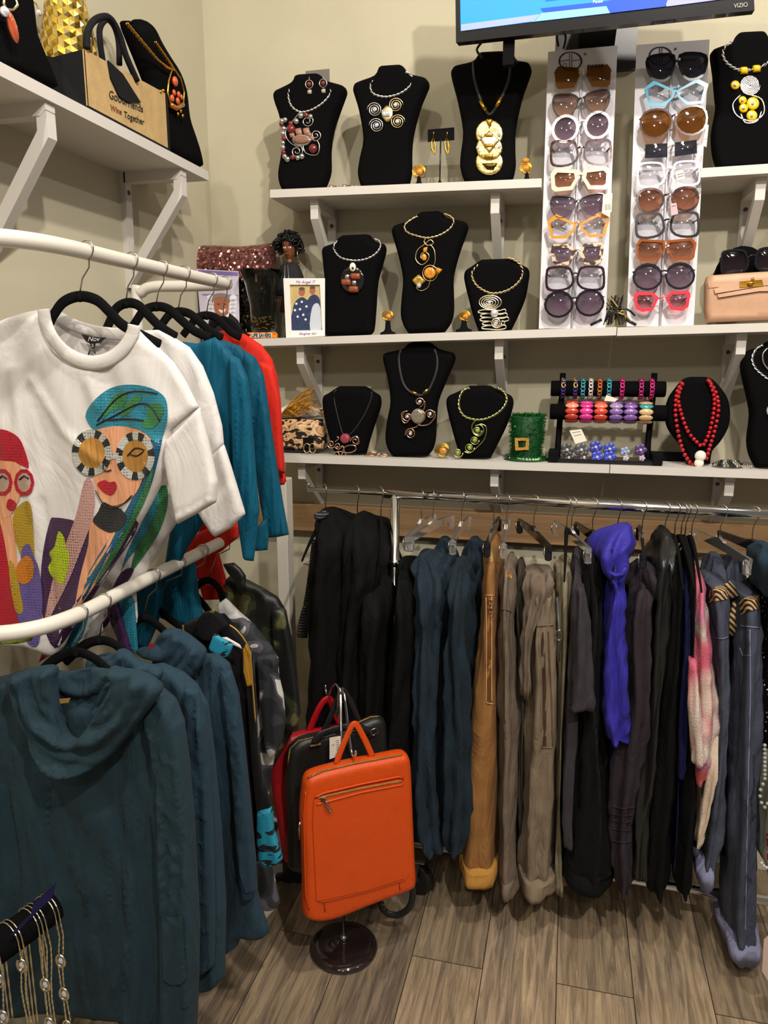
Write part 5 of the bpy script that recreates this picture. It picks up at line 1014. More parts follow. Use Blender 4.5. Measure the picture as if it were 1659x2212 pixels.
BLKF = fab('black_jersey', '#0a0a0a', var=0, sheen=0); BLKK = fab('black_knit', '#070707', var=0, sheen=0, bump=.9, bs=260); NAVY = fab('navy_gauze', '#1f2d38'); NAVY2 = fab('navy_gauze_b', '#1b2832')
TAN = fab('tan_twill', '#8e6438', var=.12); TAUPE = fab('taupe_cotton', '#6e6053', var=.14); TAUPE2 = fab('taupe_cotton_b', '#7a6c5a', var=.16); OLIV = fab('pale_olive_cotton', '#827862', var=.12)
GREYP = fab('grey_plum_jersey', '#363238'); PLUM = fab('plum_gauze', '#2f272d'); VIO = fab('violet_satin', '#322d92', rough=.55, bump=.05); DBL = fab('deep_blue_jersey', '#101440')
LEA = M('black_faux_leather', (.012, .012, .012), .32, bump=.2, bs=120); DEN = fab('washed_denim', '#434858', var=.14, vs=30, bump=.4); DENL = fab('denim_inside', '#7a7c98', var=.1)
STR = ramp_mat('grey_stripe_jersey', [(0, '#0e0e10'), (.5, '#5a5a5e')], 'Z', 38, .8, .1)
PINKK = ramp_mat('pink_tie_dye_knit', [(0, '#b8688a'), (.36, '#c05a70'), (.43, '#d4caba'), (.50, '#b86a8c'), (.56, '#c44c3e'), (.62, '#bb7090'), (.70, '#d8cebc')], 'noise', 3.2, .9, .8, 240, (1, 1, 1.2), False, detail=1, dist=.5)
ZIG = ramp_mat('zigzag_braid', [(0, '#15120f'), (.5, '#c09a6a')], 'DIAGONAL', 42, .8, .3)
gg = garment
gg('striped_shirt', 'black top with grey striped trims, first garment at the left rack end', 'top', [(1103, 692, 718), (1130, 684, 733), (1165, 676, 743), (1250, 669, 742), (1350, 662, 745), (1480, 657, 742), (1600, 655, 742), (1700, 655, 740)], BLKF, seed=1, rib=.006)
def strip(par, rows_px, Y, mat, name, T=.008, edge=4): m = MB(); puff(m, rows_px, PY(Y), T, edge, 6); return m.build(name, mat, par)
t = thing('striped_garment', 'black and grey striped sleeve and neck poking out left of the first black top', 'top', PY(1.86)(650, 1380), 'clothes on the chrome rack')
strip(t, [(674, 1165), (684, 1165), (678, 1230), (670, 1300), (662, 1340), (650, 1335), (660, 1280), (668, 1220)], 1.86, STR, 'side_strip'); strip(t, [(655, 1308), (668, 1300), (666, 1340), (664, 1378), (642, 1374), (646, 1340)], 1.85, STR, 'sleeve', .02, 8)
strip(t, [(679, 1108), (690, 1105), (702, 1103), (712, 1108), (700, 1122), (686, 1126), (679, 1120)], 1.80, STR, 'neck_bow', .012, 6)
m = MB(); m.tube(pxs([(677, 1160), (668, 1178), (660, 1192)], PY(1.8)), .0012, 4); m.build('tie', BLKF, t); m = MB(); m.tube(pxs([(670, 1222), (660, 1218), (655, 1219)], PY(1.8)), .0012, 4); m.build('tie', BLKF, t)
gg('black_cardigan', 'black cardigan second from the left rack end', 'cardigan', [(1112, 768, 780), (1135, 758, 792), (1170, 745, 812), (1240, 738, 820), (1300, 735, 800), (1380, 730, 784), (1500, 724, 782), (1620, 722, 786), (1720, 722, 790)], BLKF, seed=2, rib=.006)
gg('black_tee', 'black tee hanging loose on an exposed flocked hanger, third from the left', 'top', [(1232, 793, 808), (1255, 783, 830), (1320, 779, 838), (1400, 776, 828), (1500, 773, 826), (1620, 772, 830), (1720, 770, 832)], BLKF, seed=3, rib=.005)
gg('black_tee', 'black garment behind the chrome upright post with a cuffed sleeve', 'top', [(1180, 835, 848), (1240, 822, 850), (1335, 815, 850), (1450, 820, 852), (1600, 820, 850), (1700, 820, 850)], BLKF, seed=4, rib=.005, d=.1, Yc=1.95)
gg('black_dress', 'plain black dress directly left of the navy gauze dresses', 'dress', [(1212, 862, 882), (1240, 856, 888), (1310, 848, 896), (1400, 842, 896), (1500, 835, 892), (1600, 828, 888), (1760, 822, 886)], BLKF, seed=5, rib=.006)
gg('black_dress', 'black garment seen in the gap between navy dresses and tan trousers', 'dress', [(1290, 1008, 1030), (1330, 1000, 1040), (1450, 1000, 1042), (1600, 1006, 1040), (1700, 1012, 1035)], BLKF, seed=6, d=.1, Yc=1.93)
gg('navy_dress', 'navy blue crinkled gauze dress, left one of the pair', 'dress', [(1196, 905, 925), (1215, 896, 948), (1250, 892, 966), (1320, 898, 958), (1420, 890, 952), (1550, 888, 948), (1680, 885, 952), (1770, 888, 962), (1815, 900, 962), (1828, 925, 955)], NAVY, seed=7, rib=.010, nf=9, k=46)
gg('navy_dress', 'navy blue crinkled gauze dress, right one of the pair by the tan trousers', 'dress', [(1212, 984, 1002), (1235, 974, 1016), (1290, 970, 1012), (1400, 962, 1006), (1520, 955, 1014), (1660, 950, 1022), (1760, 952, 1020), (1812, 962, 1010), (1830, 975, 1000)], NAVY2, seed=8, rib=.010, nf=9, k=46)
for x0, lab, sd in ((944, 'navy gauze short sleeve fold behind the left navy dress', 3), (1010, 'navy gauze short sleeve fold behind the right navy dress', 5)):
    m = MB(); loft(m, [(1165, x0+5, x0+22, 1.97, 2.03), (1200, x0-6, x0+34, 1.94, 2.06), (1260, x0-10, x0+38 if x0 < 1000 else x0+33, 1.90, 2.08), (1302, x0+0, x0+30, 1.90, 2.08)], 26, .006, 6, sd); o = m.build('navy_sleeve', NAVY); tag(o, lab, 'sleeve', 'clothes on the chrome rack')
def stitch(mb, par, pts, off=.002, mat=None, r=.0008, name='seam', rad=None):
    b = mb.bvh(); out = []; last = None
    for x, y in dens_open(pts, 5):
        d = ray(x, y).normalized(); h = b.ray_cast(C0, d)
        if h[0] is not None and (last is None or abs((h[0]-C0).length-last) < .08): out.append(h[0]-d*off); last = (h[0]-C0).length
    if len(out) > 2: q = MB(); q.tube(out, rad or r, 5); q.build(name, mat or mb.mat, par)
t, m = gg('tan_trousers', 'tan cuffed trousers with a gold sequin waistband and zip pocket', 'trousers', [(1172, 1054, 1066), (1195, 1046, 1078), (1235, 1044, 1078), (1285, 1040, 1078), (1380, 1034, 1078), (1480, 1022, 1079), (1600, 1010, 1078), (1720, 1003, 1077), (1840, 995, 1074), (1872, 991, 1077)], TAN, seed=9, rib=.003, nf=5, extra=1, d=.13, top=.10)
b = m.bvh(); q = MB(); patch(q, [(1052, 1178), (1068, 1178), (1077, 1200), (1077, 1216), (1044, 1212), (1046, 1194)], b, .002, 5); q.build('waistband', M('gold_sequin_band', '#b08a50', .35, .5, bump=1, bs=500), t)
q = MB(); patch(q, [(1051, 1290), (1060, 1290), (1061, 1520), (1053, 1518)], b, .0015, 8); q.build('zip', M('bronze_zip', '#7a5230', .4, .6, bump=1, bs=700), t)
for pts in ([(1040, 1288), (1050, 1286), (1070, 1286)], [(1050, 1290), (1051, 1400), (1050, 1518), (1070, 1522)], [(1062, 1290), (1062, 1516)]): stitch(m, t, pts, mat=fab('tan_stitch', '#c69a62', var=0), rad=.0014, name='seam')
for i in range(4):
    q = MB(); c = PY(1.735)(1059+i % 2*3, 1300+i*9); q.tube([c+V((.004*math.cos(a), 0, .006*math.sin(a))) for a in [j*PI/5 for j in range(10)]], .0012, 5, True); q.build('chain_link', M('antique_copper', '#b88a68', .3, .9), t)
def cuff(par, m, x0, x1, y, h, mat, Yc=YR, d=.14, seed=0, sk=8):
    q = MB(); loft(q, [(y-h, x0, x1, Yc-d, Yc+d), (y-h*.5, x0-2, x1+2, Yc-d-.006, Yc+d+.006), (y-4, x0-2, x1+2, Yc-d-.008, Yc+d+.008), (y, x0, x1, Yc-d-.002, Yc+d)], 30, .004, 5, seed, sub=3); return q.build('turn_up_cuff', mat, par)
cuff(t, m, 992, 1076, 1898, 34, fab('tan_inside', '#b0803c', var=.08), seed=2, d=.15)
t, m = gg('taupe_trousers', 'narrow taupe trousers directly right of the tan pair', 'trousers', [(1222, 1088, 1106), (1245, 1084, 1112), (1320, 1080, 1108), (1420, 1080, 1114), (1560, 1080, 1118), (1700, 1080, 1118), (1850, 1078, 1116), (1895, 1077, 1118)], TAUPE, seed=10, rib=.005, nf=6, extra=1, d=.13, top=.1)
b = m.bvh(); q = MB(); patch(q, [(1088, 1232), (1104, 1232), (1106, 1250), (1087, 1250)], b, .002, 5); q.build('waistband', M('gold_sequin_band', '#b08a50'), t); cuff(t, m, 1078, 1117, 1922, 34, TAUPE, seed=4)
for pts in ([(1082, 1318), (1094, 1316), (1104, 1322)], [(1083, 1330), (1082, 1450), (1090, 1580), (1104, 1585)], [(1092, 1335), (1092, 1560)]): stitch(m, t, pts, mat=TAUPE2, rad=.0014)
gg('dark_trousers', 'dark olive garment wedged between the two pairs of taupe trousers', 'trousers', [(1215, 1118, 1130), (1300, 1114, 1134), (1450, 1116, 1140), (1600, 1120, 1136), (1780, 1120, 1134)], fab('dark_olive', '#3a352c'), seed=11, d=.12, Yc=1.92)
t, m = gg('taupe_zip_trousers', 'wide taupe cuffed trousers with a long zip down the thigh', 'trousers', [(1252, 1160, 1190), (1268, 1150, 1200), (1300, 1146, 1204), (1400, 1142, 1206), (1520, 1138, 1208), (1640, 1134, 1204), (1760, 1128, 1200), (1860, 1122, 1196), (1892, 1118, 1198)], TAUPE2, seed=12, rib=.006, nf=7, extra=1, d=.13, top=.1, k=44)
b = m.bvh(); q = MB(); patch(q, [(1150, 1268), (1165, 1258), (1182, 1252), (1198, 1258), (1200, 1278), (1178, 1278), (1152, 1286)], b, .003, 5); q.build('waistband', M('gold_sequin_band', '#b08a50'), t); cuff(t, m, 1117, 1204, 1920, 32, TAUPE2, seed=6, d=.15)
q = MB(); patch(q, [(1168, 1366), (1174, 1366), (1180, 1480), (1180, 1612), (1173, 1612), (1172, 1480)], b, .0012, 8); q.build('zip_tape', fab('brown_tape', '#4a3026'), t)
for pts, mt in (([(1184, 1362), (1190, 1480), (1194, 1610)], M('brass_zip', '#a89070', .3, .9)), ([(1152, 1340), (1160, 1352), (1195, 1350)], TAUPE2), ([(1164, 1362), (1168, 1480), (1170, 1614), (1196, 1616)], TAUPE2)): stitch(m, t, pts, mat=mt, rad=.0016, name='zip' if mt is not TAUPE2 else 'seam')
t, m = gg('taupe_shorts', 'taupe gathered waist of a second garment behind the zip trousers', 'trousers', [(1235, 1134, 1190), (1262, 1130, 1192), (1300, 1132, 1180), (1380, 1130, 1150), (1500, 1128, 1146)], TAUPE, seed=13, d=.06, top=.05, Yc=1.80, extra=1, rib=.006, nf=9)
gg('olive_trousers', 'pale olive trousers with a silver zip behind the wide taupe pair', 'trousers', [(1228, 1204, 1232), (1245, 1198, 1238), (1320, 1202, 1238), (1450, 1204, 1228), (1600, 1204, 1218), (1800, 1200, 1214), (1910, 1196, 1222)], OLIV, seed=14, rib=.005, d=.12, top=.1, Yc=1.89)
t = thing('silver_zip', 'chunky silver zip and ring on the pale olive trousers', 'zip', PY(1.75)(1209, 1400)); q = MB(); q.tube(pxs([(1204, 1290), (1208, 1360), (1207, 1430)], PY(1.755)), .0032, 6, flat=.5); q.build('teeth', M('zip_silver', '#8a8a8a', .3, .9, bump=1, bs=900), t); q = MB(); q.tube(pxs(ring(1208, 1372, 7, 11), PY(1.745)), .0018, 6, True); q.build('pull_ring', STEEL, t)
t, m = gg('grey_tee', 'long grey plum T-shirt dress with a wide short sleeve', 'dress', [(1200, 1240, 1252), (1240, 1237, 1258), (1320, 1232, 1262), (1420, 1224, 1264), (1540, 1216, 1254), (1660, 1212, 1246), (1780, 1212, 1240), (1812, 1216, 1236)], GREYP, seed=15, d=.15, top=.06, extra=1, rib=.005)
q = MB(); loft(q, [(1270, 1246, 1262, 1.70, 1.78), (1320, 1240, 1270, 1.685, 1.80), (1400, 1236, 1276, 1.68, 1.80), (1480, 1230, 1281, 1.68, 1.80), (1528, 1226, 1283, 1.68, 1.80)], 26, .005, 5, 3); q.build('sleeve', GREYP, t)
t, m = gg('black_trousers', 'wide black crinkled trousers with a turned-up hem', 'trousers', [(1190, 1262, 1290), (1230, 1256, 1294), (1320, 1262, 1300), (1450, 1258, 1296), (1580, 1248, 1300), (1700, 1232, 1312), (1800, 1218, 1322), (1880, 1208, 1330)], fab('black_crinkle', '#080808', var=0, bump=.6, bs=60), seed=16, rib=.006, nf=9, extra=1, d=.14, top=.1, k=44); cuff(t, m, 1206, 1330, 1905, 34, BLKF, seed=7)
t, m = gg('violet_shirt', 'bright violet blue satin shirt with a knotted waist', 'shirt', [(1136, 1342, 1364), (1148, 1312, 1366), (1170, 1292, 1366), (1195, 1284, 1362), (1222, 1292, 1356), (1245, 1312, 1346), (1262, 1322, 1344), (1300, 1314, 1346), (1370, 1304, 1350), (1450, 1298, 1356), (1530, 1297, 1362), (1570, 1300, 1364), (1592, 1308, 1358)], VIO, seed=17, rib=.007, nf=5, extra=1, d=.09, top=.03, Yc=1.80, pw=2.1)
q = MB(); q.tube(pxs([(1316, 1236), (1330, 1244), (1345, 1240), (1352, 1226)], PY(1.705)), .005, 8, flat=.7); q.build('knot', VIO, t); q = MB(); q.ball(PY(1.74)(1351, 1190), .0035, 8, (1, .6, 1)); q.build('button', VIO, t)
gg('deep_blue_dress', 'dark blue garment hanging behind the violet shirt', 'dress', [(1215, 1290, 1310), (1260, 1288, 1336), (1400, 1292, 1344), (1560, 1300, 1340), (1660, 1306, 1326)], DBL, seed=18, d=.12, Yc=1.95)
t, m = gg('plum_dress', 'plum grey gauze dress with a short sleeve and ruched hem', 'dress', [(1218, 1386, 1400), (1240, 1374, 1412), (1290, 1360, 1414), (1380, 1352, 1412), (1500, 1350, 1408), (1600, 1334, 1404), (1700, 1324, 1380), (1790, 1320, 1372), (1860, 1322, 1374), (1915, 1332, 1352)], PLUM, seed=19, rib=.007, nf=8, extra=1, d=.15, top=.05, k=42)
q = MB(); loft(q, [(1226, 1394, 1410, 1.76, 1.84), (1250, 1392, 1426, 1.74, 1.84), (1278, 1396, 1433, 1.74, 1.84), (1292, 1404, 1428, 1.75, 1.83)], 22, .003, 4, 5); q.build('sleeve', PLUM, t)
for yy in (1742, 1758, 1772, 1790, 1815): stitch(m, t, [(1322, yy), (1345, yy+5), (1372, yy+2)], mat=PLUM, rad=.002, name='ruching')
gg('leather_jacket', 'black faux leather jacket right of the plum dress', 'jacket', [(1150, 1428, 1446), (1172, 1420, 1458), (1220, 1416, 1456), (1300, 1414, 1444), (1420, 1408, 1440), (1540, 1396, 1424), (1660, 1378, 1414), (1780, 1364, 1404), (1880, 1362, 1400)], LEA, seed=20, rib=.007, nf=5, d=.15, top=.06)
gg('black_knit_coat', 'long black knitted coat with shiny beads at the hem', 'coat', [(1165, 1452, 1462), (1200, 1450, 1468), (1280, 1448, 1474), (1400, 1440, 1470), (1520, 1425, 1466), (1660, 1408, 1466), (1780, 1398, 1450), (1880, 1392, 1446), (1915, 1396, 1440)], BLKK, seed=21, rib=.005, d=.16, top=.05)
gg('blue_shirt', 'narrow royal navy top between black knitwear pieces', 'top', [(1225, 1472, 1482), (1270, 1470, 1488), (1380, 1466, 1490), (1500, 1462, 1484), (1640, 1456, 1482), (1664, 1458, 1476)], DBL, seed=22, d=.14)
gg('blue_skirt', 'navy lower garment hem below the pink knit and black coat', 'skirt', [(1500, 1452, 1470), (1660, 1454, 1466), (1780, 1452, 1464), (1860, 1448, 1460)], DBL, seed=23, d=.10)
gg('black_knit_dress', 'black knitted dress under the pink and cream knit', 'dress', [(1180, 1486, 1496), (1260, 1484, 1500), (1400, 1478, 1500), (1540, 1470, 1500), (1660, 1466, 1505), (1780, 1464, 1502), (1880, 1454, 1496), (1915, 1462, 1490)], BLKK, seed=24, d=.14)
t, m = gg('pink_knit', 'pink, coral and cream tie-dyed knitted sweater', 'sweater', [(1232, 1502, 1513), (1260, 1499, 1516), (1320, 1492, 1526), (1400, 1486, 1538), (1480, 1478, 1552), (1540, 1470, 1560), (1590, 1468, 1556), (1640, 1480, 1544), (1672, 1490, 1520)], PINKK, seed=25, rib=.006, nf=6, extra=1, d=.15, top=.05, k=42)
q = MB(); loft(q, [(1430, 1490, 1506, 1.69, 1.74), (1520, 1488, 1512, 1.68, 1.74), (1600, 1494, 1522, 1.68, 1.74), (1652, 1496, 1525, 1.68, 1.74)], 20, .003, 4, 5); q.build('sleeve', PINKK, t)
gg('cream_scarf', 'cream and blush knit panel tapering below the pink knit', 'scarf', [(1560, 1524, 1556), (1640, 1520, 1548), (1720, 1512, 1534), (1790, 1502, 1520), (1815, 1500, 1508)], fab('cream_knit', '#cbb8a4', bump=.7, bs=260), seed=26, d=.08, Yc=1.82)
def denim(label, rows, belt, seed, cuffp, Yc=YR):
    t, m = gg('denim_trousers', label, 'jeans', rows, DEN, seed=seed, rib=.005, nf=6, extra=1, d=.12, top=.1, k=42, Yc=Yc); b = m.bvh()
    q = MB(); patch(q, belt, b, .004, 5); q.build('woven_belt', ZIG, t); x0, x1, y, h = cuffp
    q = MB(); loft(q, [(y-h, x0+8, x1-6, Yc-.10, Yc+.1), (y-h*.6, x0, x1, Yc-.13, Yc+.11), (y-h*.3, x0+1, x1-2, Yc-.135, Yc+.11), (y-3, x0+12, x1-18, Yc-.10, Yc+.08), (y, x0+18, x1-26, Yc-.08, Yc+.06)], 32, .0035, 5, seed, sub=3)
    for v in q.v: v.z = max(v.z, .004)
    q.build('turn_up_cuff', DENL, t); return t, m
t, m = denim('washed denim jeans with a zigzag woven belt, beside the pink knit', [(1262, 1526, 1572), (1300, 1534, 1574), (1400, 1538, 1576), (1500, 1540, 1576), (1600, 1540, 1570), (1700, 1530, 1562), (1800, 1518, 1556), (1862, 1512, 1540)], [(1532, 1276), (1548, 1266), (1571, 1262), (1572, 1294), (1550, 1298), (1530, 1302)], 27, (1498, 1546, 1908, 72))
t2, m2 = denim('longest washed denim jeans with a zigzag belt, cuff touching the floor', [(1282, 1592, 1640), (1330, 1594, 1640), (1400, 1596, 1643), (1500, 1592, 1644), (1600, 1586, 1642), (1700, 1582, 1640), (1800, 1578, 1636), (1900, 1576, 1632), (1990, 1574, 1632), (2030, 1576, 1628)], [(1596, 1298), (1615, 1288), (1640, 1285), (1643, 1314), (1618, 1320), (1600, 1328)], 28, (1562, 1648, 2066, 62), Yc=1.86)
for pts in ([(1574, 1376), (1560, 1380), (1540, 1377)],): stitch(m, t, pts, mat=DENL, rad=.0014)
for pts in ([(1598, 1400), (1604, 1416), (1622, 1416)], [(1620, 1360), (1621, 1500), (1616, 1700), (1612, 1900), (1610, 2010)], [(1600, 1352), (1640, 1356)]): stitch(m2, t2, pts, mat=DENL, rad=.0014)
for x0, lab, s in ((1544, 'denim waist and zigzag belt drooping behind the left denim jeans', 1), (1588, 'denim waist and zigzag belt drooping behind the longest jeans', 2)):
    t = thing('denim_waist', lab, 'belt', PY(1.93)(x0+20, 1400), 'clothes on the chrome rack'); q = MB(); loft(q, [(1200, x0-8, x0+12, 1.96, 2.02), (1240, x0-18, x0+22, 1.92, 2.04), (1300, x0-20, x0+28, 1.90, 2.06), (1500, x0-6, x0+24, 1.90, 2.06), (1650, x0, x0+14, 1.92, 2.02)], 24, .006, 6, s); q.build('denim', DEN, t)
    q = MB(); q.tube([PY(1.80)(a, b_) for a, b_ in [(x0+22, 1262), (x0+34, 1275), (x0+40, 1290)]] if s == 1 else [PY(1.82)(a, b_) for a, b_ in [(x0+8, 1300), (x0-4, 1345), (x0-6, 1372)]], .013, 8, flat=.25); q.build('woven_belt', ZIG, t)
gg('dark_garment', 'black garment filling the gap between the two denim jeans', 'trousers', [(1420, 1570, 1590), (1600, 1562, 1582), (1750, 1552, 1580), (1830, 1550, 1578)], BLKF, seed=29, d=.1, Yc=1.95)
# right edge: spiked black garment, teal denim, pearls, pale embellished jacket
t, m = gg('spiked_jacket', 'black jacket covered in silver spikes at the right picture edge', 'jacket', [(1250, 1650, 1668), (1300, 1645, 1680), (1450, 1644, 1690), (1600, 1642, 1695), (1750, 1644, 1695), (1830, 1646, 1690)], BLKF, seed=30, extra=1, d=.14)
random.seed(4); b = m.bvh()
for i in range(34):
    x = random.uniform(1645, 1664); y = 1280+i*10; d = ray(x, y).normalized(); h = b.ray_cast(C0, d)
    if h[0] is None: continue
    q = MB(); ax = (h[1]+V((-.6, -.3, 0))).normalized(); q.lathe([(.003, 0), (.0026, .004), (.0003, .013)], h[0]-ax*.001, 7, ax); q.build('spike', M('spike_silver', '#b8b4b8', .25, .9), t)
gg('teal_denim_jacket', 'dark teal denim jacket collar at the right picture edge', 'jacket', [(1180, 1648, 1668), (1210, 1644, 1690), (1260, 1648, 1695), (1290, 1650, 1690)], fab('teal_denim', '#1e3442', var=.2), seed=31, d=.12, Yc=1.80)
t = thing('pearl_strand', 'strand of grey pearls hanging down the black spiked jacket', 'necklace', PY(1.70)(1650, 1760))
for i, (x, y) in enumerate([(1652, 1610+k*9) for k in range(9)]+[(1648, 1694), (1643, 1706), (1642, 1720), (1645, 1734), (1652, 1744), (1658, 1736)]): q = MB(); q.ball(PY(1.70)(x, y), .0045, 8); q.build('pearl', M('grey_pearl', '#9a9a94', .2, coat=.6), t)
t, m = gg('pale_green_jacket', 'pale sage garment with red patch and studded hem at the right edge', 'jacket', [(1560, 1658, 1690), (1660, 1652, 1700), (1760, 1648, 1700), (1840, 1642, 1700), (1868, 1646, 1700), (1888, 1658, 1698)], fab('sage_cotton', '#8a9484'), seed=32, extra=1, d=.14, Yc=1.82)
b = m.bvh(); q = MB(); patch(q, [(1655, 1800), (1670, 1790), (1672, 1858), (1656, 1856)], b, .002, 6); q.build('red_patch', fab('red_cotton', '#8a1c34'), t)
for x, y in ((1645, 1864), (1650, 1870), (1656, 1874)): q = MB(); q.ball(PY(1.675)(x, y), .004, 8); q.build('stud', RHINE, t)
card('swing_tag', 'blush pink paper tag near the floor at the right picture edge', 'tag', [(1650, 2030), (1672, 2008), (1690, 2008), (1690, 2110), (1660, 2120), (1646, 2098)], PY(1.62), M('blush_card', '#c8b0a8', .7))
# hangers
for x, lab, dk, a in ((911, 'clear acrylic clip hanger above the left navy dress', 0, -.05), (936, 'second clear acrylic clip hanger above the navy dresses', 0, -.2), (998, 'clear acrylic clip hanger above the right navy dress', 0, 0), (1095, 'clear clip hanger holding the narrow taupe trousers', 0, .05), (1237, 'clear clip hanger holding the pale olive trousers', 0, .28), (1562, 'clear clip hanger holding the left denim jeans', 0, .25)): clip_hanger(lab, x, False, a)
for x, lab, a in ((1068, 'black clip hanger holding the tan trousers', 0), (1155, 'black clip hanger holding the wide taupe zip trousers', .3), (1283, 'black clip hanger holding the wide black trousers', .25), (1391, 'black clip hanger holding the plum dress', -.05), (1633, 'black clip hanger holding the longest denim jeans', .3)): clip_hanger(lab, x, True, a)
for x, lab, a in ((703, 'flocked hanger under the striped trim top, leftmost on the rod', 0), (772, 'flocked hanger holding the black cardigan', .1), (823, 'exposed black flocked hanger left of the chrome post', .25), (1203+24, 'flocked hanger holding the grey plum dress', 0), (1338, 'flocked hanger under the violet shirt', -.1), (1441, 'flocked hanger holding the black faux leather jacket', 0), (1463, 'flocked hanger holding the long black knitted coat', 0), (1477, 'flocked hanger holding the narrow navy top', 0.05), (1486, 'flocked hanger holding the black knitted dress', 0), (1500, 'flocked hanger holding the pink tie-dyed knit', 0)): flock_hanger(lab, x, a)
_puff = puff
def puff(mb, poly, pl, T, edge, st=8, **k): return _puff(mb, poly, pl, T*.62, max(5, edge*.42), st, **k)
# ================================================================ white wall-hung garment rails
XR = -.75
def rail(label, z, y0, y1, down=False):
    t = thing('garment_rail', label, 'clothes rail', (XL, (y0+y1)/2, z), 'white garment rails'); m = MB()
    P = cr([V(p) for p in ((XL, y0-.06, z), (XL+.12, y0-.055, z), (XR-.09, y0-.035, z), (XR-.025, y0+.005, z), (XR, y0+.08, z), (XR, y0+.2, z))], 5, False)+cr([V((XR, y0+.3, z)), V((XR, y1-.03, z)), V((XR-.006, y1+.0, z)), V((XR-.03, y1+.012, z)), V((XR-.12, y1+.012, z)), V((XR-.19, y1+.012, z)), V((XR-.22, y1+.012, z-.012)), V((XR-.235, y1+.012, z-.045)), V((XR-.235, y1+.012, z-.5))] if down else [V((XR, y0+.3, z)), V((XR, y1-.04, z)), V((XR-.02, y1, z)), V((XR-.1, y1+.012, z)), V((XL, y1+.012, z))], 5, False)
    m.tube(P, .0125, 14); m.build('rail_tube', WPOWDER, t)
    m = MB(); m.lathe([(.026, 0), (.026, .004), (.014, .008)], (XL, y0-.06, z), 16, (1, 0, 0)); m.build('wall_flange', WPOWDER, t); return t
rail('upper white garment rail on the left wall holding the white T-shirts', 1.672, .93, 1.575, True); rail('lower white garment rail on the left wall holding the navy tunics', 1.105, .90, 1.60)
def px_hanger(label, Y, hookp, arch, grp='black flocked hangers on the white rails', mat=None, r=.0085):
    p = PY(Y); t = thing('flocked_hanger', label, 'hanger', p(*arch[len(arch)//2]), grp); zr = 1.672 if hookp[0][1] < 900 else 1.105
    c = V((XR, Y, zr)); m = MB(); e = p(*hookp[1])
    pts = [c+V((.0150*math.sin(a)*.35, .015*math.sin(a)*0, 0))+V((.0155*math.cos(a), 0, .0155*math.sin(a))) for a in [PI*.95-i*PI*1.2/9 for i in range(10)]]+[V((XR+.006, Y, zr-.024)), V(((XR+e.x)/2, Y, zr-.040)), e]
    m.tube(pts, .0014, 6); m.build('hook', STEEL, t)
    m = MB(); A = cr([V((x, y, 0)) for x, y in arch], 5, False); m.tube([p(q.x, q.y) for q in A], r, 10, flat=.45, up=(0, -1, 0)); m.ball(e+V((0, 0, -.006)), .007, 8); m.build('shoulders', mat or VELV2, t); return t
px_hanger('black flocked hanger in the printed white T-shirt, nearest on the upper rail', 1.07, ((180, 540), (172, 635)), [(60, 740), (98, 712), (116, 680), (138, 652), (172, 640), (208, 648), (235, 672), (262, 700), (300, 722), (345, 745)])
px_hanger('second black flocked hanger on the upper rail', 1.195, ((280, 565), (272, 650)), [(215, 745), (235, 700), (250, 668), (272, 655), (296, 658), (318, 678), (345, 705), (380, 728)])
px_hanger('third black flocked hanger on the upper rail', 1.294, ((345, 580), (337, 658)), [(262, 735), (290, 700), (310, 672), (337, 662), (365, 668), (390, 690), (420, 715), (455, 730)])
px_hanger('fourth black flocked hanger on the upper rail', 1.379, ((395, 592), (385, 668)), [(330, 725), (350, 700), (366, 680), (386, 673), (410, 678), (430, 694), (455, 716), (480, 730)])
px_hanger('fifth black flocked hanger on the upper rail', 1.497, ((455, 607), (446, 678)), [(395, 725), (412, 702), (426, 686), (446, 681), (466, 686), (482, 700), (500, 718), (520, 728)])
px_hanger('farthest black flocked hanger on the upper rail', 1.56, ((488, 618), (482, 690)), [(440, 728), (455, 706), (470, 694), (484, 691), (500, 700), (515, 716), (535, 730)])
WT = fab('white_cotton', '#d3cfcc', var=.02, rough=.8, wr=.22, wsc=(6, 6, 4)); TEAL = fab('teal_jersey', '#05506a', rough=.6, sheen=.02); TEAL2 = fab('teal_jersey_b', '#044a62', rough=.6, sheen=.02); RED = fab('red_jersey', '#c4261a', rough=.7)
def gth(name, label, cat, loc, grp='clothes on the white rails'): return thing(name, label, cat, loc, grp)
# --- white T-shirt with printed faces
p1 = PY(1.07); t = gth('printed_tshirt', 'white T-shirt printed with two women in turbans and big round sunglasses', 't-shirt', p1(200, 1100))
m = MB(); puff(m, [(88, 668), (60, 674), (20, 686), (-60, 720), (-90, 1000), (-70, 1395), (-10, 1392), (60, 1398), (118, 1420), (140, 1395), (165, 1342), (200, 1292), (235, 1240), (270, 1190), (302, 1135), (330, 1085), (350, 1045), (366, 1010), (372, 930), (430, 880), (404, 828), (376, 782), (334, 742), (292, 702), (286, 735), (262, 768), (228, 786), (196, 790), (160, 782), (126, 758), (104, 722), (96, 690)], p1, .022, 34, 9,
  fold=folds(.0035, .035, -.25, 3, 2.2), creases=[([(78, 820), (150, 930), (230, 1000)], 9, .005), ([(40, 800), (60, 1000), (110, 1180)], 10, .004), ([(350, 960), (300, 1100), (210, 1250), (140, 1380)], 12, .008), ([(100, 1080), (120, 1250), (135, 1380)], 8, -.005), ([(200, 820), (220, 880)], 8, .003)])
bm_ = m; m.build('front', WT, t); BV = m.bvh()
m = MB(); puff(m, [(92, 668), (112, 670), (160, 700), (215, 716), (275, 722), (300, 715), (345, 760), (350, 900), (60, 900), (40, 700)], PY(1.115), .004, 10, 12); m.build('back_panel', WT, t)
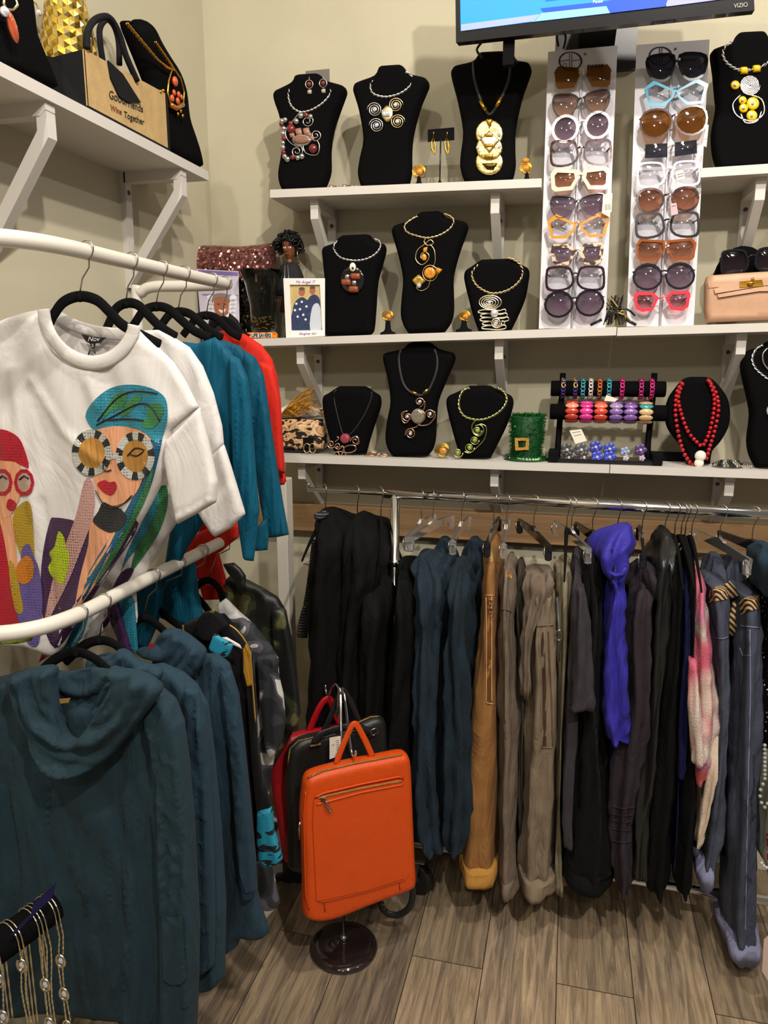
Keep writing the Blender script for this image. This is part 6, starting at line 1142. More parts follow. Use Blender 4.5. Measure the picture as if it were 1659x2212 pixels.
def ctube(t, pts, pl, r, mat, name, flat=.35, k=8, off=0, n=5): m = MB(); m.tube([pl(q.x, q.y, off) for q in cr([V((x, y, 0)) for x, y in pts], n, False)], r, k, flat=flat, up=pl.n); return m.build(name, mat, t)
ctube(t, [(94, 668), (100, 700), (116, 734), (146, 765), (190, 783), (232, 778), (266, 754), (286, 722), (290, 702)], p1, .0115, WT, 'collar', .35, 8, .016)
ctube(t, [(110, 672), (150, 698), (205, 716), (262, 722), (282, 716)], PY(1.105), .010, WT, 'back_collar', .3)
m = MB(); puff(m, [(432, 880), (450, 950), (470, 1040), (467, 1085), (425, 1110), (384, 1132), (374, 1080), (364, 1030), (358, 990), (362, 950), (395, 918)], PY(1.055), .022, 26, 8, fold=folds(.003, .05, .2, 5), creases=[([(372, 1112), (420, 1092), (462, 1066)], 3, -.002)]); m.build('sleeve', WT, t)
NB = M('neck_label_black', '#141414', .7); pb = PY(1.10)
blob(t, [(175, 721), (202, 729), (229, 729), (218, 740), (206, 742), (205, 752), (198, 754), (194, 742), (186, 738)], pb, NB, 'neck_label', .001, 0); text('Nov', pb, 190, 737, 26, M('label_white', '#e8e2d8', .5), t, thick=.0025, shear=.3); text('S', pb, 198, 750, 4, M('label_white', '#e8e2d8'), t, thick=.0025)
ctube(t, [(195, 752), (190, 768), (198, 756), (206, 764), (204, 754)], pb, .0006, NB, 'label_thread', 1)
# printed, sequinned picture pieces
def seq(n, c, dots='#101014', sc=210, amt=.22):
    if n in MC: return MC[n]
    m = bpy.data.materials.new(n); m.use_nodes = True; nt = m.node_tree; b = nt.nodes['Principled BSDF']; L = nt.links; N = nt.nodes.new
    tc = N('ShaderNodeTexCoord'); v = N('ShaderNodeTexVoronoi'); v.inputs['Scale'].default_value = sc; v.inputs['Randomness'].default_value = .25; L.new(tc.outputs['Object'], v.inputs[0])
    r = N('ShaderNodeValToRGB'); r.color_ramp.interpolation = 'CONSTANT'; r.color_ramp.elements[0].color = (*lin(dots), 1); r.color_ramp.elements[1].position = amt; r.color_ramp.elements[1].color = (*lin(c), 1); L.new(v.outputs['Distance'], r.inputs[0]); L.new(r.outputs[0], b.inputs['Base Color'])
    b.inputs['Roughness'].default_value = .3; b.inputs['Metallic'].default_value = .15; bp = N('ShaderNodeBump'); bp.inputs['Strength'].default_value = .6; bp.inputs['Distance'].default_value = .002; L.new(v.outputs['Distance'], bp.inputs['Height']); L.new(bp.outputs[0], b.inputs['Normal']); MC[n] = m; return m
SK = fab('print_skin', '#cf9470', var=.04); S_TU = seq('sequin_turquoise', '#2c7f96', '#123c50'); S_GR = seq('sequin_green', '#3a7a4c', '#12402a'); S_DB = seq('sequin_deep_blue', '#1e5570', '#0c2436'); S_PU = seq('sequin_purple', '#3e2348', '#1c0e26'); S_RE = seq('sequin_crimson', '#a8142c', '#5a0816')
S_BK = seq('sequin_black', '#26262a', '#08080a'); S_WH = seq('sequin_silver', '#b4b4ae', '#4a4a50'); S_PK = seq('sequin_blush', '#b48c86', '#3a2424'); S_YE = seq('sequin_mustard', '#a88a20', '#3a2a10'); S_LI = seq('sequin_lime', '#a8b81c', '#4a6a10'); S_LV = seq('sequin_lavender', '#5e5090', '#2a2248'); LIPS = seq('sequin_lips', '#a81c30', '#6a0c1c'); S_OR = seq('sequin_ochre', '#b8701c', '#4a2a10'); BRN = fab('amber_print', '#a87a3c', var=.2)
def pc(pts, mat, name, off=.0012, curve=3, st=7, bv=None): m = MB(); patch(m, pts, bv or BV, off, st, p1, curve); return m.build(name, mat, t)
# scarf, coat and body of the right-hand woman
pc([(108, 1125), (118, 1118), (150, 1122), (190, 1130), (240, 1110), (300, 1130), (250, 1215), (200, 1290), (150, 1370), (118, 1400), (95, 1350), (88, 1250), (95, 1180)], S_PU, 'printed_coat', .0010)
pc([(195, 1130), (215, 1125), (270, 1150), (262, 1180), (225, 1235), (180, 1300), (160, 1330), (172, 1250), (190, 1180)], SK, 'printed_chest', .0018)
pc([(182, 1040), (198, 1038), (204, 1080), (200, 1120), (178, 1180), (150, 1250), (120, 1310), (96, 1350), (112, 1260), (140, 1180), (165, 1110)], S_PK, 'printed_scarf', .0022)
pc([(126, 1148), (138, 1160), (142, 1180), (150, 1200), (146, 1230), (134, 1262), (112, 1245), (104, 1225), (112, 1210), (106, 1195), (118, 1180)], S_LI, 'printed_leaf', .0026)
pc([(186, 905), (188, 886), (206, 862), (232, 842), (262, 832), (300, 832), (335, 842), (358, 862), (362, 900), (356, 930), (342, 956), (325, 945), (300, 928), (270, 922), (235, 924), (205, 930)], S_TU, 'printed_turban', .0022)
for q in ([(240, 862), (262, 845), (275, 858), (262, 880), (236, 892), (222, 905), (230, 880)], [(268, 875), (300, 852), (305, 862), (285, 885), (262, 902)], [(318, 878), (345, 870), (352, 895), (330, 925), (305, 920), (318, 900)]): pc(q, S_GR, 'printed_turban_leaf', .0032)
pc([(342, 956), (352, 940), (340, 1000), (322, 1060), (290, 1120), (250, 1180), (215, 1235), (178, 1300), (190, 1240), (225, 1180), (262, 1120), (292, 1060), (305, 1000), (318, 950)], S_DB, 'printed_scarf_tail', .0020)
pc([(330, 1010), (320, 1065), (290, 1128), (250, 1200), (205, 1262), (222, 1225), (262, 1160), (295, 1090)], S_GR, 'printed_scarf_stripe', .0030)
pc([(200, 935), (235, 922), (272, 922), (305, 932), (325, 950), (318, 985), (306, 1040), (285, 1075), (250, 1092), (228, 1088), (208, 1062), (200, 1020), (196, 975)], SK, 'printed_face', .0032)
pc([(212, 1105), (222, 1085), (240, 1092), (262, 1100), (272, 1120), (262, 1140), (240, 1150), (218, 1142), (200, 1125)], S_BK, 'printed_choker', .0036)
for cx, cy, rx, ry in ((198, 978, 43, 50), (292, 985, 42, 52)):
    k = 18; 
    for i in range(k):
        a0 = 2*PI*i/k; a1 = 2*PI*(i+1.05)/k; q = [(cx+rx*math.cos(a), cy+ry*math.sin(a)) for a in (a0, (a0+a1)/2, a1)]+[(cx+rx*.66*math.cos(a), cy+ry*.66*math.sin(a)) for a in (a1, (a0+a1)/2, a0)]
        pc(q, S_BK if (i*7+int(cx)) % 5 < 2 else S_WH, 'printed_sunglass_rim', .0046, None, 6)
    pc(ring(cx, cy, rx*.68, ry*.7, 14), BRN, 'printed_sunglass_lens', .0042, None)
pc([(236, 980), (256, 978), (256, 990), (240, 992)], S_WH, 'printed_bridge', .005, None)
pc([(210, 1045), (226, 1037), (236, 1042), (248, 1040), (252, 1055), (240, 1070), (222, 1062)], LIPS, 'printed_lips', .0044)
def pl_line(pts, mat, r=.001, name='printed_line', off=.004, T_=None, bv=None):
    out = []
    for x, y in dens_open(pts, 6):
        d = ray(x, y).normalized(); h = (bv or BV).ray_cast(C0, d)
        if h[0] is not None: out.append(h[0]-d*off)
    if len(out) > 1: q = MB(); q.tube(out, r, 4); q.build(name, mat, T_ or t)
DK = M('print_dark', '#241418', .6)
for q in ([(228, 985), (222, 1010), (230, 1018), (240, 1015)], [(275, 985), (292, 968), (312, 972)], [(278, 980), (295, 985), (310, 975)], [(206, 1060), (222, 1088), (238, 1098), (262, 1092), (285, 1070)]): pl_line([(a.x, a.y) for a in cr([V((x, y, 0)) for x, y in q], 3, False)], DK, .0011, off=.0052)
for q in ([(210, 910), (250, 862), (290, 845), (340, 850)], [(208, 918), (262, 890), (300, 872), (325, 878), (345, 910)], [(222, 908), (270, 905), (310, 908)]): pl_line([(a.x, a.y) for a in cr([V((x, y, 0)) for x, y in q], 3, False)], DK, .0011, off=.0040)
# left-hand woman in crimson turban, partly out of frame
pc([(-45, 1000), (-40, 950), (-10, 930), (12, 929), (40, 945), (54, 975), (62, 1010), (40, 1002), (10, 998), (-20, 1010)], S_RE, 'printed_turban', .0024)
pc([(-30, 1000), (10, 996), (42, 1004), (48, 1040), (40, 1080), (20, 1115), (-10, 1115), (-30, 1060)], SK, 'printed_face', .0030)
for cx in (5, 52):
    for i in range(10):
        a0 = 2*PI*i/10; a1 = 2*PI*(i+1)/10; q = [(cx+22*math.cos(a), 1042+30*math.sin(a)) for a in (a0, a1)]+[(cx+15*math.cos(a), 1042+21*math.sin(a)) for a in (a1, a0)]; pc(q, S_RE, 'printed_sunglass_rim', .0042, None, 6)
    pc(ring(cx, 1042, 15, 21, 10), M('print_lens_pale', '#a88e80', .4), 'printed_sunglass_lens', .0038, None); pl_line([(cx-10, 1036), (cx, 1028), (cx+10, 1034)], DK, .0016, off=.0048)
pc([(18, 1078), (30, 1082), (36, 1092), (26, 1104), (14, 1096)], LIPS, 'printed_lips', .0042)
pc([(-40, 1100), (-5, 1110), (10, 1150), (20, 1230), (30, 1300), (48, 1345), (0, 1360), (-40, 1350)], S_RE, 'printed_scarf', .0020)
pc([(0, 1115), (25, 1110), (32, 1160), (40, 1230), (55, 1300), (40, 1300), (22, 1240), (10, 1170)], SK, 'printed_chest', .0024)
pc([(30, 1108), (50, 1085), (66, 1090), (72, 1150), (74, 1220), (66, 1260), (44, 1200), (30, 1150)], S_YE, 'printed_scarf', .0028)
pc([(46, 1190), (62, 1175), (72, 1200), (84, 1230), (92, 1300), (84, 1388), (60, 1390), (40, 1340), (28, 1290), (44, 1250)], S_LV, 'printed_coat', .0032)
pc([(40, 1215), (58, 1200), (72, 1216), (70, 1250), (48, 1262), (34, 1240)], S_OR, 'printed_leaf', .0040)
pc([(20, 1210), (34, 1230), (44, 1280), (50, 1320), (34, 1320), (22, 1260)], S_YE, 'printed_scarf', .0036)
# --- second white shirt
p2 = PY(1.195); t = gth('white_tshirt', 'second white printed T-shirt behind the first, sleeve tip lower', 't-shirt', p2(440, 1150))
m = MB(); puff(m, [(290, 715), (345, 712), (372, 726), (410, 750), (438, 790), (462, 850), (480, 920), (484, 962), (450, 1000), (420, 1060), (395, 1110), (365, 1155), (340, 1200), (300, 1262), (262, 1310), (235, 1360), (170, 1400), (100, 1440), (88, 1428), (160, 1320), (240, 1200), (300, 1080), (330, 900)], p2, .018, 26, 10, fold=folds(.004, .05, -.3, 6, 2)); m.build('front', WT, t); BV2 = m.bvh(); t2 = t
m = MB(); puff(m, [(484, 960), (500, 1010), (518, 1070), (530, 1110), (500, 1140), (465, 1160), (445, 1130), (425, 1098), (430, 1020), (455, 985)], PY(1.18), .022, 24, 8, fold=folds(.003, .06, 0, 8)); m.build('sleeve', WT, t)
pc([(338, 1060), (360, 1050), (362, 1090), (348, 1140), (318, 1190), (285, 1232), (292, 1190), (320, 1130)], S_GR, 'printed_scarf', .002, bv=BV2); pc([(328, 1060), (342, 1055), (335, 1110), (300, 1175), (270, 1215), (262, 1235), (275, 1190), (310, 1120)], S_TU, 'printed_scarf', .003, bv=BV2)
pc([(262, 1236), (290, 1230), (262, 1280), (235, 1345), (222, 1352), (236, 1290)], S_PU, 'printed_coat', .002, bv=BV2)
# gathered shirt tails below the lower rail, in front
def tail(par, pts, Y, mat, name='shirt_tail', T=.014, e=12, seed=1): m = MB(); puff(m, pts, PY(Y), T, e, 7, fold=folds(.003, .15, 0, seed)); return m.build(name, mat, par)
tail(t, [(188, 1330), (232, 1310), (215, 1360), (195, 1400), (178, 1425), (160, 1425), (170, 1380)], 1.11, WT, seed=2); tail(t, [(163, 1345), (192, 1330), (178, 1375), (150, 1412), (120, 1420), (140, 1385)], 1.10, S_TU, 'printed_tail', seed=3); tail(t, [(118, 1360), (150, 1345), (148, 1378), (112, 1412), (84, 1432), (96, 1400)], 1.09, S_RE, 'printed_tail', seed=4)
tail(t, [(246, 1282), (276, 1270), (290, 1300), (298, 1410), (282, 1408), (262, 1340)], 1.16, S_TU, 'printed_tail', seed=5); tail(t, [(232, 1290), (252, 1282), (270, 1350), (286, 1412), (262, 1400), (240, 1340)], 1.15, S_PU, 'printed_tail', seed=6); tail(t, [(268, 1262), (292, 1252), (297, 1330), (296, 1350), (282, 1310)], 1.17, WT, seed=7)
o = MB(); puff(o, [(-30, 1352), (40, 1352), (75, 1368), (68, 1384), (40, 1390), (-30, 1392)], PY(.93), .01, 9, 7, fold=folds(.002, .12)); o = o.build('scarf', ramp_mat('lime_floral_chiffon', [(0, '#3a6a2a'), (.45, '#8a9a1c'), (.55, '#c8c050'), (.65, '#dcd8b0')], 'noise', 22, .6, .1)); tag(o, 'lime floral scarf tail showing under the lower rail at the left edge', 'scarf')
# --- teal tops
for Y, body, sl, lab, mt, sd in ((1.294, [(395, 738), (425, 742), (465, 728), (500, 760), (518, 800), (522, 900), (512, 1010), (498, 1110), (440, 1130), (402, 1190), (380, 1235), (352, 1260), (372, 1120), (385, 900)], [(498, 765), (518, 775), (536, 820), (544, 900), (552, 1010), (560, 1100), (548, 1212), (527, 1208), (516, 1130), (505, 1000), (500, 860)], 'nearer teal long-sleeved top on the upper white rail', TEAL, 2), (1.379, [(440, 742), (480, 734), (520, 748), (550, 790), (552, 900), (545, 1010), (530, 1110), (470, 1130), (430, 1120), (430, 900)], [(528, 756), (552, 772), (570, 812), (580, 880), (596, 990), (612, 1090), (624, 1155), (600, 1160), (578, 1161), (562, 1080), (545, 950), (532, 850)], 'farther teal long-sleeved top on the upper white rail', TEAL2, 4)):
    t = gth('teal_sweater', lab, 'top', PY(Y)(500, 1200)); m = MB(); puff(m, body, PY(Y), .018, 26, 10, fold=folds(.004, .06, 0, sd)); m.build('body', mt, t); m = MB(); puff(m, sl, PY(Y-.02), .022, 22, 8, fold=folds(.005, .12, .02, sd+1, 1)); m.build('sleeve', mt, t)
    if sd == 2: tail(t, [(360, 1225), (400, 1190), (420, 1205), (428, 1280), (440, 1335), (420, 1350), (380, 1345), (345, 1330), (300, 1340), (295, 1290), (330, 1245)], 1.36, TEAL2, T=.03, e=20, seed=6); tail(t, [(300, 1250), (345, 1232), (352, 1280), (340, 1350), (318, 1400), (300, 1405)], 1.30, TEAL, T=.03, e=16, seed=7); tail(t, [(540, 1150), (576, 1120), (580, 1160), (578, 1188), (550, 1190)], 1.33, TEAL2, 'sleeve', seed=8)
t = gth('red_top', 'bright red top farthest along the upper white rail', 'top', PY(1.56)(560, 1200)); m = MB(); puff(m, [(470, 716), (496, 712), (530, 722), (565, 745), (588, 775), (600, 815), (606, 862), (560, 900), (545, 1080), (500, 1130), (430, 1150), (440, 900)], PY(1.53), .02, 26, 10, fold=folds(.003, .05, 0, 3)); m.build('body', RED, t)
m = MB(); puff(m, [(560, 780), (590, 790), (606, 862), (610, 940), (616, 1022), (604, 1024), (592, 1000), (575, 900)], PY(1.50), .02, 16, 8); m.build('sleeve', RED, t); m = MB(); puff(m, [(602, 1010), (614, 1020), (619, 1038), (614, 1047), (606, 1048), (600, 1030)], PY(1.52), .012, 8, 5); m.build('cuff', RED, t)
tail(t, [(395, 1190), (430, 1150), (470, 1130), (520, 1130), (515, 1160), (480, 1190), (450, 1205), (410, 1215)], 1.50, RED, T=.03, e=18, seed=3); tail(t, [(412, 1205), (470, 1185), (482, 1230), (496, 1278), (480, 1284), (474, 1268), (440, 1252), (415, 1250)], 1.55, RED, T=.02, e=14, seed=4); tail(t, [(430, 1255), (470, 1265), (492, 1282), (488, 1294), (440, 1296)], 1.57, RED, T=.015, e=10, seed=5)
# ================================================================ lower rail: navy tunics and jackets
TU = fab('tunic_navy', '#233741', rough=.8); TUa = fab('tunic_navy_b', '#253b48', rough=.8); TUc = fab('tunic_navy_c', '#273c4a', rough=.8)
px_hanger('black flocked hanger inside the nearest navy tunic', .985, ((170, 1330), (165, 1405)), [(60, 1480), (100, 1440), (130, 1418), (165, 1408), (200, 1420), (225, 1440), (260, 1470)])
px_hanger('black flocked hanger inside the second navy tunic', 1.048, ((223, 1314), (215, 1378)), [(140, 1430), (180, 1395), (215, 1383), (245, 1390), (270, 1410), (300, 1440)])
px_hanger('black flocked hanger inside the third navy tunic', 1.205, ((324, 1248), (312, 1328)), [(285, 1345), (312, 1335), (340, 1350), (370, 1378), (400, 1400)]); px_hanger('wide black hanger in the gold-piped jacket', 1.30, ((344, 1240), (336, 1310)), [(300, 1340), (336, 1316), (370, 1340), (420, 1372), (470, 1392)])
px_hanger('black flocked hanger in the grey camouflage jacket', 1.40, ((418, 1203), (408, 1270)), [(370, 1320), (408, 1278), (435, 1300), (470, 1345), (500, 1370)]); px_hanger('black flocked hanger in the dark camouflage jacket', 1.52, ((498, 1160), (450, 1250)), [(415, 1282), (432, 1260), (452, 1254), (472, 1270), (482, 1300)])
pT = PY(.97); t = gth('navy_tunic', 'nearest navy cowl-neck tunic with sleeve patch pocket on the lower rail', 'tunic', pT(200, 2180))
m = MB(); puff(m, [(-130, 1490), (-40, 1468), (30, 1455), (90, 1440), (140, 1500), (230, 1500), (300, 1452), (340, 1478), (378, 1510), (398, 1560), (402, 1700), (404, 1850), (405, 2000), (412, 2120), (418, 2225), (350, 2222), (290, 2200), (200, 2190), (100, 2180), (-130, 2200)], pT, .045, 60, 10, fold=folds(.006, .045, .06, 5, 2.4),
  creases=[([(q, y0), (q+dx*.4, (y0+y1)/2), (q+dx, y1)], w, h) for q, y0, y1, dx, w, h in ((140, 1700, 1980, 90, 5, .006), (62, 1600, 2000, 26, 6, .008), (300, 1640, 2190, -8, 6, .008), (250, 1740, 2110, 22, 5, .006), (205, 1860, 2160, 34, 5, .006), (18, 1540, 2120, 10, 7, .009), (128, 1690, 2170, 14, 5, -.007), (340, 1600, 2200, 6, 6, -.008), (180, 1710, 1960, -26, 4, .005), (225, 1690, 1900, -40, 4, .005), (275, 1620, 2000, 20, 5, -.006), (100, 1650, 2140, -20, 5, .006), (160, 1920, 2180, 60, 4, .005), (40, 1650, 2160, 30, 5, -.007), (320, 1720, 2100, -30, 4, .005), (245, 1950, 2190, 30, 4, .005), (-10, 1500, 1900, 40, 6, .007))]+[([(10, 2178), (200, 2170), (350, 2196)], 3, -.003), ([(20, 1985), (28, 2010), (50, 2000)], 3, .005)]); m.build('body', TU, t)
m = MB(); puff(m, [(318, 1540), (345, 1502), (376, 1512), (396, 1560), (408, 1650), (418, 1760), (424, 1880), (430, 2000), (428, 2120), (424, 2230), (356, 2238), (352, 2100), (352, 1950), (350, 1800), (345, 1680), (330, 1600)], PY(.945), .034, 26, 8, fold=folds(.004, .09, .03, 7),
  creases=[([(330+i*5, 1560+i*55+(i%3)*14), (365+i*3, 1625+i*58), (385+i*3, 1640+i*58+(i%2)*20)], 3.5, .0035) for i in range(7)]+[([(355, 1600), (372, 1800), (376, 1980)], 5, -.006), ([(340, 1540), (350, 1750), (362, 1960)], 4, .005), ([(395, 1640), (408, 1850), (412, 2150)], 5, .005), ([(375, 2130), (380, 2220)], 4, .004)]); m.build('sleeve', TU, t); bs = m.bvh()
m = MB(); patch(m, [(348, 1975), (372, 1982), (394, 1978), (398, 2050), (404, 2110), (392, 2126), (370, 2128), (352, 2118), (350, 2040)], bs, .006, 8); m.build('patch_pocket', TU, t)
def roll(par, pts, Y, rpx, mat, name, flat=.55, seed=0, n=6):
    p = PY(Y); Q = cr([V((x, y, 0)) for x, y in pts], n, False); N_ = len(Q); s = (p(100, 1500)-p(90, 1500)).length/10; m = MB()
    R_ = [s*rpx*(.55+.45*math.sin(PI*i/(N_-1)))*(1+.16*noise.noise(V((i*.35, seed, 1)))) for i in range(N_)]
    m.tube([p(q.x, q.y, .004*noise.noise(V((i*.3, seed, 5)))) for i, q in enumerate(Q)], R_, 14, flat=flat, up=(0, -1, 0)); return m.build(name, mat, par)
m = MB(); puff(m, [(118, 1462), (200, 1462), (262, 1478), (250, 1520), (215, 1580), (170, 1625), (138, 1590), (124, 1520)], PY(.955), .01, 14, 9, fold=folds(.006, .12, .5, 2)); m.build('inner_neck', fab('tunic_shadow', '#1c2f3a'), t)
def cowlf(cx, cy, A, k, asp=1.0, ph=0):
    def f(x, y):
        d = math.hypot((x-cx)*1.25, (y-cy)*asp); w = noise.noise(V((x*.012, y*.012, 2)))*1.6; s = math.sin(d*k+w+ph)
        return A*(abs(s)**.6*(1 if s > 0 else -1)*.8+.5*math.sin(d*k*1.9+w*2))+A*.6*noise.noise(V((x*.03, y*.03, 7)))
    return f
m = MB(); _puff(m, [(18, 1462), (45, 1448), (80, 1440), (120, 1440), (121, 1480), (127, 1530), (140, 1575), (158, 1596), (178, 1588), (205, 1550), (232, 1505), (248, 1470), (240, 1440), (262, 1444), (300, 1450), (335, 1468), (350, 1488), (335, 1515), (300, 1560), (262, 1610), (222, 1648), (180, 1668), (140, 1672), (108, 1650), (80, 1612), (55, 1560), (35, 1510)], PY(.915), .022, 12, 6, fold=cowlf(185, 1430, .0075, .088), curve=3); m.build('cowl', TU, t)
m = MB(); _puff(m, [(118, 1446), (150, 1450), (200, 1440), (250, 1446), (252, 1480), (228, 1535), (190, 1592), (160, 1604), (138, 1585), (122, 1530)], PY(.955), .008, 12, 6, fold=cowlf(185, 1420, .005, .10, ph=1)); m.build('inner_cowl', TU, t)
blob(t, [(128, 1510), (152, 1508), (148, 1518), (130, 1520)], PY(.915), M('gold_label', '#8a6a2c', .5), 'neck_label', .012, 0)
t = gth('navy_tunic', 'second navy tunic, behind the nearest one on the lower rail', 'tunic', PY(1.048)(450, 2100))
m = MB(); puff(m, [(190, 1420), (230, 1410), (290, 1440), (350, 1432), (395, 1452), (425, 1478), (448, 1520), (462, 1620), (472, 1720), (482, 1850), (488, 1960), (486, 2040), (486, 2110), (455, 2138), (420, 2132), (380, 2140), (200, 2150)], PY(1.06), .035, 40, 10, fold=folds(.006, .07, .02, 9, 2)); m.build('body', TUa, t)
m = MB(); puff(m, [(400, 1480), (428, 1490), (445, 1560), (455, 1700), (462, 1850), (464, 1980), (462, 2085), (440, 2100), (420, 2095), (416, 1980), (412, 1800), (405, 1620)], PY(1.025), .024, 20, 8, fold=folds(.004, .12, .02, 3), creases=[([(410+i*2, 1520+i*62), (430+i, 1560+i*62), (448+i, 1580+i*60)], 3, .003) for i in range(8)]+[([(425, 1500), (436, 1750), (440, 2080)], 4, -.005)]); m.build('sleeve', TUa, t)
m = MB(); _puff(m, [(205, 1425), (240, 1415), (258, 1402), (275, 1405), (300, 1425), (335, 1438), (352, 1450), (345, 1470), (325, 1492), (295, 1480), (255, 1462), (220, 1450)], PY(1.012), .016, 10, 5, fold=cowlf(230, 1380, .005, .12), curve=3); m.build('hood', TUa, t)
t = gth('navy_tunic', 'third navy tunic with sleeve pocket, farthest of the navy ones', 'tunic', PY(1.25)(550, 2000))
m = MB(); puff(m, [(330, 1390), (360, 1375), (430, 1410), (470, 1412), (495, 1432), (510, 1480), (520, 1600), (530, 1750), (545, 1880), (565, 1960), (583, 2012), (565, 2028), (520, 2022), (515, 2040), (490, 2058), (440, 2062), (360, 2000)], PY(1.21), .03, 34, 10, fold=folds(.006, .08, .02, 12, 2)); m.build('body', TUc, t)
m = MB(); puff(m, [(478, 1450), (500, 1448), (516, 1500), (528, 1600), (540, 1720), (552, 1850), (556, 1920), (545, 1942), (528, 1938), (515, 1850), (505, 1700), (496, 1580)], PY(1.185), .024, 18, 8, fold=folds(.003, .12, .03, 5), creases=[([(490+i*4, 1500+i*60), (505+i*4, 1535+i*60), (514+i*4, 1560+i*58)], 3, .003) for i in range(6)]); m.build('sleeve', TUc, t); bs = m.bvh()
m = MB(); patch(m, [(512, 1815), (530, 1822), (549, 1820), (553, 1880), (550, 1925), (530, 1930), (518, 1890)], bs, .006, 7); m.build('patch_pocket', TUc, t)
m = MB(); _puff(m, [(300, 1400), (330, 1396), (345, 1372), (362, 1358), (392, 1362), (425, 1385), (444, 1405), (440, 1430), (425, 1452), (408, 1466), (380, 1448), (350, 1425), (315, 1418)], PY(1.165), .022, 10, 5, fold=cowlf(340, 1340, .006, .11), curve=3); m.build('hood', TUc, t)
m = MB(); m.prism(pxs([(322, 1390), (334, 1391), (333, 1406), (322, 1405)], PY(1.15)), (0, .001, 0)); m.build('red_size_label', M('red_label', '#8a1c24', .7), t)
# black jacket with gold piping and turquoise cuffs
JB = fab('jacket_black', '#101011', var=0, sheen=.05); GP = M('gold_piping', '#a8843c', .4, .3); TQ = ramp_mat('turquoise_ink_print', [(0, '#0a1014'), (.42, '#0e1a20'), (.46, '#1a86a4'), (1, '#2290b0')], 'noise', 14, .7, .1, 300, (1, 1, 3), detail=3, dist=1.5)
t = gth('piped_jacket', 'black jacket with gold piping, ochre panel and turquoise cuffs', 'jacket', PY(1.31)(580, 1870))
m = MB(); puff(m, [(395, 1350), (440, 1325), (485, 1325), (505, 1350), (530, 1378), (548, 1420), (552, 1500), (556, 1600), (566, 1700), (585, 1760), (560, 1860), (500, 1850), (460, 1600), (420, 1450)], PY(1.32), .025, 24, 9, fold=folds(.003, .07, 0, 2)); m.build('body', JB, t); bj = m.bvh()
m = MB(); puff(m, [(540, 1400), (552, 1480), (557, 1600), (570, 1690), (590, 1745), (575, 1760), (556, 1755), (545, 1650), (535, 1500)], PY(1.295), .016, 10, 7); m.build('sleeve', JB, t)
m = MB(); puff(m, [(557, 1750), (575, 1744), (588, 1742), (592, 1790), (604, 1830), (611, 1855), (598, 1868), (575, 1868), (560, 1855), (556, 1800)], PY(1.29), .022, 14, 6, fold=folds(.002, .2)); m.build('cuff', TQ, t)
m = MB(); puff(m, [(463, 1366), (480, 1378), (505, 1390), (499, 1408), (490, 1422), (465, 1412), (450, 1402)], PY(1.255), .01, 8, 6); m.build('turquoise_lining', TQ, t)
m = MB(); puff(m, [(420, 1345), (440, 1322), (462, 1317), (480, 1330), (492, 1350), (475, 1365), (455, 1385), (435, 1380)], PY(1.275), .014, 10, 6); m.build('collar', JB, t)
for q in ([(424, 1342), (445, 1328), (463, 1318)], [(463, 1318), (452, 1340), (440, 1365)], [(496, 1350), (512, 1362), (530, 1385), (540, 1412), (546, 1480), (552, 1560)], [(395, 1350), (400, 1368), (430, 1388)]): ctube(t, q, PY(1.27), .0018, GP, 'piping', 1, 6)
m = MB(); puff(m, [(525, 1402), (533, 1388), (543, 1410), (546, 1480), (534, 1484), (526, 1450)], PY(1.285), .008, 6, 5); m.build('ochre_panel', fab('ochre_jersey', '#b8842c'), t)
m = MB(); puff(m, [(462, 1378), (490, 1376), (518, 1392), (524, 1402), (500, 1392), (475, 1386)], PY(1.262), .005, 4, 5); m.build('white_trim', WT, t)
CG = ramp_mat('grey_camouflage', [(0, '#1c2024'), (.40, '#2e3238'), (.50, '#55525c'), (.56, '#c4c4c0')], 'noise', 13, .85, .15, 400, (1, 1, 1.2), detail=0, dist=.9); CD = ramp_mat('dark_green_camouflage', [(0, '#0c0e0c'), (.48, '#141812'), (.56, '#2e3420'), (.64, '#5a5634')], 'noise', 16, .5, .2, 300, detail=0, dist=1, sheen=.02)
t = gth('grey_camo_jacket', 'long grey and white camouflage jacket on the lower rail', 'jacket', PY(1.42)(600, 1960))
m = MB(); puff(m, [(470, 1305), (488, 1292), (515, 1320), (550, 1350), (585, 1395), (600, 1420), (605, 1500), (606, 1580), (592, 1640), (580, 1720), (584, 1860), (606, 1950), (575, 1985), (545, 1900), (520, 1600), (490, 1400)], PY(1.43), .028, 22, 9, fold=folds(.005, .08, 0, 4)); m.build('body', CG, t)
m = MB(); puff(m, [(556, 1420), (585, 1412), (603, 1425), (600, 1450), (612, 1500), (617, 1560), (610, 1600), (598, 1625), (584, 1640), (572, 1600), (562, 1500)], PY(1.40), .024, 16, 7, fold=folds(.004, .12)); m.build('sleeve', CG, t)
t = gth('dark_camo_jacket', 'dark green velvet camouflage jacket at the far end of the lower rail', 'jacket', PY(1.56)(620, 1900))
m = MB(); puff(m, [(480, 1260), (500, 1240), (530, 1250), (565, 1268), (600, 1290), (618, 1320), (630, 1380), (640, 1450), (650, 1540), (640, 1570), (610, 1620), (575, 1690), (540, 1700), (505, 1400)], PY(1.56), .03, 24, 9, fold=folds(.006, .08, 0, 6)); m.build('body', CD, t)
m = MB(); puff(m, [(482, 1218), (505, 1215), (520, 1228), (531, 1244), (530, 1268), (520, 1290), (510, 1255), (495, 1240)], PY(1.52), .014, 8, 6); m.build('collar', CD, t)
m = MB(); puff(m, [(590, 1310), (615, 1315), (628, 1370), (640, 1440), (648, 1520), (646, 1560), (632, 1580), (616, 1570), (605, 1480), (592, 1380)], PY(1.53), .024, 16, 8, fold=folds(.004, .12)); m.build('sleeve', CD, t)
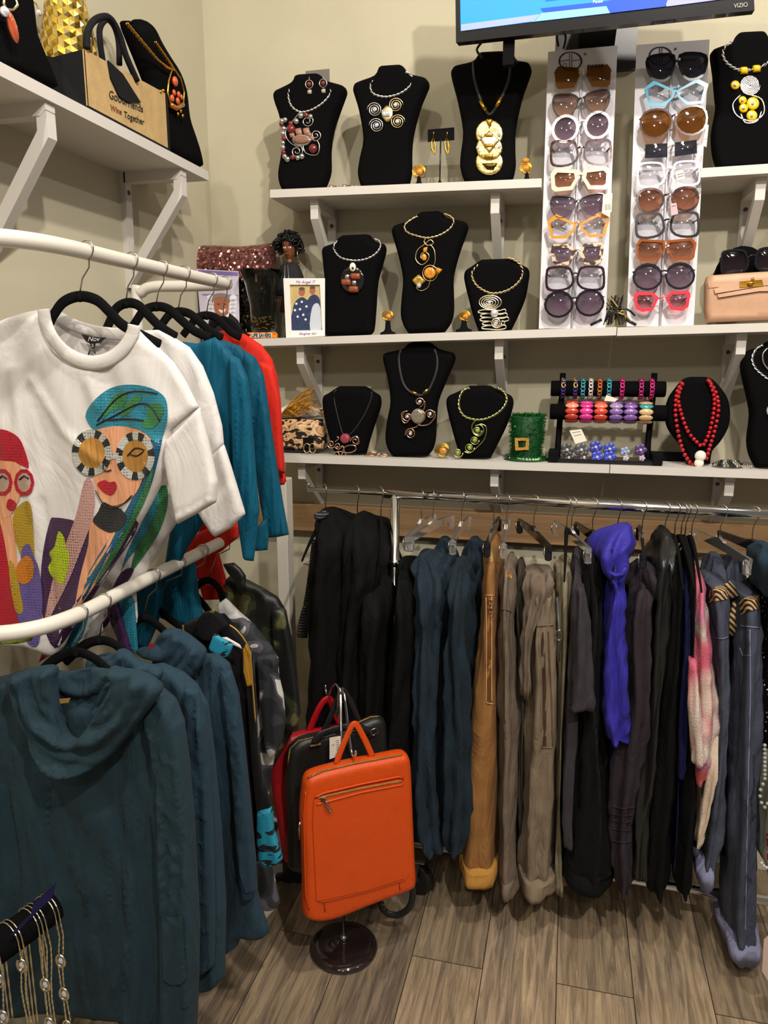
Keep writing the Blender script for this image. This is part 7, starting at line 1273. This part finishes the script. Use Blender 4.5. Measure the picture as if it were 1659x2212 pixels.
t = gth('camo_trousers', 'camouflage trousers with hems near the floor left of the backpack stand', 'trousers', PY(1.82)(610, 1950))
for q in ([(560, 1750), (615, 1760), (620, 1900), (600, 1985), (575, 1992), (560, 1900)], [(610, 1760), (655, 1780), (655, 1900), (640, 1975), (620, 1985), (612, 1900)]):
    m = MB(); puff(m, q, PY(1.82), .03, 16, 8, fold=folds(.005, .1, 0, 3)); m.build('leg', CG if q[0][0] < 600 else CD, t)
puff = _puff
# ================================================================ backpack stand
bx, by = -.506, 1.60
t = thing('bag_stand', 'metal bag stand with a shiny black round base and hooked arms', 'bag stand', (bx, by, 0))
m = MB(); m.lathe([(.088, 0), (.089, .006), (.084, .012), (.066, .018), (.060, .017), (.03, .022), (.006, .026), (.001, .026)], (bx, by, .0005), 40); m.build('round_base', M('gloss_black_base', (.02, .012, .012), .08, coat=1), t)
m = MB(); m.tube([(bx, by, .02), (bx, by, .725)], .0042, 10); m.build('pole', CHROME, t); m = MB(); m.tube([(bx, by, .024), (bx, by, .040)], .009, 8); m.build('pole_nut', STEEL, t)
N35 = V((math.sin(math.radians(35)), -math.cos(math.radians(35)), 0)); S35 = V((N35.y*-1, N35.x, 0))
for dd, h, a in ((.085, .60, 0), (-.03, .64, 1), (-.10, .66, 2)):
    c = V((bx, by, 0)); m = MB(); m.tube(cr([c+V((0, 0, .715)), c+N35*dd*.35+V((0, 0, .725)), c+N35*dd*.8+V((0, 0, h+.03)), c+N35*dd+V((0, 0, h)), c+N35*dd*1.25+V((0, 0, h+.006)), c+N35*dd*1.3+V((0, 0, h+.022))], 4, False), .0035, 8); m.build('hook_arm', CHROME, t)
def backpack(label, dn, mat, outline, T=.03, det=False, grp='leather backpacks on the bag stand'):
    pl = Pl(V((bx, by, 0))+N35*dn, N35); x = sum(p[0] for p in outline)/len(outline); y = max(p[1] for p in outline)
    t = thing('backpack', label, 'backpack', pl(x, y), grp); m = MB(); puff(m, outline, pl, T, 13, 9, curve=3, back=1, fold=lambda a, b: .0012*noise.noise(V((a*.02, b*.02, 3)))); m.build('body', mat, t); return t, pl, m.bvh()
ORA = M('orange_leather', '#d04a0c', .42, bump=.5, bs=420, var=.03, vs=20); BLL = M('black_leather', (.012, .012, .012), .38, bump=.4, bs=400); REL = M('red_leather', '#a80c18', .42, bump=.4, bs=400)
BRS = M('zip_brass', '#c8a468', .3, .95, bump=1, bs=900)
t, pl, b = backpack('bright orange leather backpack, front one on the bag stand', .09, ORA, [(652, 1700), (656, 1680), (668, 1667), (700, 1656), (760, 1642), (820, 1630), (862, 1622), (876, 1625), (883, 1640), (886, 1680), (889, 1760), (893, 1850), (895, 1895), (888, 1912), (850, 1928), (790, 1950), (730, 1974), (690, 1982), (664, 1978), (652, 1965), (653, 1900), (650, 1820), (647, 1760)], .026)
m = MB(); patch(m, [(678, 1728), (690, 1722), (780, 1700), (860, 1683), (872, 1688), (876, 1780), (884, 1888), (874, 1902), (790, 1928), (696, 1950), (684, 1944), (680, 1860), (676, 1780)], b, .005, 9, curve=None); m.build('front_pocket', ORA, t); b2 = m.bvh()
def onb(pts, r, mat, name, off, bb=b, flat=1, par=t):
    out = []
    for x, y in dens_open(pts, 6):
        d = ray(x, y).normalized(); h = bb.ray_cast(C0, d)
        if h[0] is not None: out.append(h[0]-d*off)
    if len(out) > 1: q = MB(); q.tube(out, r, 6, flat=flat); q.build(name, mat, par)
onb([(686, 1724), (780, 1703), (868, 1687)], .0028, BRS, 'pocket_zip', .006, flat=.6); onb([(680, 1722), (700, 1713), (780, 1694), (862, 1678), (872, 1682)], .0022, ORA, 'pocket_lip', .006); onb([(684, 1738), (780, 1712), (870, 1695)], .0022, ORA, 'pocket_lip', .006)
onb([(664, 1680), (700, 1664), (760, 1650), (830, 1637), (868, 1630)], .0022, BRS, 'main_zip', .004)
onb([(660, 1710), (656, 1760), (658, 1850), (660, 1930), (668, 1965)], .0016, ORA, 'edge_seam', .0025); onb([(700, 1948), (702, 1970)], .0012, M('dark_orange_seam', '#8a3008', .6), 'panel_seam', .0012); onb([(862, 1905), (864, 1922)], .0012, M('dark_orange_seam', '#8a3008', .6), 'panel_seam', .0012)
onb([(690, 1946), (790, 1924), (872, 1898)], .0018, M('dark_orange_seam', '#8a3008', .6), 'pocket_edge', .003)
q = MB(); q.box(pl(699, 1727, .033), (.012, .006, .008)); q.tube([pl(703, 1730, .036), pl(709, 1738, .037), pl(717, 1750, .037), pl(713, 1753, .037), pl(703, 1738, .037)], .0016, 6, True); q.build('zip_pull', STEEL, t)
q = MB(); q.tube([pl(648, 1775, .006), pl(646, 1788, .008), pl(647, 1812, .006)], .0028, 6); q.build('side_zip_pull', STEEL, t)
def strap(t, pts, pl, r, mat, name='handle', flat=.3, offs=0): m = MB(); m.tube([pl(p.x, p.y, offs) for p in cr([V((x, y, 0)) for x, y in pts], 5, False)], r, 8, flat=flat, up=pl.n); m.build(name, mat, t)
strap(t, [(726, 1650), (738, 1618), (752, 1585), (762, 1566), (770, 1566), (784, 1590), (796, 1615), (804, 1634)], pl, .0075, ORA)
t, plb, bb = backpack('black leather backpack behind the orange one', -.035, BLL, [(618, 1660), (620, 1625), (632, 1604), (655, 1590), (700, 1580), (760, 1566), (800, 1548), (820, 1546), (832, 1560), (835, 1620), (838, 1700), (842, 1850), (800, 1880), (700, 1890), (640, 1880), (622, 1866), (622, 1780), (616, 1700)], .022)
onb([(622, 1650), (626, 1618), (645, 1600), (700, 1588)], .0016, BRS, 'zip', .003, bb, par=t); onb([(770, 1562), (800, 1549), (820, 1547)], .0022, BRS, 'zip', .004, bb, par=t)
strap(t, [(680, 1605), (688, 1590), (710, 1580), (740, 1572), (770, 1570), (800, 1582)], plb, .010, BLL, 'shoulder_strap', .3, .034); strap(t, [(700, 1578), (715, 1545), (728, 1512), (736, 1494), (742, 1492), (756, 1512), (768, 1540), (776, 1560)], plb, .008, BLL, 'handle', .35)
q = MB(); q.tube([plb(670, 1612, .03), plb(693, 1607, .03)], .003, 8); q.build('strap_ring', BRS, t); q = MB(); q.tube(pxs([(800, 1578), (812, 1572), (818, 1582), (804, 1590)], plb, .036), .002, 6, True); q.build('buckle', STEEL, t)
p_ = PY(1.66); q = MB(); q.tube([p_(a.x, a.y) for a in cr([V((x, y, 0)) for x, y in [(888, 1900), (892, 1930), (884, 1960), (862, 1976), (840, 1974), (826, 1962), (822, 1948)]], 5, False)], .0085, 8, flat=.25, up=(0, -1, .4)); q.build('hanging_strap', BLL, t)
q = MB(); q.tube(pxs([(822, 1952), (834, 1956), (830, 1966), (820, 1960)], p_), .0018, 6, True); q.build('strap_buckle', BRS, t)
t, plr, rb = backpack('red leather backpack rearmost on the bag stand', -.10, REL, [(582, 1660), (584, 1630), (592, 1604), (610, 1592), (650, 1580), (700, 1572), (760, 1560), (775, 1570), (780, 1700), (770, 1840), (690, 1850), (625, 1862), (612, 1850), (600, 1780), (588, 1710)], .02)
strap(t, [(668, 1580), (680, 1550), (694, 1522), (706, 1510), (714, 1514), (724, 1540), (734, 1562)], plr, .009, REL)
card('barcode_tag', 'white barcode tag hanging between the black and orange backpacks', 'tag', [(712, 1594), (736, 1590), (737, 1632), (712, 1640)], Pl(V((bx, by, 0))+N35*.03, N35), lines=[((726, 1600+i*4), (733, 1599+i*4)) for i in range(6)]+[((716, 1610), (722, 1609))])
# ================================================================ things on the left wall shelf
def lbust(label, pts, X, T=.03, edge=12, zb=LSZ):
    m = MB(); puff(m, pts, PX(X), T, edge, 8, curve=3, back=.5)
    for v in m.v: v.z = max(v.z, zb+.0006)
    o = m.build('necklace_display', VELV); return tag(o, label, 'necklace display', 'black velvet necklace displays')
XS = -.985
lbust('black velvet bust with copper collar and coral pendant, behind the wine tote', [(263, 50), (270, 46), (282, 60), (288, 56), (288, 44), (294, 42), (310, 52), (322, 66), (335, 92), (352, 120), (376, 158), (390, 200), (397, 255), (410, 295), (421, 330), (425, 362), (400, 356), (350, 330), (322, 300), (318, 200), (298, 140), (280, 95)], XS+.01)
lbust('black velvet bust at the far left picture edge wearing a drop pendant', [(-60, -60), (20, -60), (48, -10), (56, 30), (62, 75), (80, 120), (95, 155), (106, 196), (60, 176), (0, 150), (-60, 120)], XS-.01)
pn = PX(XS+.05); t = thing('necklace', 'gold twisted collar with a coral stone pendant on the bust behind the tote', 'necklace', pn(380, 230))
m = MB(); twisted(m, pxs([(274, 50), (290, 70), (315, 100), (340, 130), (360, 145), (372, 150)], PX(XS+.052)), .0022, .0022, .02); m.build('twisted_collar', GOLD, t); m = MB(); twisted(m, pxs([(335, 90), (350, 112), (366, 135), (374, 148)], PX(XS+.05)), .0020, .0020, .02); m.build('twisted_collar', GOLD, t)
CORL = M('coral_stone', '#c8542c', .2, coat=.6, var=.2, vs=90)
m = MB(); m.tube(pxs([(370, 152), (364, 175), (362, 200), (368, 225), (382, 235), (396, 222), (398, 200), (390, 170), (376, 150)], pn), .0026, 6, True); m.build('pendant_frame', GOLD, t)
for x, y, r in ((378, 176, 11), (376, 200, 7), (386, 204, 7), (372, 212, 8), (384, 218, 8), (392, 210, 6)): m = MB(); m.ball(pn(x, y, .004), .0009*r, 10, (.6, 1, 1.1)); m.build('coral_bead', CORL, t)
m = MB(); m.tube(pxs([(368, 226), (380, 234), (395, 226)], pn), .006, 8); m.build('bar', M('amber_gold', '#c8843c', .2, .7), t)
for x, y in ((352, 196), (346, 198), (390, 240), (394, 250), (384, 246)): m = MB(); m.ball(pn(x, y), .0042, 8); m.build('gold_bead', GOLD, t)
t = thing('necklace', 'gold loop necklace with a long amber glass drop at the far left edge', 'necklace', pn(25, 60)); pn2 = PX(XS+.04)
m = MB(); m.tube(pxs([(10, -10), (8, 8), (14, 20), (28, 22), (38, 10), (32, -8)], pn2), .0024, 6); m.build('gold_loop', GOLDW, t); m = MB(); m.ball(pn2(10, 25), .008, 10); m.build('crystal', RHINE, t)
m = MB(); c = pn2(27, 58); m.ball(c, .019, 14, (.4, .42, 1.25), V((0, 0, 1)).rotation_difference(V((0, .5, 1)).normalized()) if False else Matrix.Rotation(.35, 3, 'X').to_quaternion()); m.build('drop', M('amber_glass_drop', '#b4502c', .08, coat=1, var=.3, vs=40), t)
t = thing('hoop_earring', 'thin gold loop earring with a crystal, on the wall side of the far left bust', 'earring', PX(-1.06)(70, 20)); p_ = PX(-1.06)
m = MB(); m.tube(pxs([(62, -4), (56, 8), (62, 22), (70, 26), (72, 10), (66, 0)], p_), .0016, 6, True); m.build('loop', GOLDW, t); m = MB(); m.tube(pxs([(66, 0), (78, 8), (84, 24)], p_), .0014, 6); m.build('loop', GOLDW, t); m = MB(); m.ball(p_(84, 28), .006, 8); m.build('crystal', RHINE, t)
# gold hexagon vase
ctr = PX(-1.02)(149, 95); zb = LSZ+.0006; t = thing('gold_vase', 'gold vase with a faceted cube mosaic surface, behind the tote', 'vase', (ctr.x, ctr.y, zb))
m = MB(); prof = [(.030, 0), (.041, .03), (.050, .07), (.054, .11), (.050, .16), (.040, .21), (.032, .25)]; cc = V((ctr.x, ctr.y, zb)); m.lathe(prof, cc, 40)
GH = bpy.data.materials.new('gold_mosaic'); GH.use_nodes = True; nt = GH.node_tree; b = nt.nodes['Principled BSDF']; L = nt.links; b.inputs['Metallic'].default_value = .9; b.inputs['Roughness'].default_value = .22
m.build('body', GH, t); b.inputs['Base Color'].default_value = (*lin('#b8963c'), 1)
mg = M('gold_facet', '#d8b858', .18, .95); mg2 = M('gold_facet_dark', '#a8862e', .25, .95); mg3 = M('gold_facet_pale', '#e8d488', .15, .95)
Fm = MB(); hz = .0125
for r_ in range(13):
    z = .012+r_*hz*1.5; rr = .030
    for (ra, za), (rb_, zb_) in zip(prof, prof[1:]):
        if za <= z <= zb_: rr = ra+(rb_-ra)*(z-za)/(zb_-za)
    n_ = 14
    for j in range(n_):
        a = 2*PI*(j+.5*(r_ % 2))/n_; w = PI/n_
        def q(u, v, e=.0015): A = a+u*w; return cc+V((math.cos(A)*(rr+e), math.sin(A)*(rr+e), z+v*hz))
        c0 = q(0, 0, .004); P6 = [q(0, 1), q(.95, .5), q(.95, -.5), q(0, -1), q(-.95, -.5), q(-.95, .5)]
        for k in range(3): Fm.cur = k; Fm.add([c0, P6[2*k-1], P6[2*k], P6[(2*k+1) % 6]], [[0, 3, 2, 1]], False)
Fm.build('cube_facets', [mg, mg2, mg3], t)
# jute tote
JUTE = M('natural_jute', '#b89a68', .85, var=.1, vs=40, bump=.5, weave=0, bs=600); TB = M('tote_black', (.012, .012, .014), .8, spec=.1)
XF = -.935; pf = PX(XF); A = pf(190, 122); t = thing('jute_tote', 'natural jute tote bag with black trim and friends and wine lettering', 'tote bag', pf(280, 300))
Yn = pf(190, 235).y; Yf = pf(368, 330).y; z0 = LSZ+.0008; zt = pf(190, 112).z
def bxy(y0, y1, z0_, z1_, X0, X1): m = MB(); m.box(((X0+X1)/2, (y0+y1)/2, (z0_+z1_)/2), (abs(X1-X0), abs(y1-y0), abs(z1_-z0_)), bev=.002); return m
zr = pf(355, 200).z
m = MB(); P = [V((XF, Yn, z0+.012)), V((XF, Yf-.008, z0+.012)), V((XF, Yf-.008, zr)), V((XF, Yn, zt))]; 
m.prism(P, (-.003, 0, 0)); m.build('front_panel', JUTE, t)
m = MB(); m.prism([V((XF+.0008, Yn, z0)), V((XF+.0008, Yf, z0)), V((XF+.0008, Yf, z0+.013)), V((XF+.0008, Yn, z0+.013))], (-.005, 0, 0)); m.build('bottom_trim', TB, t); m = MB(); m.prism([V((XF+.0009, Yf-.010, z0)), V((XF+.0009, Yf, z0)), V((XF+.0009, Yf, zr+.002)), V((XF+.0009, Yf-.010, zr+.002))], (-.005, 0, 0)); m.build('edge_trim', TB, t)
XB = XL+.012
m = MB(); m.prism([V((XF, Yn, z0)), V((XF, Yn, zt)), V(((XF+XB)/2, Yn+.004, zt-.006)), V((XB, Yn, zt+.01)), V((XB, Yn, z0))], (0, .003, 0)); m.build('side_gusset', TB, t); m = MB(); m.prism([V((XF-.003, Yf-.003, z0)), V((XF-.003, Yf-.003, zr)), V((XB, Yf-.003, zr)), V((XB, Yf-.003, z0))], (0, .003, 0)); m.build('side_gusset', TB, t)
m = MB(); m.prism([V((XB, Yn, z0)), V((XB, Yf, z0)), V((XB, Yf, zr)), V((XB, Yn, zt))], (.003, 0, 0)); m.build('back_panel', JUTE, t); m = bxy(Yn, Yf, z0, z0+.003, XB, XF-.001); m.build('base', TB, t)
m = MB(); m.prism(pxs([(234, 130), (266, 160), (305, 222), (276, 220), (258, 208), (240, 168)], pf, .004), (-.003, 0, 0)); m.build('closure_flap', TB, t)
for pl_, pts in ((PX(XF+.002), [(188, 105), (188, 75), (200, 48), (222, 36), (240, 42), (258, 75), (272, 120), (296, 175)]), (PX(XB+.03), [(222, 132), (216, 90), (216, 60), (230, 42), (246, 56), (256, 90), (258, 140)])):
    m = MB(); m.tube([pl_(q.x, q.y) for q in cr([V((x, y, 0)) for x, y in pts], 5, False)], .0065, 10); m.build('handle', TB, t)
pt = PX(XF+.0006)
def stext(s, x, y, w, mat, sl): text(s, pt, x, y, w, mat, t, slope=sl, thick=.0006, hscale=1.7, bold=.005)
WR = M('wine_red_ink', '#7a2030', .7); stext('Good', 236, 212, 34, INK, .40); stext('Friends', 272, 228, 37, INK, .40); stext('Wine', 239, 238, 24, WR, .42); stext('Together', 268, 253, 44, INK, .40)
# ================================================================ bracelet bar with chains at the lower left
p0 = PY(.80); 
a = PY(.86)(118, 1957); b_ = V((a.x-.10, a.y-.30, a.z-.015)); R_ = .024
t = thing('bracelet_bar', 'black velvet T-bar at the lower left corner draped with chains', 'bracelet display', (a.x-.06, a.y-.16, a.z-.30))
m = MB(); m.tube([a, a+(b_-a)*.02, b_], [R_*.92, R_, R_], 24); m.build('padded_bar', VELV, t); m = MB(); mid = a.lerp(b_, .6); m.tube([mid, V((mid.x, mid.y, mid.z-.55))], .012, 12); m.build('stem', VELV2, t)
m = MB(); m.lathe([(.07, 0), (.07, .008), (.02, .014)], (mid.x, mid.y, mid.z-.56), 24); m.build('base', VELV2, t)
SC_ = M('silver_chain', '#e0dcd4', .22, 1); GC_ = M('pale_gold_chain', '#e2d8bc', .25, 1)
ax = (b_-a).normalized(); sd = ax.cross(V((0, 0, 1))).normalized()
if sd.x < 0: sd = -sd
def chain(f, label, mat, L_, gems=(), n=2, seed=0):
    c = a.lerp(b_, f); t = thing('chain_necklace', label, 'necklace', c+V((0, 0, R_)), 'chains on the lower left bar')
    for k in range(n):
        cc = c+ax*.006*k; pts = [cc+sd*(-(R_+.002)*math.cos(q))*1+V((0, 0, (R_+.002)*math.sin(q))) for q in [i*PI/10 for i in range(11)]]
        e = pts[-1]; pts += [e+V((.002*math.sin(i*1.3+k), 0, -L_*i/8))+sd*(.004*math.sin(i*.7+seed)) for i in range(1, 9)]; s_ = pts[0]; pts = [s_+V((0, 0, -L_*.8)), s_+V((0, 0, -L_*.4))]+pts
        m = MB(); N2 = []
        for i in range(len(pts)-1):
            for j in range(6): N2.append(pts[i].lerp(pts[i+1], j/6))
        m.tube(N2, [.0017 if i % 2 else .0009 for i in range(len(N2))], 5); m.build('chain', mat, t)
    for g in gems:
        c2 = e+V((0, 0, -L_*g))+sd*.003; m = MB(); m.tube([c2+V((.0075*math.cos(q), -.001, .0105*math.sin(q))) for q in [j*PI/6 for j in range(12)]], .0021, 6, True); m.build('link_frame', mat, t); m = MB(); m.ball(c2, .006, 8, (.9, .6, 1)); m.build('crystal', RHINE, t)
chain(.10, 'pale gold chain with oval crystal links nearest the bar tip', GC_, .26, (.35, .62, .85), 3, 1); chain(.22, 'pale gold chain second from the bar tip with a hanging tail', GC_, .20, (.15, .75), 2, 2); chain(.42, 'silver rope chain in the middle of the bar', SC_, .26, (.1, .5), 3, 3)
chain(.53, 'silver chain with square crystal links in the middle of the bar', SC_, .25, (.05, .3, .7), 2, 4); chain(.66, 'pale chain with round links towards the left edge', SC_, .26, (.25, .55, .8), 2, 5); chain(.78, 'silver braided chain towards the left picture edge', SC_, .24, (.2, .6), 3, 6); chain(.03, 'fine pale gold chain hanging closest to the bar tip cap', GC_, .24, (.3, .55, .8), 2, 8); chain(.33, 'silver chain with round crystal links left of the pale gold pair', SC_, .22, (.12, .4, .8), 2, 9); chain(.90, 'silver oval link chain lowest at the left picture edge', SC_, .2, (.2, .35, .5, .65, .8), 1, 7)
card('blue_display_card', 'deep blue folded tag standing on the far end of the chain bar', 'tag', [(62, 1990), (72, 1952), (122, 1905), (110, 1945), (98, 1952)], PY(.80), M('deep_blue_card', '#14124a', .5)); card('blue_display_card', 'deep blue folded tag lying along the middle of the chain bar', 'tag', [(20, 2022), (38, 2002), (72, 1970), (52, 1998), (30, 2020)], PY(.76), M('deep_blue_card', '#14124a'))
